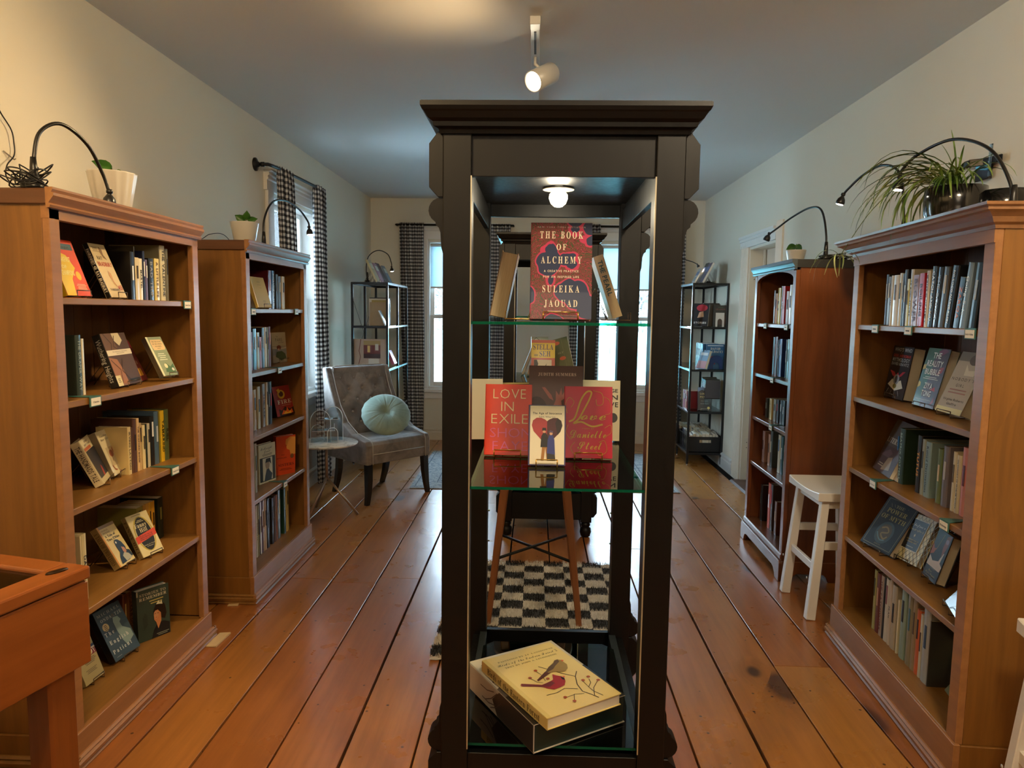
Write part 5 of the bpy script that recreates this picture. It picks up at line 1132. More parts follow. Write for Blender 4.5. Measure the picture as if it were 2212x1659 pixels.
'sisters': [('r', 0, 0, 1, 1, 'd54a1c'), ('p', [(.5, .9), (.72, .97), (1, .95), (1, .5), (.75, .5), (.7, .62), (.55, .66), (.52, .75), (.48, .8)], 'e8a24a'), ('l', [(.5, .74), (.56, .75)], .02, '9a3410'), ('t', 'THE', .35, .5, .18, .03, '6a1c0a', 'serif'), ('t', 'BONNINGTON', .3, .42, .5, .04, '6a1c0a', 'serif'), ('t', 'SISTERS', .52, .22, .8, .075, '5a1808', 'serif'), ('e', .82, .46, .09, .06, '7a5030'), ('lines', .5, .15, .7, 2, .03, '7a2a10')],
'whoswho': [('r', 0, 0, 1, 1, '17191d'), ('t', "WHO'S WHO", .5, .90, .86, .07, 'b8c4c8', 'bold'), ('t', 'IN', .45, .86, .06, .02, 'a8b0b0', 'bold'), ('t', 'GREEK AND ROMAN', .5, .79, .86, .055, 'c8382c', 'bold'), ('t', 'MYTHOLOGY', .5, .705, .86, .07, 'b8c4c8', 'bold'), ('t', 'DAVID KRAVITZ', .5, .63, .86, .055, 'b8c4c8', 'bold'), ('p', [(.08, .52), (.3, .5), (.42, .44), (.5, .50), (.58, .44), (.72, .52), (.86, .53), (.7, .44), (.5, .38), (.25, .42)], 'c03040'), ('p', [(.1, .24), (.28, .36), (.5, .30), (.72, .36), (.88, .22), (.5, .14)], 'e8e4d0'), ('e', .48, .36, .15, .10, '9aa4a8'), ('e', .48, .36, .07, .07, '4a545c'), ('e', .47, .23, .09, .045, '8a8438'), ('l', [(.2, .17), (.12, .08)], .012, 'd8dcdc'), ('l', [(.36, .14), (.32, .05)], .012, 'd8dcdc'), ('l', [(.52, .13), (.54, .04)], .012, 'd8dcdc'), ('l', [(.68, .15), (.76, .06)], .012, 'd8dcdc')],
'reality': [('r', 0, 0, 1, 1, '4a2c2e'), ('p', [(0, 0), (.34, 0), (.28, .3), (.45, .55), (.4, .8), (.6, 1), (0, 1)], '2c5a34'), ('p', [(.0, .3), (.12, .34), (.1, .4), (0, .42)], 'c8b028'), ('p', [(.0, .62), (.14, .64), (.1, .72), (0, .7)], 'c8a828'), ('p', [(.7, .55), (.9, .6), (.95, .7), (.78, .68)], 'a02c28'), ('p', [(.6, .3), (.85, .28), (.8, .36)], 'b83028'), ('p', [(.8, .05), (.92, .1), (.9, .2)], 'a82c30'), ('p', [(.5, .95), (.7, .88), (.95, .96), (.8, 1)], '7a2c4a'), ('t', 'THE', .5, .83, .36, .10, 'f0ead8', 'bold'), ('t', 'REALITY', .5, .69, .72, .10, 'f0ead8', 'bold'), ('t', 'BUBBLE', .5, .55, .68, .10, 'f0ead8', 'bold'), ('lines', .5, .50, .75, 2, .03, 'd8d0b8'), ('t', 'ZIYA', .5, .31, .38, .10, 'f0ead8', 'bold'), ('t', 'TONG', .5, .18, .44, .10, 'f0ead8', 'bold'), ('l', [(.1, .12), (.8, .12)], .008, 'd8d0b8')],
'nobody': [('r', 0, 0, 1, 1, 'cfc4b2'), ('r', 0, .85, 1, 1, '9a9488'), ('e', .62, .88, .2, .09, '7a7470'), ('p', [(.4, .8), (.55, .7), (.9, .72), (.8, .62), (.45, .62)], 'efe8d4'), ('t', "NOBODY'S", .5, .53, .85, .05, '3a342c', 'sans', 'c', .3), ('t', 'GIRL', .5, .43, .42, .05, '3a342c', 'sans', 'c', .35), ('lines', .5, .37, .7, 2, .05, 'b88a80'), ('t', 'Virginia Roberts', .5, .20, .8, .04, '2c2824', 'sans', 'c', .12), ('t', 'Giuffre', .5, .13, .38, .04, '2c2824', 'sans', 'c', .12), ('r', 0, 0, 1, .09, 'ece4a8')],
'litera': [('r', 0, 0, 1, 1, '4c3a3a'), ('r', 0, .5, 1, 1, '57504a'), ('t', 'LITERARY', .45, .56, .85, .10, 'd8d0c0', 'serif'), ('p', [(.05, .3), (.4, .45), (.6, .4), (.5, .3)], '6a5458'), ('p', [(.4, .05), (.5, .3), (.7, .34), (.8, .1)], 'a08c74'), ('lines', .3, .15, .3, 2, .04, 'b8a890')],
'myth': [('r', 0, 0, 1, 1, '15191a'), ('l', [(.06, .05), (.94, .05), (.94, .97), (.06, .97), (.06, .05)], .012, '8a8258'), ('t', 'THE', .5, .83, .26, .06, '8f8444', 'serif'), ('t', 'POWER', .5, .71, .62, .09, '9a8c48', 'serif'), ('t', 'OF MYTH', .5, .58, .76, .09, '9a8c48', 'serif'), ('e', .5, .33, .26, .22, '3a4a48'), ('e', .5, .33, .20, .17, '544a34'), ('l', [(.36, .4), (.5, .44), (.6, .36), (.42, .3), (.56, .22), (.64, .28)], .035, '8a7440', 1), ('l', [(.3, .3), (.4, .22), (.5, .18), (.62, .2)], .03, '5a7a78', 1), ('t', 'JOSEPH', .5, .08, .3, .025, '7a7248', 'serif')],
'ibefore': [('r', 0, 0, 1, 1, 'e4dcb0')]+[('l', [(x/7, 0), (x/7+.9, 1)], .014, '6a6648') for x in range(-6, 7)]+[('l', [(x/7+.9, 0), (x/7, 1)], .014, '6a6648') for x in range(-6, 7)]+[('r', .18, .24, .82, .90, 'e8e4cc'), ('r', .20, .255, .80, .885, '22272c'), ('t', 'i before e', .5, .75, .5, .06, 'e8e4d0', 'script'), ('t', '(except after c)', .5, .66, .5, .05, 'd8c88a', 'script'), ('p', [(.47, .56), (.5, .60), (.53, .56), (.5, .52)], 'd8d0b0'), ('t', 'old-school ways to', .5, .45, .45, .03, 'd8c88a', 'serif'), ('t', 'remember stuff', .5, .40, .4, .03, 'd8c88a', 'serif'), ('lines', .5, .31, .35, 1, .03, 'b0aa90')],
'norse': [('r', 0, 0, 1, 1, '2a2d33'), ('r', 0, 0, 1, .24, '262d38'), ('p', [(.0, .24), (.95, .24), (1, .35), (.8, .4), (.86, .62), (.78, .6), (.68, .42), (.3, .36), (.05, .44)], 'd8c4b4'), ('p', [(.0, .45), (.2, .5), (.3, .62), (.15, .6), (.0, .7)], 'a8542c'), ('p', [(.75, .5), (.9, .75), (.96, 1), (.7, .95), (.66, .7)], '8a4a44'), ('l', [(.3, .6), (.5, .95)], .04, '7a6040'), ('e', .8, .85, .1, .05, '9a7a80'), ('lines', .5, .22, .5, 1, .02, '9a947c'), ('t', 'Love', .42, .15, .25, .04, 'c8b070', 'script'), ('t', 'Before Legends', .5, .09, .7, .04, 'c8b070', 'script'), ('lines', .5, .05, .6, 1, .02, '8a8670')],
'purple': [('p', [(0, .1), (.5, .5), (1, .9), (1, .4), (.4, .0)], '6a7f9a'), ('p', [(.2, .4), (.6, .8), (1, 1), (.5, 1)], '4a3a50'), ('l', [(0, .25), (.5, .35), (1, .2)], .02, '141414')],
'amwri': [('r', 0, 0, 1, .72, K), ('r', 0, .72, 1, 1, '5a4a48'), ('t', 'THE', .4, .62, .4, .035, 'e8e4dc', 'sans', 'c', .3), ('t', 'AMERICAN', .55, .50, .8, .06, 'e8e4dc', 'bold', 'c', .2), ('t', 'title', .35, .36, .4, .08, 'e8e4dc', 'serif'), ('t', 'WRITER', .5, .24, .7, .06, 'e8e4dc', 'sans', 'c', .2)],
'patagonia': [('r', 0, 0, 1, 1, 'b09a74'), ('p', [(0, .12), (.2, .14), (.34, .4), (.28, .6), (.1, .8), (0, .84)], 'd8a030'), ('p', [(0, .2), (.08, .3), (.06, .5), (0, .5)], '2c3850'), ('p', [(.5, .3), (.72, .2), (1, .55), (1, .74), (.78, .66), (.6, .5)], '7c5a9c'), ('p', [(.45, 0), (1, 0), (1, .55), (.72, .2)], '6c4a50'), ('p', [(.4, 0), (.95, 0), (.85, .12), (.5, .14)], '2c68a8'), ('e', .48, .68, .24, .09, 'b8b8c4'), ('e', .5, .92, .16, .05, 'c08a4a'), ('t', 'IN', .42, .68, .14, .06, K, 'bold'), ('t', 'PATAGONIA', .5, .56, .78, .08, K, 'bold'), ('t', 'BRUCE', .48, .40, .42, .07, 'f0ead8', 'bold'), ('t', 'CHATWIN', .44, .24, .62, .07, 'f0ead8', 'bold')],
'green': [('e', .5, .5, .4, .35, '5a7a50'), ('e', .6, .6, .2, .16, 'd8dcb0'), ('l', [(0, .2), (.5, .3), (1, .15)], .03, K)],
'alchemy': [('t', 'NEW YORK TIMES BESTSELLER', .5, .945, .78, .016, 'c8b4b4', 'sans', 'c', .3), ('t', 'THE BOOK', .5, .835, .70, .078, 'ece2cc', 'serif', 'c', .32), ('t', 'OF', .5, .715, .16, .066, 'ece2cc', 'serif', 'c', .3), ('t', 'ALCHEMY', .5, .575, .66, .075, 'ece2cc', 'serif', 'c', .32), ('t', 'A CREATIVE PRACTICE', .5, .485, .56, .022, 'ece2cc', 'bold', 'c', .25), ('t', 'FOR AN INSPIRED LIFE', .5, .425, .58, .022, 'ece2cc', 'bold', 'c', .25), ('t', 'SULEIKA', .5, .275, .60, .075, 'ece2cc', 'serif', 'c', .3), ('t', 'JAOUAD', .5, .125, .54, .075, 'ece2cc', 'serif', 'c', .3), ('lines', .4, .075, .3, 1, .02, 'c8b4b4')],
'innocence': [('r', .045, .02, .965, .985, 'ece4cc'), ('t', 'The Age of Innocence', .5, .845, .78, .036, K, 'bold'), ('t', 'Edith Wharton', .5, .79, .44, .026, '8a8478', 'bold'), ('p', [(.5, .30), (.32, .44), (.14, .56), (.09, .66), (.12, .74), (.22, .785), (.34, .785), (.44, .76), (.5, .73)], 'a83438'), ('p', [(.5, .30), (.68, .44), (.86, .56), (.91, .66), (.88, .74), (.78, .785), (.66, .785), (.56, .76), (.5, .73)], '4a1c24'), ('p', [(.78, .5), (.86, .56), (.91, .66), (.88, .74), (.78, .785), (.72, .7)], '241418'), ('p', [(.34, .08), (.42, .08), (.46, .3), (.50, .08), (.53, .08), (.52, .34), (.38, .34)], 'a8722c'), ('p', [(.33, .30), (.35, .48), (.40, .535), (.48, .53), (.53, .46), (.53, .30)], '191614'), ('e', .425, .555, .042, .022, 'd8a080'), ('p', [(.36, .575), (.37, .585), (.38, .62), (.47, .62), (.48, .585), (.49, .575)], '141210'), ('p', [(.50, .20), (.52, .42), (.56, .50), (.66, .50), (.70, .42), (.72, .18)], '2c3a86'), ('p', [(.51, .08), (.73, .08), (.715, .18), (.505, .20)], '2c2a26'), ('e', .61, .525, .042, .026, 'd8a888'), ('p', [(.54, .545), (.58, .58), (.67, .565), (.66, .54)], '5a4a6a')],
'exile': [('t', 'LOVE', .52, .795, .70, .145, 'f4dcb0', 'thin', 'c', .12), ('t', 'IN', .48, .615, .27, .145, 'f4dcb0', 'thin', 'c', .14), ('t', 'EXILE', .53, .44, .78, .145, 'f4dcb0', 'thin', 'c', .12), ('t', 'SHON', .56, .245, .88, .14, 'e86aa8', 'thin', 'c', .12), ('t', 'FAYE', .55, .06, .74, .14, 'e86aa8', 'thin', 'c', .12)],
'love': [('l', [(.10, .50), (.22, .56), (.34, .80), (.46, .92), (.56, .92), (.52, .82), (.40, .66), (.30, .54), (.20, .48), (.36, .50), (.58, .44), (.80, .47)], .035, 'd8b040', 1), ('t', 'ove', .60, .53, .52, .15, 'd8b040', 'script'), ('t', 'POEMS BY', .5, .40, .24, .018, 'b89030', 'sans', 'c', .2), ('t', 'Danielle', .50, .28, .74, .12, 'd8b040', 'script'), ('t', 'Steel', .53, .12, .50, .12, 'd8b040', 'script'),
          ('l', [(.06, .62), (.02, .74), (.10, .84), (.20, .78), (.14, .70)], .008, 'c89838', 1), ('l', [(.60, .94), (.78, .90), (.80, .76), (.68, .74), (.66, .82)], .010, 'c89838', 1), ('l', [(.82, .86), (.94, .80), (.96, .64), (.84, .60)], .008, 'c89838', 1), ('l', [(.08, .46), (.04, .36), (.14, .26), (.22, .34)], .010, 'c89838', 1), ('l', [(.84, .42), (.96, .46), (.97, .36), (.86, .30)], .008, 'c89838', 1), ('l', [(.22, .22), (.14, .14), (.22, .05), (.34, .10)], .010, 'c89838', 1), ('l', [(.72, .22), (.84, .24), (.88, .10), (.74, .04), (.66, .10)], .010, 'c89838', 1)],
'judith': [('r', 0, 0, 1, 1, '5e4142'), ('e', .15, .4, .2, .2, '3c2a30'), ('p', [(.45, .2), (.55, .3), (.62, .45), (.6, .55), (.66, .58), (.68, .7), (.62, .62), (.6, .72), (.56, .62), (.5, .68), (.5, .56), (.42, .42)], 'a8605a'), ('p', [(.3, .72), (.42, .62), (.46, .55), (.38, .58), (.24, .72)], 'a8605a'), ('e', .85, .5, .2, .1, '7a4a48'), ('t', 'JUDITH SUMMERS', .52, .87, .70, .04, 'd8b8b0', 'serif', 'c', .15), ('t', 'Crime', .45, .12, .6, .16, 'e0b880', 'script')],
}
SPN = {'fahr': ('14110e', ('FAHRENHEIT 451  RAY BRADBURY', 'e8dcc0', 'bold')), 'champ': ('e8c01c', None), 'wuthering': ('17120f', ('Wuthering Heights', 'c8c0b0', 'sans')), 'lake': ('5a5240', None), 'handmaid': ('d6c59a', ('THE HANDMAIDS TALE', '5a4a3a', 'bold')), 'canadian': ('7a6a50', None), 'tale': ('a08450', ('A TALE OF TWO CITIES', '5a4420', 'serif')), 'fanny': ('8a7448', ('FANNY HILL', '4a3a1a', 'serif')), 'english': ('121416', None), 'fire': ('2a0f0c', None)}
POS = {'champ': 'left end', 'fahr': 'beside the black books'}
VS = {'near left bookcase': 'near left case', 'far left bookcase': 'far left case', 'near right bookcase': 'near right case', 'far right bookcase': 'narrow right case'}
EASEL_IN = ('champ', 'fahr', 'wuthering', 'lake', 'handmaid', 'canadian', 'tale', 'fanny', 'tolstoy', 'english', 'plainyellow', 'paris', 'whoswho', 'reality', 'nobody', 'myth', 'ibefore', 'norse', 'patagonia', 'purple')
# placed volumes: case, shelf, look, x, y, z, yaw, lean, thickness, height, depth, colour, spine words, word colour
ROWS = [
('near left bookcase', 'top', 'black', -1.45, 2.521, 1.456, 90.0, 0, 0.0254, 0.171, 0.17, '14100e', '', 'ffffff'),
('near left bookcase', 'top', 'olive grey', -1.45, 2.535, 1.456, 90.0, 0, 0.006, 0.191, 0.18, '3a3426', '', 'ffffff'),
('near left bookcase', 'top', 'cream', -1.45, 2.551, 1.456, 90.0, 0, 0.026, 0.153, 0.1, 'd9c899', '', '3a2a10'),
('near left bookcase', 'top', 'pale cream', -1.45, 2.575, 1.456, 90.0, 0, 0.0214, 0.151, 0.1, 'eadfb8', 'MARTEL', '3a2a10'),
('near left bookcase', 'top', 'navy', -1.45, 2.596, 1.456, 90.0, 0, 0.0142, 0.18, 0.13, '1c2340', '', 'ffffff'),
('near left bookcase', 'top', 'mauve', -1.45, 2.612, 1.456, 90.0, 0, 0.016, 0.15, 0.1, '6a5a78', '', 'ffffff'),
('near left bookcase', 'top', 'glossy black', -1.45, 2.645, 1.456, 90.0, 0, 0.0349, 0.157, 0.11, '100f0d', 'BAD TRIP', '9a9488'),
('near left bookcase', 'top', 'pale yellow', -1.45, 2.686, 1.456, 90.0, 0, 0.033, 0.159, 0.11, 'e2cb74', 'A LITTLE LIFE', '5a3a10'),
('near left bookcase', 'top', 'grey', -1.45, 2.708, 1.456, 90.0, 0, 0.006, 0.208, 0.2, '8d8468', '', '2a2a2a'),
('near left bookcase', 'top', 'tall cream', -1.45, 2.731, 1.456, 90.0, 0, 0.0363, 0.212, 0.2, 'd6caa0', 'THE VALENTINE', '1a1712'),
('near left bookcase', 'top', 'dull grey', -1.45, 2.762, 1.456, 90.0, 0, 0.0188, 0.202, 0.15, '6e6a58', '', '2a2a2a'),
('near left bookcase', 'second', 'dark green patterned', -1.47, 2.231, 1.143, 90.0, 0, 0.0282, 0.195, 0.2, '39463e', 'THE DRAPER WAY', '9aa08c'),
('near left bookcase', 'second', 'thin cream and red', -1.47, 2.252, 1.143, 90.0, 0, 0.0121, 0.183, 0.11, 'ded3b0', '', '992222'),
('near left bookcase', 'third', 'tan', -1.5, 2.543, 0.81, 90.0, 0, 0.0213, 0.178, 0.12, 'd9bf80', 'IRVING LAYTON', '3a2a10'),
('near left bookcase', 'third', 'brown', -1.5, 2.56, 0.81, 90.0, 0, 0.0114, 0.174, 0.11, '5a3a24', '', 'ffffff'),
('near left bookcase', 'third', 'dark brown patterned', -1.5, 2.579, 0.81, 90.0, 0, 0.024, 0.202, 0.16, '5b3a2c', '', '2a1a10'),
('near left bookcase', 'third', 'orange cream', -1.5, 2.602, 0.81, 90.0, 0, 0.0172, 0.202, 0.16, 'e0b77a', 'THE OXFORD BOOK', '3a1a10'),
('near left bookcase', 'third', 'light brown', -1.5, 2.618, 0.81, 90.0, 0, 0.0128, 0.182, 0.12, 'c9a76c', '', '3a2a10'),
('near left bookcase', 'third', 'straw coloured', -1.5, 2.64, 0.81, 90.0, 0, 0.0199, 0.17, 0.12, 'e5cf92', '', '3a2a10'),
('near left bookcase', 'third', 'blackish green', -1.5, 2.657, 0.81, 90.0, 0, 0.0101, 0.172, 0.12, '1f2a1a', '', 'ffffff'),
('near left bookcase', 'third', 'stone coloured', -1.5, 2.674, 0.81, 90.0, 0, 0.0186, 0.171, 0.12, 'c9bfa2', '', '2a2a2a'),
('near left bookcase', 'third', 'black', -1.5, 2.701, 0.81, 90.0, 0, 0.0302, 0.194, 0.17, '181512', '', 'ffffff'),
('near left bookcase', 'third', 'slate blue', -1.5, 2.733, 0.81, 90.0, 0, 0.0323, 0.21, 0.21, '4c6478', '', 'c0c8d0'),
('near left bookcase', 'third', 'olive', -1.5, 2.756, 0.81, 90.0, 0, 0.0117, 0.207, 0.15, '857420', '', '2a2a10'),
('near left bookcase', 'third', 'mustard yellow', -1.5, 2.778, 0.81, 90.0, 0, 0.0291, 0.207, 0.15, 'd8ae1c', 'TAMARIND', '2a2a10'),
('near left bookcase', 'third', 'moss green', -1.5, 2.811, 0.81, 90.0, 0, 0.0331, 0.207, 0.15, '4f5a34', 'RIEL', '1a1a10'),
('near left bookcase', 'fourth', 'very thin cream', -1.46, 2.178, 0.472, 90.0, 0, 0.006, 0.219, 0.11, 'e6d9a8', '', '2a2a2a'),
('near left bookcase', 'fourth', 'slim cream', -1.46, 2.195, 0.472, 90.0, 0, 0.027, 0.221, 0.11, 'ddcf9c', 'DAVIES', '2a2a2a'),
('near left bookcase', 'fourth', 'olive yellow', -1.55, 2.678, 0.472, 90.0, 0, 0.0447, 0.174, 0.16, '8a7c34', 'D.H.LAWRENCE', '3a2a08'),
('near left bookcase', 'fourth', 'orange banded', -1.55, 2.712, 0.472, 90.0, 0, 0.018, 0.174, 0.11, 'c08a3c', '', '3a2a08'),
('near left bookcase', 'fourth', 'amber', -1.55, 2.732, 0.472, 90.0, 0, 0.0199, 0.175, 0.11, 'c9953f', '', '3a2a08'),
('near left bookcase', 'fourth', 'golden yellow', -1.55, 2.752, 0.472, 90.0, 0, 0.0202, 0.174, 0.11, 'd09a2c', '', '3a2a08'),
('near left bookcase', 'fourth', 'deep yellow', -1.55, 2.775, 0.472, 90.0, 0, 0.0239, 0.172, 0.11, 'c98f22', '', '3a2a08'),
('near left bookcase', 'fourth', 'dark green leather', -1.55, 2.83, 0.472, 90.0, 0, 0.042, 0.173, 0.17, '16241a', '', '8a8040'),
('near left bookcase', 'bottom', 'red brown', -1.6, 2.637, 0.108, 90.0, 0, 0.025, 0.198, 0.15, '5a2a16', '', 'c0a060'),
('near left bookcase', 'bottom', 'worn brown and gold', -1.6, 2.674, 0.108, 90.0, 0, 0.042, 0.193, 0.15, '7a4a1c', 'GREAT BOOKS', 'd0a850'),
('far left bookcase', 'top', 'dark red', -1.42, 3.759, 1.43, 90.0, 0, 0.0499, 0.204, 0.15, '5e1820', '', 'd0a0a0'),
('far left bookcase', 'top', 'blue', -1.42, 3.808, 1.43, 90.0, 0, 0.042, 0.205, 0.14, '1f4a7c', 'INCLUDING THE', 'e0e8f0'),
('far left bookcase', 'top', 'charcoal', -1.42, 3.864, 1.43, 90.0, 0, 0.0327, 0.189, 0.14, '22241c', '', '909088'),
('far left bookcase', 'top', 'dark olive', -1.42, 3.904, 1.43, 90.0, 0, 0.042, 0.18, 0.15, '2b2e24', '', 'd8d8c8'),
('far left bookcase', 'top', 'cream with black panel', -1.42, 3.961, 1.43, 90.0, 0, 0.0443, 0.182, 0.14, 'e0c48a', '', '2a2a2a'),
('far left bookcase', 'second', 'crimson', -1.43, 3.523, 1.12, 90.0, 0, 0.0265, 0.193, 0.14, '8a2040', '', 'e0c0c0'),
('far left bookcase', 'second', 'black', -1.43, 3.563, 1.12, 90.0, 0, 0.0497, 0.209, 0.15, '1b1d1c', '', 'c0b8a0'),
('far left bookcase', 'second', 'straw yellow', -1.43, 3.607, 1.12, 90.0, 0, 0.0352, 0.189, 0.11, 'cfae62', '', '2a2a2a'),
('far left bookcase', 'second', 'red and pink', -1.43, 3.64, 1.12, 90.0, 0, 0.0273, 0.164, 0.11, 'c64830', '', 'f0d0c0'),
('far left bookcase', 'second', 'dark grey', -1.43, 3.675, 1.12, 90.0, 0, 0.0384, 0.212, 0.15, '3a3430', '', 'c0b8b0'),
('far left bookcase', 'second', 'ivory', -1.43, 3.712, 1.12, 90.0, 0, 0.0294, 0.214, 0.15, 'efe6c0', '', '3a3a3a'),
('far left bookcase', 'second', 'ochre', -1.43, 3.741, 1.12, 90.0, 0, 0.0249, 0.214, 0.15, '80702c', '', '2a2a2a'),
('far left bookcase', 'second', 'rose brown', -1.43, 3.769, 1.12, 90.0, 0, 0.0283, 0.216, 0.15, '74323a', '', 'e0b0a0'),
('far left bookcase', 'third', 'yellow and black', -1.44, 3.57, 0.805, 90.0, 0, 0.042, 0.212, 0.13, 'c79c50', '', '1a1a1a'),
('far left bookcase', 'third', 'beige', -1.44, 3.625, 0.805, 90.0, 0, 0.042, 0.222, 0.15, 'c8b078', '', '2a2a2a'),
('far left bookcase', 'third', 'marbled tan', -1.44, 3.691, 0.805, 90.0, 0, 0.042, 0.229, 0.15, '9a8468', 'THE LEE', '2a2018'),
('far left bookcase', 'third', 'thin ivory', -1.44, 3.74, 0.805, 90.0, 0, 0.0229, 0.233, 0.14, 'e2d6b8', '', '2a2a2a'),
('far left bookcase', 'third', 'thin black', -1.44, 3.763, 0.805, 90.0, 0, 0.019, 0.233, 0.14, '2a2e30', '', 'c0c0c0'),
('far left bookcase', 'third', 'black and red', -1.44, 3.792, 0.805, 90.0, 0, 0.0342, 0.232, 0.14, '1e2c34', '', 'd04040'),
('far left bookcase', 'fourth', 'pale grey', -1.42, 3.517, 0.491, 90.0, 0, 0.0304, 0.255, 0.14, 'aaa890', '', '3a4a3a'),
('far left bookcase', 'bottom', 'white with black letters', -1.44, 3.56, 0.133, 90.0, 0, 0.0187, 0.277, 0.15, 'd8cfc0', 'WIDOWS OF', '1a1a1a'),
('far left bookcase', 'bottom', 'olive drab', -1.44, 3.583, 0.133, 90.0, 0, 0.0258, 0.278, 0.14, '8a8050', '', '2a2a2a'),
('far left bookcase', 'bottom', 'thin black', -1.44, 3.601, 0.133, 90.0, 0, 0.0061, 0.282, 0.14, '1a1a1a', '', 'c0c0c0'),
('far left bookcase', 'bottom', 'white', -1.44, 3.615, 0.133, 90.0, 0, 0.0185, 0.283, 0.14, 'e0dcd4', '', '2a2a2a'),
('far left bookcase', 'bottom', 'dusky purple', -1.44, 3.635, 0.133, 90.0, 0, 0.0187, 0.282, 0.14, '6a5870', '', 'e0e0e0'),
('far left bookcase', 'bottom', 'tan', -1.44, 3.654, 0.133, 90.0, 0, 0.0173, 0.281, 0.14, 'a07a48', '', '2a2a2a'),
('far left bookcase', 'bottom', 'patterned beige', -1.44, 3.68, 0.133, 90.0, 0, 0.0303, 0.279, 0.14, 'c4a47c', '', '2a2a2a'),
('far left bookcase', 'bottom', 'thick black', -1.44, 3.721, 0.133, 90.0, 0, 0.042, 0.272, 0.16, '16171a', '', '505050'),
('far left bookcase', 'bottom', 'black brown', -1.44, 3.788, 0.133, 90.0, 0, 0.0354, 0.259, 0.16, '201c18', '', '505050'),
('far left bookcase', 'bottom', 'dark brown', -1.44, 3.82, 0.133, 90.0, 0, 0.0257, 0.262, 0.16, '4a3420', '', '908070'),
('far left bookcase', 'bottom', 'rust brown', -1.44, 3.847, 0.133, 90.0, 0, 0.0243, 0.261, 0.16, '8a5230', '', 'c0a080'),
('far left bookcase', 'bottom', 'thick grey', -1.44, 3.884, 0.133, 90.0, 0, 0.042, 0.278, 0.16, '5a6460', '', 'd0c8a0'),
('far left bookcase', 'bottom', 'dark green', -1.44, 3.975, 0.133, 90.0, 0, 0.0351, 0.264, 0.16, '22442c', '', 'c0c0a0'),
('far left bookcase', 'bottom', 'yellow cream', -1.44, 4.019, 0.133, 90.0, 0, 0.0453, 0.272, 0.16, 'cdb468', '', '3a3020'),
('near right bookcase', 'top', 'black', 1.368, 2.84, 1.398, -93.41, 0, 0.0231, 0.198, 0.14, '15130f', '', 'b0a890'),
('near right bookcase', 'top', 'grey brown', 1.366, 2.818, 1.398, -93.41, 0, 0.02, 0.189, 0.13, '5a5040', '', 'e0d8c0'),
('near right bookcase', 'top', 'cream with pebbles', 1.365, 2.796, 1.398, -93.41, 0, 0.021, 0.192, 0.13, 'c8b894', 'ZEN', '3a2a1a'),
('near right bookcase', 'top', 'white', 1.363, 2.763, 1.398, -93.41, 0, 0.0423, 0.192, 0.14, 'd8d0c0', '', '5a4a3a'),
('near right bookcase', 'top', 'pale cream', 1.361, 2.723, 1.398, -93.41, 0, 0.022, 0.197, 0.14, 'd2c8a8', '', '2a2a2a'),
('near right bookcase', 'top', 'dark teal', 1.36, 2.703, 1.398, -93.41, 0, 0.0134, 0.194, 0.14, '3c4a50', '', 'c0c8c8'),
('near right bookcase', 'top', 'silver and black', 1.359, 2.684, 1.398, -93.41, 0, 0.0218, 0.208, 0.15, '1c2028', '', 'd0d8e0'),
('near right bookcase', 'top', 'pale yellow', 1.357, 2.66, 1.398, -93.41, 0, 0.019, 0.173, 0.13, 'e0d070', '', '3a3a20'),
('near right bookcase', 'top', 'white and black', 1.356, 2.636, 1.398, -93.41, 0, 0.0218, 0.206, 0.15, 'c4c0ae', 'TRAGIC DESIRE', '1a1a1a'),
('near right bookcase', 'top', 'brown orange', 1.354, 2.601, 1.398, -93.41, 0, 0.0444, 0.185, 0.14, '9c5426', 'BLOWER', '5a2a10'),
('near right bookcase', 'top', 'bright red', 1.351, 2.558, 1.398, -93.41, 0, 0.0355, 0.188, 0.14, 'c41c26', 'BOILING', '3a0a0a'),
('near right bookcase', 'top', 'white lettered', 1.349, 2.516, 1.398, -93.41, 0, 0.0217, 0.194, 0.13, 'd6d0c0', 'MURDER IN THE FAMILY', '1a1a1a'),
('near right bookcase', 'top', 'black and red', 1.347, 2.485, 1.398, -93.41, 4, 0.0394, 0.207, 0.15, '1a1a1c', 'CATCH AND KILL', 'ffffff'),
('near right bookcase', 'top', 'navy', 1.345, 2.449, 1.398, -93.41, 5, 0.0318, 0.202, 0.15, '1c2430', 'THE BODIES', 'b8c4d4'),
('near right bookcase', 'top', 'grey photograph', 1.342, 2.411, 1.398, -93.41, 6, 0.0397, 0.201, 0.15, '4a4640', '', 'd0ccc0'),
('near right bookcase', 'top', 'thick black', 1.339, 2.366, 1.398, -93.41, 9, 0.042, 0.203, 0.15, '17191c', 'NO LOGO NAOMI KLEIN', 'ffffff'),
('near right bookcase', 'top', 'dark teal', 1.337, 2.315, 1.398, -93.41, 9, 0.032, 0.163, 0.12, '1c2c34', 'ZARQA', 'e08050'),
('near right bookcase', 'top', 'sky blue and green', 1.335, 2.282, 1.398, -93.41, 9, 0.0305, 0.206, 0.13, '7f98b0', 'Going Solo', 'e8f0f4'),
('near right bookcase', 'top', 'slate blue', 1.331, 2.223, 1.398, -93.41, 7, 0.0379, 0.201, 0.15, '23303c', '', 'c8d4dc'),
('near right bookcase', 'third', 'dark green', 1.423, 2.758, 0.788, -93.41, 0, 0.0467, 0.215, 0.23, '2c4030', 'BEATRIX POTTERS', 'a0b8a8'),
('near right bookcase', 'third', 'black and orange', 1.415, 2.616, 0.788, -93.41, 0, 0.0341, 0.212, 0.17, '1c1812', 'TUTUS', 'f0a030'),
('near right bookcase', 'third', 'mottled grey', 1.413, 2.584, 0.788, -93.41, 0, 0.0231, 0.204, 0.17, '9aa090', '', '3a3a3a'),
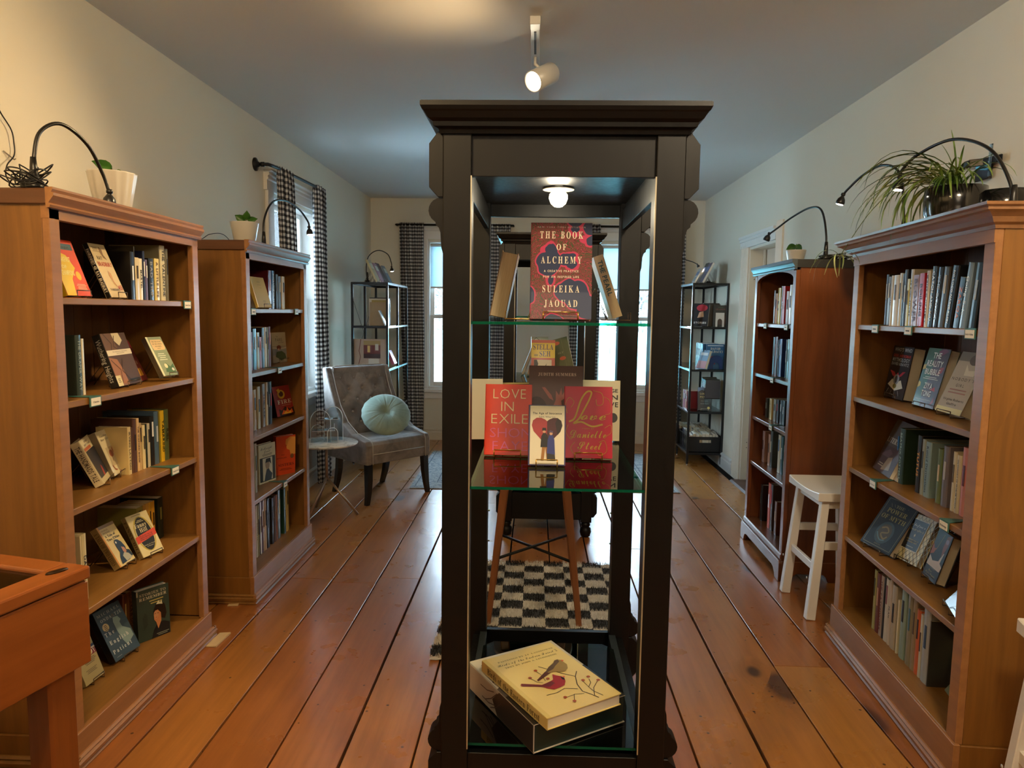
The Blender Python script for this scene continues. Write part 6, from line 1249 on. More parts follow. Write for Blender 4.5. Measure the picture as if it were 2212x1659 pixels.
('near right bookcase', 'third', 'pale blue', 1.411, 2.55, 0.788, -93.41, 0, 0.042, 0.2, 0.19, '8ea6a8', 'Ruined Destinations', '2a3a40'),
('near right bookcase', 'third', 'beaded green', 1.406, 2.466, 0.788, -93.41, 0, 0.0327, 0.192, 0.14, '6a7a4a', '', 'e0c8a0'),
('near right bookcase', 'third', 'grey', 1.403, 2.425, 0.788, -93.41, 0, 0.0407, 0.208, 0.17, '7a7074', '', 'c0b8b0'),
('near right bookcase', 'third', 'ivory', 1.4, 2.369, 0.788, -93.41, 0, 0.0237, 0.2, 0.13, 'ddd0ae', '', '6a5a3a'),
('near right bookcase', 'third', 'cream with black title', 1.398, 2.342, 0.788, -93.41, 0, 0.0278, 0.194, 0.13, 'e2d4b0', 'DICTIONARY OF PROBLEM WORDS', '1a1a1a'),
('near right bookcase', 'third', 'salmon pink', 1.396, 2.306, 0.788, -93.41, 0, 0.0389, 0.226, 0.13, 'd88878', '', '6a2a2a'),
('near right bookcase', 'third', 'off white', 1.395, 2.279, 0.788, -93.41, 0, 0.0132, 0.228, 0.13, 'c8c0b0', '', '3a3a3a'),
('near right bookcase', 'third', 'thin bright blue', 1.459, 2.856, 0.788, -93.41, 0, 0.0091, 0.169, 0.2, '3a78b0', '', 'd0e0f0'),
('near right bookcase', 'bottom', 'yellow green', 1.415, 2.873, 0.146, -93.41, 0, 0.0237, 0.249, 0.13, 'a8a468', '', '4a4a2a'),
('near right bookcase', 'bottom', 'dark red picture', 1.413, 2.841, 0.146, -93.41, 0, 0.0348, 0.247, 0.13, '6a2c20', '', 'd0a080'),
('near right bookcase', 'bottom', 'beige pink', 1.411, 2.806, 0.146, -93.41, 0, 0.0283, 0.25, 0.13, 'b09a84', 'THE PATCHWORK', '5a2a2a'),
('near right bookcase', 'bottom', 'black', 1.409, 2.784, 0.146, -93.41, 0, 0.0145, 0.253, 0.13, '1a1a1a', '', '808080'),
('near right bookcase', 'bottom', 'white floral', 1.408, 2.759, 0.146, -93.41, 0, 0.0318, 0.255, 0.14, 'cfcabc', '', '8a4a5a'),
('near right bookcase', 'bottom', 'pinkish white', 1.406, 2.729, 0.146, -93.41, 0, 0.0215, 0.263, 0.14, 'c8bcae', 'FRAN', '2a2a2a'),
('near right bookcase', 'bottom', 'framed grey', 1.404, 2.696, 0.146, -93.41, 0, 0.042, 0.254, 0.14, 'b4aa94', '', '1a1a1a'),
('near right bookcase', 'bottom', 'slim ivory', 1.402, 2.657, 0.146, -93.41, 0, 0.0117, 0.211, 0.11, 'e0d8b8', '', '1a1a1a'),
('near right bookcase', 'bottom', 'mint green', 1.4, 2.618, 0.146, -93.41, 0, 0.042, 0.277, 0.15, '8ea89c', '', '1a1a1a'),
('near right bookcase', 'bottom', 'pale blue and tan', 1.396, 2.564, 0.146, -93.41, 0, 0.0404, 0.277, 0.15, '8c8468', '', '4a7a8a'),
('near right bookcase', 'bottom', 'beige', 1.394, 2.529, 0.146, -93.41, 0, 0.0278, 0.273, 0.15, '9c8a6c', '', '5a4a3a'),
('near right bookcase', 'bottom', 'orange and black', 1.393, 2.5, 0.146, -93.41, 0, 0.0281, 0.239, 0.13, 'd2683a', '', '1a1a1a'),
('near right bookcase', 'bottom', 'ivory', 1.391, 2.475, 0.146, -93.41, 0, 0.0173, 0.233, 0.12, 'c8c8b8', '', '3a3a3a'),
('near right bookcase', 'bottom', 'white and blue', 1.389, 2.441, 0.146, -93.41, 0, 0.0485, 0.278, 0.15, 'a8b0b4', '', '2a4a6a'),
('near right bookcase', 'bottom', 'charcoal', 1.387, 2.412, 0.146, -93.41, 0, 0.0076, 0.237, 0.17, '3a3a38', '', 'ffffff'),
('far right bookcase', 'top', 'dark brown', 1.422, 4.316, 1.383, -91.42, 0, 0.027, 0.198, 0.13, '3a2a20', '', 'c0b0a0'),
('far right bookcase', 'top', 'orange', 1.421, 4.281, 1.383, -91.42, 0, 0.0365, 0.179, 0.13, 'c08040', '', '3a2a1a'),
('far right bookcase', 'top', 'yellow', 1.42, 4.235, 1.383, -91.42, 0, 0.042, 0.21, 0.13, 'd8b828', 'K S', '1a1a1a'),
('far right bookcase', 'top', 'thin teal', 1.419, 4.185, 1.383, -91.42, 0, 0.0127, 0.219, 0.15, '7a9a90', '', 'ffffff'),
('far right bookcase', 'top', 'red', 1.418, 4.156, 1.383, -91.42, 0, 0.042, 0.217, 0.15, 'b82020', 'DE', 'e8e0d0'),
('far right bookcase', 'top', 'tan', 1.416, 4.077, 1.383, -91.42, 0, 0.0421, 0.186, 0.13, 'b89070', '', '3a2a1a'),
('far right bookcase', 'top', 'tall cream', 1.415, 4.025, 1.383, -91.42, 0, 0.0498, 0.22, 0.15, 'e2d2a8', '', '3a2a1a'),
('far right bookcase', 'second', 'very dark brown', 1.432, 4.319, 1.076, -91.42, 0, 0.0342, 0.227, 0.13, '2a1814', '', '808080'),
('far right bookcase', 'second', 'maroon', 1.431, 4.277, 1.076, -91.42, 0, 0.042, 0.231, 0.13, '5a2420', '', 'c0a0a0'),
('far right bookcase', 'second', 'dark teal', 1.43, 4.229, 1.076, -91.42, 0, 0.0213, 0.215, 0.13, '2c3a3c', '', 'd0e0e0'),
('far right bookcase', 'second', 'blue and grey', 1.429, 4.194, 1.076, -91.42, 0, 0.042, 0.22, 0.15, '2c3f86', '', 'd0d0e0'),
('far right bookcase', 'second', 'grey', 1.426, 4.082, 1.076, -91.42, 0, 0.0214, 0.22, 0.15, '6a7a78', '', 'e0e0e0'),
('far right bookcase', 'second', 'pale grey', 1.425, 4.051, 1.076, -91.42, 0, 0.0331, 0.224, 0.15, '98a49a', '', '3a3a3a'),
('far right bookcase', 'second', 'light blue', 1.424, 4.014, 1.076, -91.42, 0, 0.0354, 0.242, 0.16, '8ca0a4', '', '3a3a3a'),
('far right bookcase', 'third', 'black', 1.434, 4.406, 0.803, -91.42, 0, 0.042, 0.12, 0.13, '2a2c24', '', 'a0a890'),
('far right bookcase', 'third', 'cream', 1.432, 4.326, 0.803, -91.42, 0, 0.042, 0.126, 0.13, 'd8bc78', 'THE LONDON', '5a4a2a'),
('far right bookcase', 'third', 'grey', 1.43, 4.244, 0.803, -91.42, 0, 0.042, 0.132, 0.13, '8a8878', '', '3a3a3a'),
('far right bookcase', 'third', 'black with red letters', 1.429, 4.191, 0.803, -91.42, 0, 0.042, 0.137, 0.13, '1e1816', '', 'c03030'),
('far right bookcase', 'third', 'dark grey', 1.427, 4.125, 0.803, -91.42, 0, 0.0384, 0.141, 0.14, '2a2c30', '', 'e0e0e0'),
('far right bookcase', 'third', 'glossy black', 1.426, 4.079, 0.803, -91.42, 0, 0.042, 0.145, 0.14, '151515', '', 'e0e0e0'),
('far right bookcase', 'fourth', 'dusty pink', 1.435, 4.433, 0.518, -91.42, 0, 0.042, 0.194, 0.14, 'a88478', '', '3a1a1a'),
('far right bookcase', 'fourth', 'terracotta', 1.432, 4.315, 0.518, -91.42, 0, 0.0376, 0.194, 0.14, 'b07a58', '', '3a2a1a'),
('far right bookcase', 'fourth', 'dark olive', 1.431, 4.272, 0.518, -91.42, 0, 0.042, 0.221, 0.15, '3a3a2c', '', 'c0c0a0'),
('far right bookcase', 'fourth', 'tall ivory', 1.427, 4.122, 0.518, -91.42, 0, 0.0469, 0.223, 0.14, 'd2c8a8', '', '3a6a8a'),
('far right bookcase', 'fourth', 'teal', 1.426, 4.073, 0.518, -91.42, 0, 0.042, 0.222, 0.14, '2a5a60', '', 'd0e0e0'),
('far right bookcase', 'fourth', 'cream', 1.425, 4.02, 0.518, -91.42, 0, 0.0357, 0.178, 0.13, 'd8ccac', '', '3a3a3a'),
('far right bookcase', 'bottom', 'black binder-like', 1.439, 4.589, 0.145, -91.42, 0, 0.042, 0.178, 0.2, '22221c', '', '505048'),
('far right bookcase', 'bottom', 'second black', 1.434, 4.416, 0.145, -91.42, 0, 0.042, 0.228, 0.2, '1c1a16', '', '505048'),
('far right bookcase', 'bottom', 'thin red orange', 1.431, 4.262, 0.145, -91.42, 0, 0.0478, 0.276, 0.2, 'c8503a', '', 'ffffff'),
('far right bookcase', 'bottom', 'photo collage', 1.429, 4.213, 0.145, -91.42, 0, 0.042, 0.28, 0.2, '4a3a34', '', 'd03040'),
('far right bookcase', 'bottom', 'brown', 1.427, 4.128, 0.145, -91.42, 0, 0.042, 0.199, 0.17, '6a3a20', '', 'c0a080'),
('far right bookcase', 'bottom', 'tall grey white', 1.56, 3.416, 0.145, -91.42, 0, 0.006, 0.31, 0.1, 'c0c4c4', '', '5a5a5a'),
]
# books shown face out: case, shelf, art key, x, y, z, yaw, tilt, width, height, thickness, colour, look
FACES = [
('near left bookcase', 'top', 'champ', -1.425, 2.184, 1.4633, 90.0, 20.5, 0.12, 0.185, 0.022, 'e8481a', 'orange and yellow paperback'),
('near left bookcase', 'top', 'fahr', -1.425, 2.392, 1.4627, 90.0, 23.0, 0.091, 0.195, 0.018, 'dcc595', 'cream paperback with red lettering and black spine'),
('near left bookcase', 'second', 'wuthering', -1.469, 2.516, 1.1518, 96.48, 18.0, 0.183, 0.193, 0.03, '5a3f30', 'brown paperback with a cream title band'),
('near left bookcase', 'second', 'maroon', -1.504, 2.644, 1.1488, 102.66, 24.0, 0.168, 0.17, 0.015, '6a1420', 'dark red paperback'),
('near left bookcase', 'second', 'lake', -1.43, 2.727, 1.1651, 76.63, 29.0, 0.081, 0.17, 0.022, '8f9a72', 'pale green book with a peach title panel'),
('near left bookcase', 'third', 'handmaid', -1.507, 2.413, 0.822, 112.66, 25.0, 0.148, 0.168, 0.03, 'd8c898', 'narrow cream paperback with a dark picture panel'),
('near left bookcase', 'third', 'canadian', -1.524, 2.515, 0.821, 101.24, 20.5, 0.104, 0.17, 0.033, 'd5c79d', 'cream paperback with a horse and rider picture'),
('near left bookcase', 'fourth', 'tale', -1.496, 2.496, 0.4857, 88.12, 31.0, 0.095, 0.168, 0.028, 'e6d090', 'yellow paperback with a helmeted soldier'),
('near left bookcase', 'fourth', 'fanny', -1.466, 2.618, 0.4813, 79.28, 26.5, 0.111, 0.17, 0.022, 'e8d9a0', 'cream paperback with a black oval and orange band'),
('near left bookcase', 'bottom', 'tolstoy', -1.539, 2.342, 0.1145, 87.65, 20.0, 0.1, 0.17, 0.02, 'b3a26a', 'khaki book with red lettering half hidden by the post'),
('near left bookcase', 'bottom', 'english', -1.527, 2.523, 0.1197, 83.85, 26.0, 0.137, 0.198, 0.028, '3f5560', 'blue grey paperback with a woman in a white dress'),
('near left bookcase', 'bottom', 'stories', -1.511, 2.682, 0.1089, 58.76, 1.5, 0.132, 0.207, 0.035, '3f5248', 'green hardback with a dark haired girl portrait'),
('far left bookcase', 'top', 'plainyellow', -1.385, 3.6, 1.4372, 90.0, 16.0, 0.176, 0.16, 0.02, 'e2bd5a', 'plain yellow book with faint print'),
('far left bookcase', 'top', 'darkpic', -1.4, 3.479, 1.4359, 90.0, 20.0, 0.091, 0.16, 0.012, '4a3a2a', 'small dark illustrated paperback'),
('far left bookcase', 'second', 'paris', -1.477, 4.095, 1.1214, 79.48, 3.5, 0.217, 0.175, 0.025, 'b0a088', 'sky coloured paperback with a woman in a green coat'),
('far left bookcase', 'third', 'fire', -1.45, 4.058, 0.8132, 74.37, 12.5, 0.172, 0.175, 0.04, 'a8261a', 'red paperback with flames and a gold crest'),
('far left bookcase', 'fourth', 'mcknight', -1.447, 3.74, 0.4912, 74.94, 0.5, 0.145, 0.212, 0.03, 'd8cca4', 'cream hardback with a portrait in a black frame'),
('far left bookcase', 'fourth', 'sisters', -1.419, 3.936, 0.4898, 52.33, -2.5, 0.125, 0.225, 0.03, 'd84a1c', 'orange hardback with a pale portrait head'),
('near right bookcase', 'second', 'whoswho', 1.479, 2.962, 1.0993, -97.37, 8.5, 0.213, 0.215, 0.045, '14161a', 'black hardback with red and white lettering'),
('near right bookcase', 'second', 'reality', 1.444, 2.672, 1.1005, -92.45, 13.0, 0.155, 0.223, 0.035, '3a4a34', 'green and red patterned book with tall white letters'),
('near right bookcase', 'second', 'nobody', 1.413, 2.456, 1.1066, -93.13, 21.0, 0.163, 0.223, 0.04, 'd2c8b8', 'beige hardback with spaced dark lettering'),
('near right bookcase', 'third', 'litera', 1.424, 2.908, 0.7953, -98.61, 22.5, 0.211, 0.228, 0.02, '4a3a3c', 'brown grey large book with pale title letters'),
('near right bookcase', 'third', 'darkpic', 1.424, 2.814, 0.792, -98.89, 25.0, 0.099, 0.2, 0.01, 'b09878', 'tan illustrated book in clear wrap'),
('near right bookcase', 'fourth', 'myth', 1.386, 2.841, 0.4983, -81.66, 32.5, 0.19, 0.225, 0.03, '15181a', 'black hardback with a serpent roundel'),
('near right bookcase', 'fourth', 'ibefore', 1.439, 2.714, 0.4927, -80.06, 24.0, 0.138, 0.19, 0.025, 'e8dfae', 'diamond patterned cream book with a navy panel'),
('near right bookcase', 'fourth', 'norse', 1.425, 2.513, 0.4969, -98.14, 15.5, 0.112, 0.18, 0.035, '26303c', 'dark paperback with a pale horse painting'),
('near right bookcase', 'fourth', 'purple', 1.358, 2.261, 0.49, -108.15, 38.0, 0.146, 0.2, 0.012, '3a3440', 'glossy purple wrapped book'),
('near right bookcase', 'bottom', 'amwri', 1.508, 2.588, 0.1486, -93.81, 8.0, 0.108, 0.235, 0.02, '101010', 'black book with white typed capitals'),
('near right bookcase', 'bottom', 'patagonia', 1.432, 2.48, 0.1637, -95.75, 24.5, 0.123, 0.182, 0.045, 'b8a888', 'tan book with purple and yellow painted shapes'),
('near right bookcase', 'bottom', 'green', 1.423, 2.339, 0.1525, -100.53, 35.0, 0.083, 0.2, 0.012, '8a9a8a', 'green glossy leaflet in a clear sleeve'),
('display cabinet', 'upper', 'alchemy', 0.063, 1.86, 1.4142, -0.0, 9.0, 0.161, 0.255, 0.035, '24304e', ''),
('display cabinet', 'middle', 'innocence', 0.036, 1.97, 1.0006, 0.0, 14.0, 0.106, 0.172, 0.018, '3a3468', ''),
('display cabinet', 'middle', 'exile', -0.08, 2.1, 1.0022, 0.0, 14.0, 0.142, 0.215, 0.025, 'e23a1c', ''),
('display cabinet', 'middle', 'love', 0.161, 2.08, 1.0016, 0.0, 14.0, 0.144, 0.215, 0.022, 'c8163c', ''),
('display cabinet', 'middle', 'judith', 0.069, 2.3, 1.0024, 0.0, 12.0, 0.179, 0.258, 0.03, '5e3f40', ''),
]
# ------------------------------------------------------------------ standing books from the table
ORD = ['first', 'second', 'third', 'fourth', 'fifth', 'sixth', 'seventh', 'eighth', 'ninth', 'tenth', 'eleventh', 'twelfth', 'thirteenth', 'fourteenth', 'fifteenth', 'sixteenth', 'seventeenth', 'eighteenth', 'nineteenth', 'twentieth', 'twenty-first', 'twenty-second', 'twenty-third']
_cnt = {}
for (case, shelf, desc, x, y, z, yaw, lean, w, h, d, c, words, tc) in ROWS:
    k = (case, shelf); _cnt[k] = _cnt.get(k, 0)+1
    lab = '%s book, %s spine from left, %s shelf, %s' % (desc, ORD[_cnt[k]-1], shelf, VS[case])
    M = T(x, y, z) @ RZ(yaw) @ RY(lean)
    book_spine(M, w-.0006, h, d, c, words, tc, lab, 'books standing on the %s shelf of the %s' % (shelf, VS[case]))
for (case, shelf, art, x, y, z, yaw, tilt, w, h, d, c, desc) in FACES:
    if case == 'display cabinet': continue
    M = T(x, y, z) @ RZ(yaw) @ RX(-tilt)
    sc, si = SPN.get(art, (None, None))
    book_face(M, w, h, d, c, ART[art], '%s, face out, %s shelf, %s' % (' '.join(desc.split()[:9]), shelf, VS[case]), sc, spine_items=si)
    if art in EASEL_IN:
        easel(T(x, y, z-d*sin(radians(tilt))) @ RZ(yaw), w, d*cos(radians(tilt)), 'wire easel under the %s, %s shelf, %s' % (' '.join(desc.split()[:5]), shelf, VS[case]), M_WIRE, H=h*.45)
# ------------------------------------------------------------------ display cabinet books
DC = {a[2]: a for a in FACES if a[0] == 'display cabinet'}
LB = {'alchemy': 'tall dark book with marbled pink and blue swirls and widely spaced pale capitals', 'innocence': 'small paperback with a two toned heart and a strolling couple', 'exile': 'bright orange red book with thin cream and pink capitals', 'love': 'crimson book covered in yellow swirling script lettering', 'judith': 'dusky plum book with reaching hands, behind the heart paperback'}
for a, (case, shelf, art, x, y, z, yaw, tilt, w, h, d, c, desc) in DC.items():
    bk = book_face(T(x, y, z) @ RX(-tilt), w, h, d, c, ART[a], LB[a], spine='c8c0b8' if a == 'judith' else None, hard=a != 'innocence')
    if a == 'alchemy':
        for o in bk.children:
            if o.name.startswith('cover') and not o.name.startswith('cover_print'): o.data.materials[0] = M_ALCH
            if o.name.startswith('spine'): o.data.materials[0] = M_ALCH
    easel(T(x, y, z-d*sin(radians(tilt))-.0005), w, d*cos(radians(tilt)), 'twisted gold wire easel holding the %s' % {'alchemy': 'tall marbled book', 'innocence': 'heart paperback', 'exile': 'orange red book', 'love': 'crimson script book', 'judith': 'plum book'}[a], M_GOLD, H=h*.5)
def solid_book(label, M, w, h, d, c, words='', tc='2a2a2a', pages=None, hard=True): return book_spine(M, w, h, d, c, words, tc, label, None, hard, pages)
Z1, Z2 = 1.408, .9955
# leaning books on the upper glass shelf: fore edge towards us at the left, spine towards us at the right
solid_book('leaning book with its brown page edges towards us, left of the marbled book', T(-.112, 2.16, Z1+.006) @ RY(11) @ RZ(180), .046, .190, .13, '7a5a34', pages=None)
solid_book('beige book leaning left with teal words on its spine, right of the marbled book', T(.225, 1.98, Z1+.012) @ RY(-19) , .028, .178, .115, 'c9b797', 'THE PEARL       ', '2c5a6c', hard=False)
easel(T(-.075, 2.03, Z1) @ RZ(-90), .10, .03, 'gold wire easel behind the leaning book with brown page edges', M_GOLD, H=.09)
easel(T(.250, 2.02, Z1) @ RZ(90), .10, .03, 'dark wire easel behind the leaning beige book', M_WIRE, H=.09)
book_face(T(-.175, 2.36, Z2+.006) @ RZ(8) @ RX(-10), .14, .205, .02, 'dcd6c8', [('t', 'IL', .85, .8, .1, .06, '3a3028', 'serif')], 'white book half hidden behind the orange red book', spine='e8e2d4')
book_face(T(.215, 2.38, Z2+.006) @ RZ(-4) @ RX(-10), .145, .205, .022, 'd0c4a4', [('t', 'STRANGE', .6, .80, .7, .06, '1e1c1a', 'bold'), ('t', 'IN', .85, .68, .2, .08, '1e1c1a', 'bold'), ('t', 'LOVE', .74, .56, .44, .08, '1e1c1a', 'bold'), ('e', .85, .38, .1, .08, '3a3a38')], 'cream book with black capitals half hidden behind the crimson book')
book_face(T(-.065, 2.40, Z2+.006) @ RZ(14) @ RX(-10), .125, .19, .03, 'c8b078', [('r', .05, .03, .97, .97, '1a1714'), ('r', .09, .05, .94, .95, 'd8c498'), ('p', [(.3, .9), (.5, .88), (.8, .75), (.9, .5), (.7, .6), (.5, .75), (.35, .82)], '171412')], 'tan book with a black silhouette and yellow page edges at the back', spine='c8a048', pages=mat('d8a83c', .8))
book_face(T(.165, 2.42, Z2+.004) @ RZ(-18) @ RX(-16), .12, .19, .02, 'd8d2c6', [('l', [(.0, .75), (.4, .5), (1, .3)], .03, '3a3a3a'), ('l', [(.3, .8), (.7, .4)], .02, '5a5a5a')], 'pale book with thin dark lines behind the crimson book')
# the two big books lying on the bottom glass shelf
u = radians(32); bx, by = .011, 1.703
BR_ = Vector((cos(u), sin(u), 0))
bg = book_face(T(bx+BR_.x*.148, by+BR_.y*.148, .388) @ RZ(32) @ RX(-90), .296, .372, .078, 'cfc8ba',
   [('r', 0, .0, 1, .52, '1e1c1c'), ('p', [(.0, .52), (.15, .60), (.3, .5), (.5, .58), (.5, .4), (0, .4)], '4c4646'), ('p', [(.02, .62), (.1, .72), (.2, .66), (.14, .6)], '57484c'), ('p', [(.1, .5), (.25, .62), (.4, .5)], '6a5a52'), ('t', 'St.', .12, .85, .12, .06, '3a3a4a', 'script'), ('l', [(.05, .3), (.3, .1)], .01, 'b8b0a0'), ('p', [(.04, .05), (.16, .1), (.12, .16)], 'd8c890')],
   'very thick large book with pale top and dark landscape cover lying on the bottom shelf', spine='a8a4a2', pages=mat('16302f', .5), hard=True)
MB().add([(-.1484, y, z) for y, z in ((.002, .002), (.076, .002), (.076, .19), (.04, .22), (.002, .18))], [(0, 1, 2, 3, 4)]).build('spine_picture', mat('2a2628', .35), bg)
for i_, (a, b) in enumerate((((.01, .19), (.06, .26)), ((.03, .17), (.07, .23)), ((.015, .21), (.03, .29)), ((.05, .2), (.06, .28)))):
    V, F = strip([a, ((a[0]+b[0])/2+.006, (a[1]+b[1])/2), b], .003); MB().add([(-.1486, p[0], p[1]) for p in V], F).build('spine_picture', mat('4a3c40', .4), bg)
GN = 'e8d286'
BIRD = [('r', 0, 0, 1, 1, 'e2cc86'), ('r', 0, 0, .055, 1, 'd8c078'),
  ('t', 'PAINTINGS BY J.F. LANSDOWNE', .54, .885, .80, .020, '6a5a30', 'serif'), ('t', 'Birds of the Eastern Forest 2', .52, .825, .86, .036, '2a2418', 'script'), ('t', 'TEXT BY JOHN A. LIVINGSTON', .52, .775, .74, .020, '6a5a30', 'serif')]
BR3 = '3a2618'
BIRD += [('l', [(0.516, 0.672), (0.593, 0.58), (0.681, 0.473), (0.77, 0.389), (0.682, 0.279), (0.646, 0.174), (0.693, 0.107), (0.727, 0.039)], .012, BR3), ('l', [(0.854, 0.452), (0.77, 0.389)], .01, BR3), ('l', [(0.246, 0.264), (0.376, 0.255), (0.505, 0.279), (0.63, 0.222)], .009, BR3), ('l', [(0.39, 0.163), (0.538, 0.166), (0.635, 0.14)], .007, BR3),
  ('l', [(0.871, 0.299), (0.841, 0.248), (0.762, 0.201), (0.756, 0.133), (0.795, 0.046)], .008, BR3), ('l', [(0.931, 0.24), (0.801, 0.173), (0.713, 0.08)], .007, BR3), ('l', [(0.78, 0.298), (0.762, 0.201)], .006, BR3), ('l', [(0.428, 0.62), (0.438, 0.539), (0.405, 0.447)], .006, BR3), ('l', [(0.281, 0.542), (0.306, 0.462), (0.356, 0.429)], .006, BR3), ('l', [(0.527, 0.171), (0.438, 0.082)], .006, BR3),
  ('p', [(0.628, 0.599), (0.628, 0.553), (0.465, 0.505), (0.326, 0.467), (0.326, 0.488), (0.503, 0.564)], '5a2c1c'), ('p', [(0.723, 0.663), (0.765, 0.688), (0.813, 0.691), (0.842, 0.664), (0.842, 0.622), (0.844, 0.58), (0.798, 0.523), (0.727, 0.493), (0.663, 0.508), (0.6, 0.532), (0.537, 0.538), (0.522, 0.567), (0.611, 0.618)], '9a8044'),
  ('p', [(0.707, 0.646), (0.765, 0.688), (0.813, 0.691), (0.803, 0.652), (0.694, 0.604), (0.637, 0.572), (0.514, 0.548), (0.522, 0.567), (0.611, 0.618)], '5e4630'), ('p', [(0.84, 0.672), (0.871, 0.651), (0.831, 0.635)], 'd8603a'),
  ('p', [(0.555, 0.503), (0.582, 0.469), (0.621, 0.439), (0.625, 0.4), (0.598, 0.359), (0.54, 0.314), (0.463, 0.303), (0.382, 0.302), (0.331, 0.34), (0.294, 0.386), (0.107, 0.463), (0.1, 0.486), (0.127, 0.501), (0.319, 0.405), (0.413, 0.413), (0.493, 0.428)], 'a02420'), ('p', [(0.462, 0.421), (0.469, 0.377), (0.377, 0.348), (0.296, 0.38), (0.112, 0.469), (0.12, 0.497), (0.316, 0.402)], '6a2420'),
  ('p', [(0.606, 0.441), (0.63, 0.408), (0.609, 0.375), (0.59, 0.395)], '191210'), ('p', [(0.627, 0.436), (0.661, 0.427), (0.624, 0.407)], 'd8603a')]
for q in [(0.428, 0.62), (0.281, 0.542), (0.451, 0.462), (0.889, 0.324), (0.941, 0.241), (0.785, 0.299), (0.395, 0.161), (0.438, 0.082)]: BIRD.append(('e', q[0], q[1], .022, .015, 'a8502c'))
u2 = radians(33); r2 = Vector((cos(u2), sin(u2), 0))
book_face(T(.047+r2.x*.119-.003, 1.676+r2.y*.119, .4225) @ RZ(33) @ RX(-90), .238, .34, .032, GN, BIRD, 'cream yellow picture book with a red and a brown bird on its cover', spine='cdb877', spine_items=('Birds of the Eastern Forest', '4a3c20', 'serif'), hard=True)
# ------------------------------------------------------------------ second cabinet books
Y2 = 4.70
book_face(T(.050, Y2, Z2+.006) @ RX(-8), .158, .25, .025, 'c4481c', [('r', 0, .52, 1, .92, 'e8c81c'), ('t', 'STELLA', .5, .74, .84, .15, '3a2a5a', 'serif'), ('t', 'SEH', .58, .56, .46, .15, '3a2a5a', 'serif'), ('lines', .2, .6, .24, 2, .03, K), ('r', .12, .0, .86, .47, 'e6dcc0'), ('p', [(.12, 0), (.12, .47), (.24, .47), (.3, .36), (.27, .3), (.32, .24), (.26, .12), (.4, 0)], K), ('p', [(.4, 0), (.5, .2), (.66, .38), (.6, .24), (.72, .3), (.6, .16), (.52, 0)], K), ('p', [(.6, 0), (.72, .14), (.84, .1), (.86, 0)], K)],
          'orange and yellow book with black silhouettes in the second cabinet')
book_face(T(.20, Y2+.16, Z2+.010) @ RZ(-12) @ RY(-16) @ RX(-12), .15, .26, .02, '6b7350', [('e', .45, .88, .15, .05, 'd86a48'), ('e', .2, .68, .1, .045, 'd86a48'), ('e', .6, .45, .15, .05, 'd86a48'), ('e', .8, .12, .15, .05, 'd86a48'), ('t', 'SET', .55, .58, .5, .05, 'a8ac88', 'serif'), ('l', [(.3, 0), (.3, 1)], .01, '8a9068'), ('l', [(.7, 0), (.7, 1)], .01, '8a9068')], 'green book patterned with orange fish in the second cabinet')
solid_book('book with pale page edges leaning at the left in the second cabinet', T(-.045, Y2+.30, Z2+.006) @ RY(17) @ RZ(180), .03, .21, .14, 'd8d0c0')
solid_book('dark covered book leaning behind the pale one in the second cabinet', T(-.09, Y2+.34, Z2+.006) @ RY(21) @ RZ(180), .022, .22, .14, '2a2c30')
book_face(T(.03, Y2+.28, Z2+.006) @ RZ(5) @ RX(-8), .12, .262, .02, 'e8e2d0', [('l', [(.1, .9), (.3, .97), (.5, .9)], .03, K)], 'white book with a black line drawing behind the yellow and orange one')
# ------------------------------------------------------------------ racks
def run(case, M, x0, zt, items, group, shelf):
    x = x0
    for i, (w, h, c, desc) in enumerate(items):
        book_spine(M @ T(x+w/2, .10 if len(items[i]) < 5 else 0, zt+.001), w-.001, h, .15 if h < .25 else .19, c, '', 'e0dcd0' if sum(lin(c)) < .7 else '3a3a3a', '%s book, %s from the front, %s shelf, %s' % (desc, ORD[i], shelf, case), group); x += w
LR = 'left corner rack'; RR = 'right corner rack'
run(LR, MKL @ T(0, -.06, 0), .10, ZL_[3], [(.02, .215, '9a7e50', 'printed tan'), (.018, .20, '5a6a7a', 'slate'), (.022, .20, '2c2c30', 'black'), (.012, .205, 'c8c0b0', 'ivory'), (.03, .235, 'a08a3c', 'olive gold'), (.012, .20, 'e6e2d8', 'white'), (.014, .19, '8a9a70', 'green grey'), (.03, .25, 'd8d0bc', 'tall pale'), (.02, .26, '23242a', 'tall black'), (.02, .24, '6a3a5a', 'plum')], 'books on the second shelf of the left corner rack', 'second')
for x, h, c, lb, z_, it in ((.055, .27, 'b09a88', 'large pinkish beige book with a photo of a red room on the left corner rack', ZL_[2], [('r', .30, .35, .82, .95, '6a2a20'), ('r', .30, .80, .82, .95, 'a08850'), ('r', .30, .35, .82, .5, '3a1c18'), ('r', .42, .55, .5, .78, 'd8b868'), ('r', .66, .62, .76, .84, 'c8c4b8'), ('r', .45, .0, .78, .34, 'd8d6d0'), ('e', .62, .08, .08, .07, '8a8478'), ('l', [(.22, 1), (.16, .6), (.2, .4), (.12, 0)], .02, '6a2a20')]),):
    book_face(T(-1.415-.11, 6.475, z_+.001), .30, h, .022, c, it, lb)
run(LR, MKL @ T(0, -.06, 0), .09, ZL_[2], [(.03, .27, 'c0aa90', 'beige'), (.018, .25, '3a5a44', 'green'), (.014, .25, 'e0dcd0', 'white'), (.02, .235, 'b89a78', 'tan'), (.016, .24, 'd8c8a8', 'cream'), (.02, .22, '7a5a4a', 'brown')], 'books on the third shelf of the left corner rack', 'third')
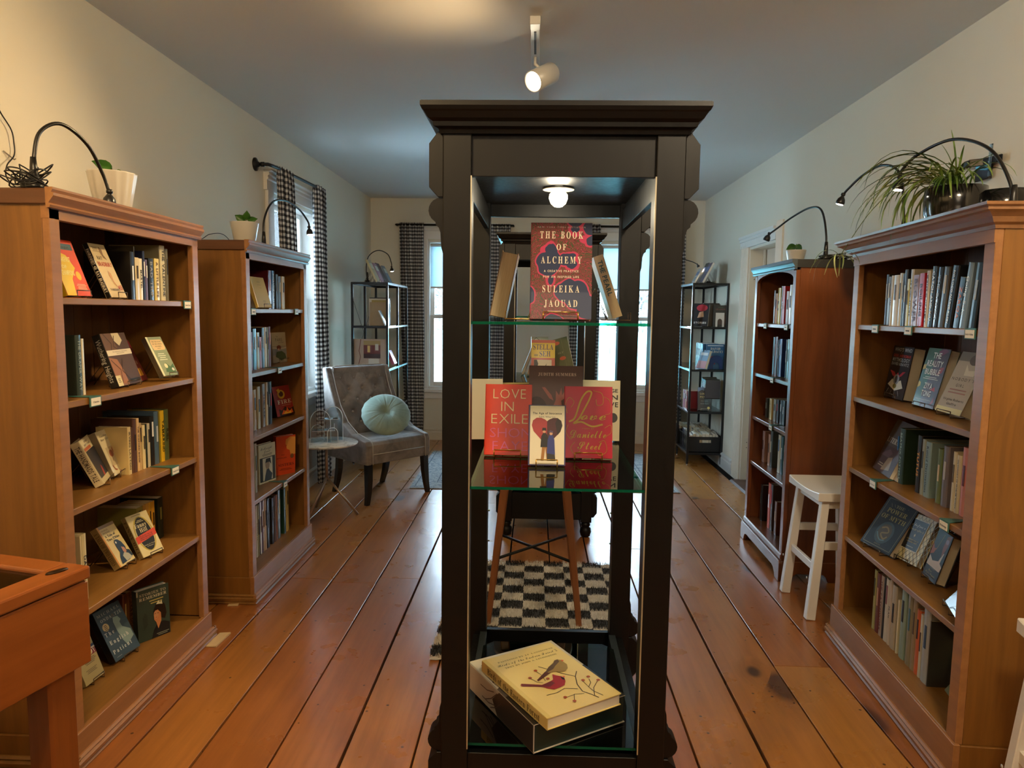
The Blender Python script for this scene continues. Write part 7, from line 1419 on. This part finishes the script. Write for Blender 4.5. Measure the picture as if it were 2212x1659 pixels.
run(LR, MKL @ T(0, -.06, 0), .06, ZL_[1], [(.04, .29, '8a8060', 'sepia picture'), (.03, .28, 'b0a890', 'stone'), (.02, .27, '5a8a78', 'sea green'), (.016, .27, 'd8dcd8', 'white'), (.02, .27, '1c1c20', 'black'), (.014, .26, 'b05a7a', 'pink'), (.03, .28, '2a2420', 'dark brown'), (.03, .30, 'c8923c', 'ochre'), (.03, .29, 'b8863c', 'amber')], 'books on the fourth shelf of the left corner rack', 'fourth')
run(LR, MKL @ T(0, -.06, 0), .06, ZL_[0], [(.04, .26, '4a3a30', 'brown'), (.03, .26, '2a2a30', 'black'), (.03, .25, '5a2a24', 'maroon'), (.03, .24, '3a3a2c', 'olive')], 'books on the bottom shelf of the left corner rack', 'bottom')
book_face(MKL @ T(.035, .02, ZL_[3]+.004) @ RX(-24) @ T(0, 0, 0), .085, .15, .010, '7aa0bc', [('r', .1, .1, .9, .5, 'b8d0dc')], 'small light blue booklet leaning at the front of the left corner rack', spine='dce8f0')
book_face(MKL @ T(.33, -.005, ZL_[2]+.03) @ RX(-24), .12, .14, .03, 'b07ab8', [('r', .1, .7, .9, .9, 'd8a8d8'), ('r', .15, .2, .85, .5, '7a4a90')], 'pink and purple boxed book leaning on a stand on the left corner rack', spine='b8688a')
for i, (x, h, c, d_, lb) in enumerate(((.10, .22, 'b8a878', .018, 'illustrated book leaning nearest the lamp on the left corner rack'), (.28, .20, 'a87a8a', .02, 'pinkish book leaning on the left corner rack'), (.42, .21, '4a2a20', .028, 'dark brown book leaning on the left corner rack'), (.66, .20, '7a8088', .018, 'grey covered book leaning at the far end of the left corner rack top'))):
    book_face(MKL @ T(x, .10+.0*i, ZL_[4]+.008) @ RX(-26), .14, h, d_, c, [('r', .1, .6, .9, .85, 'd8d4c4')] if i != 2 else [], lb)
    easel(MKL @ T(x, .10, ZL_[4]), .13, .02, 'wire easel on the left corner rack behind the %s book' % ['illustrated', 'pinkish', 'dark brown', 'grey covered'][i], M_WIRE, H=.11)
# right rack: local x runs from the far end to the near end, rows face the room
def runR(z_, items, shelf, x1=.93, group=None, y=.13):
    x = x1; n = len(items)
    for i, (w, h, c, desc) in enumerate(items):
        book_spine(MKR @ T(x-w/2, y, z_+.001), w-.001, h, .15, c, '', 'e8e8e8' if sum(lin(c)) < .7 else '3a3a3a', '%s book, %s from the front, %s shelf, %s' % (desc, ORD[i], shelf, RR), group); x -= w
runR(ZR_[3], [(.035, .21, '4a463c', 'dark grey picture'), (.03, .22, '2a2a28', 'black'), (.03, .20, 'd8d4c8', 'white'), (.03, .21, '1c1c20', 'coal'), (.03, .22, '6a2a24', 'red brown'), (.03, .20, '3a4a5a', 'slate blue')], 'second', group='books on the second shelf of the right corner rack')
runR(ZR_[2], [(.03, .235, '22608e', 'blue'), (.012, .24, 'd0dce4', 'white'), (.022, .235, '2a70a0', 'bright blue'), (.024, .24, 'e8eaec', 'pale'), (.022, .24, '24364c', 'navy'), (.026, .24, '14181c', 'black'), (.02, .24, 'e0e6ea', 'icy white'), (.03, .235, '1c2228', 'charcoal'), (.02, .24, 'c8d4dc', 'silver'), (.03, .24, '101214', 'jet black'), (.02, .24, 'd0d0d0', 'light grey'), (.03, .235, '3a3440', 'dusk')], 'third', group='books on the third shelf of the right corner rack')
runR(ZR_[1], [(.026, .17, '7a1c1c', 'dark red'), (.022, .17, 'a8382c', 'red'), (.022, .17, 'b87a4a', 'orange tan'), (.022, .17, 'd0c0b0', 'cream'), (.022, .17, '8a3a4a', 'rose'), (.022, .17, 'c04a3c', 'scarlet'), (.022, .17, '6a6a9a', 'violet grey'), (.022, .17, 'b03a34', 'brick red'), (.022, .17, 'd8d0c8', 'white')], 'fourth', x1=.80, group='books on the fourth shelf of the right corner rack', y=.03)
# black bookends and books standing on them at the back of that shelf
rs = thing('book_riser', 'low clear riser at the back of the fourth shelf of the right corner rack', 'riser', MKR @ T(.62, .16, ZR_[1]+.001)); MB().box(0, 0, .115, .34, .15, .119).build('riser_top', M_ACR, rs); [MB().box(x_, 0, 0, x_+.004, .15, .115).build('riser_leg', M_ACR, rs) for x_ in (0, .336)]
x = .955
for i, (w, h, c, desc) in enumerate([(.03, .17, '4a4448', 'dark grey'), (.03, .18, '2a2a2c', 'black'), (.02, .17, 'd8e0e4', 'white'), (.02, .175, '5a88a8', 'blue'), (.02, .175, '30445a', 'navy'), (.03, .18, '1a1c1e', 'coal black'), (.03, .19, '3a3c30', 'olive black')]):
    book_spine(MKR @ T(x-w/2, .165, ZR_[1]+.121), w-.001, h, .14, c, '', 'd8d8d8', '%s book, %s from the front on the riser of the %s' % (desc, ORD[i], RR), 'books on the clear riser of the right corner rack'); x -= w
def rf(dx, dy, z_, W_, H_, D_, c, items, lab, tilt=14, yaw=0, **k): return book_face(T(RRX+dx, RRY+dy, z_+D_*sin(radians(tilt))+.001) @ RZ(yaw) @ RX(-tilt), W_, H_, D_, c, items, lab, **k)
rf(.24, .03, ZR_[2], .165, .235, .03, '2a6494', [('r', .05, .93, .95, .96, 'd8e4ec'), ('t', 'DAVID', .5, .78, .55, .09, 'e0dcc8', 'serif'), ('t', 'BALDACCI', .5, .66, .85, .09, 'e0dcc8', 'serif'), ('r', .1, .2, .5, .52, 'a83030')], 'large blue book with pale capitals on the right corner rack', tilt=0)
be = thing('bookend', 'dark blue arched bookend in front of the blue book on the right corner rack', 'bookend', T(RRX+.25, RRY+.020, ZR_[2]+.001))
MB().prism([(-.06, 0), (-.06, .08)]+[(-.06*cos(pi*k/10), .08+.05*sin(pi*k/10)) for k in range(11)]+[(.06, 0), (.03, 0), (.03, .03)]+[(.03*cos(pi*k/8), .03+.035*sin(pi*k/8)) for k in range(9)]+[(-.03, 0)], 'Y', 0, .004).build('plate', mat('1c3a72', .4), be)
rf(.105, .02, ZR_[2], .12, .18, .03, '8ab0d0', [('r', 0, 0, 1, .4, 'c89aa0'), ('r', .1, .7, .9, .85, 'e8f0f4')], 'pale blue and pink book leaning on the right corner rack', tilt=18, yaw=-62)
rf(.085, .04, ZR_[3], .15, .215, .03, '1c1a1c', [('e', .55, .8, .35, .15, 'b82c3c'), ('p', [(.3, .35), (.7, .4), (.65, .65), (.4, .6)], 'd8b090'), ('t', 'STORIES', .5, .1, .8, .08, 'e8e4dc', 'bold')], 'black book with a red flower and pale portrait on the right corner rack', tilt=12, yaw=-30)
rf(.27, .02, ZR_[3], .13, .20, .03, '3c3a34', [('t', 'SHADOW', .5, .78, .7, .07, '8a5a48', 'serif'), ('lines', .5, .9, .5, 1, .03, '6a8a5a'), ('r', .2, .1, .9, .5, '57453a')], 'dark green grey book with faded lettering on the right corner rack', tilt=0)
be = thing('bookend', 'white arched bookend before the dark book on the right corner rack', 'bookend', T(RRX+.265, RRY+.012, ZR_[3]+.001))
MB().prism([(-.04, 0), (-.04, .13), (.04, .13), (.04, 0), (.022, 0), (.022, .05)]+[(.022*cos(pi*k/8), .05+.025*sin(pi*k/8)) for k in range(9)]+[(-.022, 0)], 'Y', 0, .004).build('plate', mat('d8d4cc', .4), be)
rf(.16, .03, ZR_[1], .125, .22, .03, '22323c', [('p', [(0, .8), (.3, .9), (.6, .82), (1, .95), (1, 1), (0, 1)], '6a8ab0'), ('t', 'LOUISE', .5, .68, .7, .08, 'd8d49a', 'serif'), ('t', 'PENNY', .5, .54, .7, .08, 'd8d49a', 'serif'), ('t', 'GLASS', .5, .38, .5, .05, '8aa0a4', 'serif'), ('t', 'HOUSES', .5, .26, .6, .05, '8aa0a4', 'serif'), ('e', .8, .1, .1, .06, 'd8d080')], 'dark teal book with yellow capitals on an easel, right corner rack', tilt=16, yaw=-8)
easel(T(RRX+.16, RRY+.03, ZR_[1]+.001) @ RZ(-8), .12, .04, 'pale wire easel under the dark teal book on the right corner rack', mat('c8bc9c', .35, .7), H=.13)
for i, (dy, h, c, lb) in enumerate(((.10, .205, '6a5a70', 'purple grey book leaning nearest on top of the right corner rack'), (.24, .215, '4a4438', 'dark book leaning in the middle on top of the right corner rack'), (.46, .17, 'd0ccc8', 'white and blue book leaning farthest on top of the right corner rack'))):
    book_face(MKR @ T(1.0-dy, .09, ZR_[4]+.010) @ RX(-27), .15, h, .02, c, [('r', .1, .55, .9, .8, '7a84a8'), ('lines', .5, .4, .7, 4, .06, '3a3a48')], lb)
    easel(MKR @ T(1.0-dy, .09, ZR_[4]), .13, .02, 'wire easel on top of the right corner rack, %s of three' % ORD[i], M_WIRE, H=.1)
# crates of paperbacks on the bottom shelf
M_CRT = mat('15171a', .5, coat=.1)
def crate(label, M, L, D, H):
    t = thing('crate', label, 'crate', M)
    MB().box(0, 0, 0, L, D, .004).build('bottom', M_CRT, t)
    hx, hz = L/2, H*.72
    f = MB(); f.box(0, 0, 0, L, .004, hz-.014); f.box(0, 0, hz+.014, L, .004, H); f.box(0, 0, hz-.014, hx-.055, .004, hz+.014); f.box(hx+.055, 0, hz-.014, L, .004, hz+.014); f.build('side', M_CRT, t)
    MB().box(0, D-.004, 0, L, D, H).build('side', M_CRT, t)
    for x in (0, L-.004):
        g = MB()
        for k in range(9):
            y = .006+k*(D-.012)/8; g.bar((x+.002, y, 0), (x+.002, min(y+.05, D-.004), H), .003, .003); g.bar((x+.002, y, H), (x+.002, min(y+.05, D-.004), 0), .003, .003)
        o = g.build('lattice', M_CRT, t); o['kind'] = 'stuff'
    MB().box(-.004, -.004, H-.006, L+.004, .004, H+.002).box(-.004, D-.004, H-.006, L+.004, D+.004, H+.002).box(-.004, 0, H-.006, .004, D, H+.002).box(L-.004, 0, H-.006, L+.004, D, H+.002).build('rim', M_CRT, t)
    return t
zc = ZR_[0]+.001
crate('black plastic crate of paperbacks nearest on the bottom shelf of the right corner rack', T(RRX+.022, RRY+.025, zc), .315, .42, .145)
crate('black plastic crate of paperbacks behind the nearest crate on the right corner rack', T(RRX+.022, RRY+.52, zc), .315, .42, .145)
rq = random.Random(31); row_words = ['front', 'second', 'third', 'fourth']
for ci, y0 in enumerate((RRY+.04, RRY+.545)):
    for rw in range(3 if ci == 0 else 2):
        x = RRX+.035; k = 0
        while x < RRX+.315:
            w = rq.uniform(.026, .038); h = rq.uniform(.165, .182)
            if x+w > RRX+.33: break
            c = rq.choice(['8a8478', '3a3a4a', 'a8a098', '6a2a24', '28323c', 'b8a888', '5a5a50'])
            # fore edge forward: turned so the pages face the camera
            book_spine(T(x+w/2, y0+.125*rw+.112, zc+.006+.0*rw) @ RZ(180) @ RX(-6), w-.001, h, .105, c, '', 'c8c4b8', 'paperback %s from left, pages showing, %s row, %s crate' % (ORD[k], row_words[rw], ['nearer', 'farther'][ci]), 'paperbacks packed in the %s crate' % ['nearer', 'farther'][ci], hard=False, pages=M_PAGEW if rq.random() < .3 else None)
            x += w; k += 1
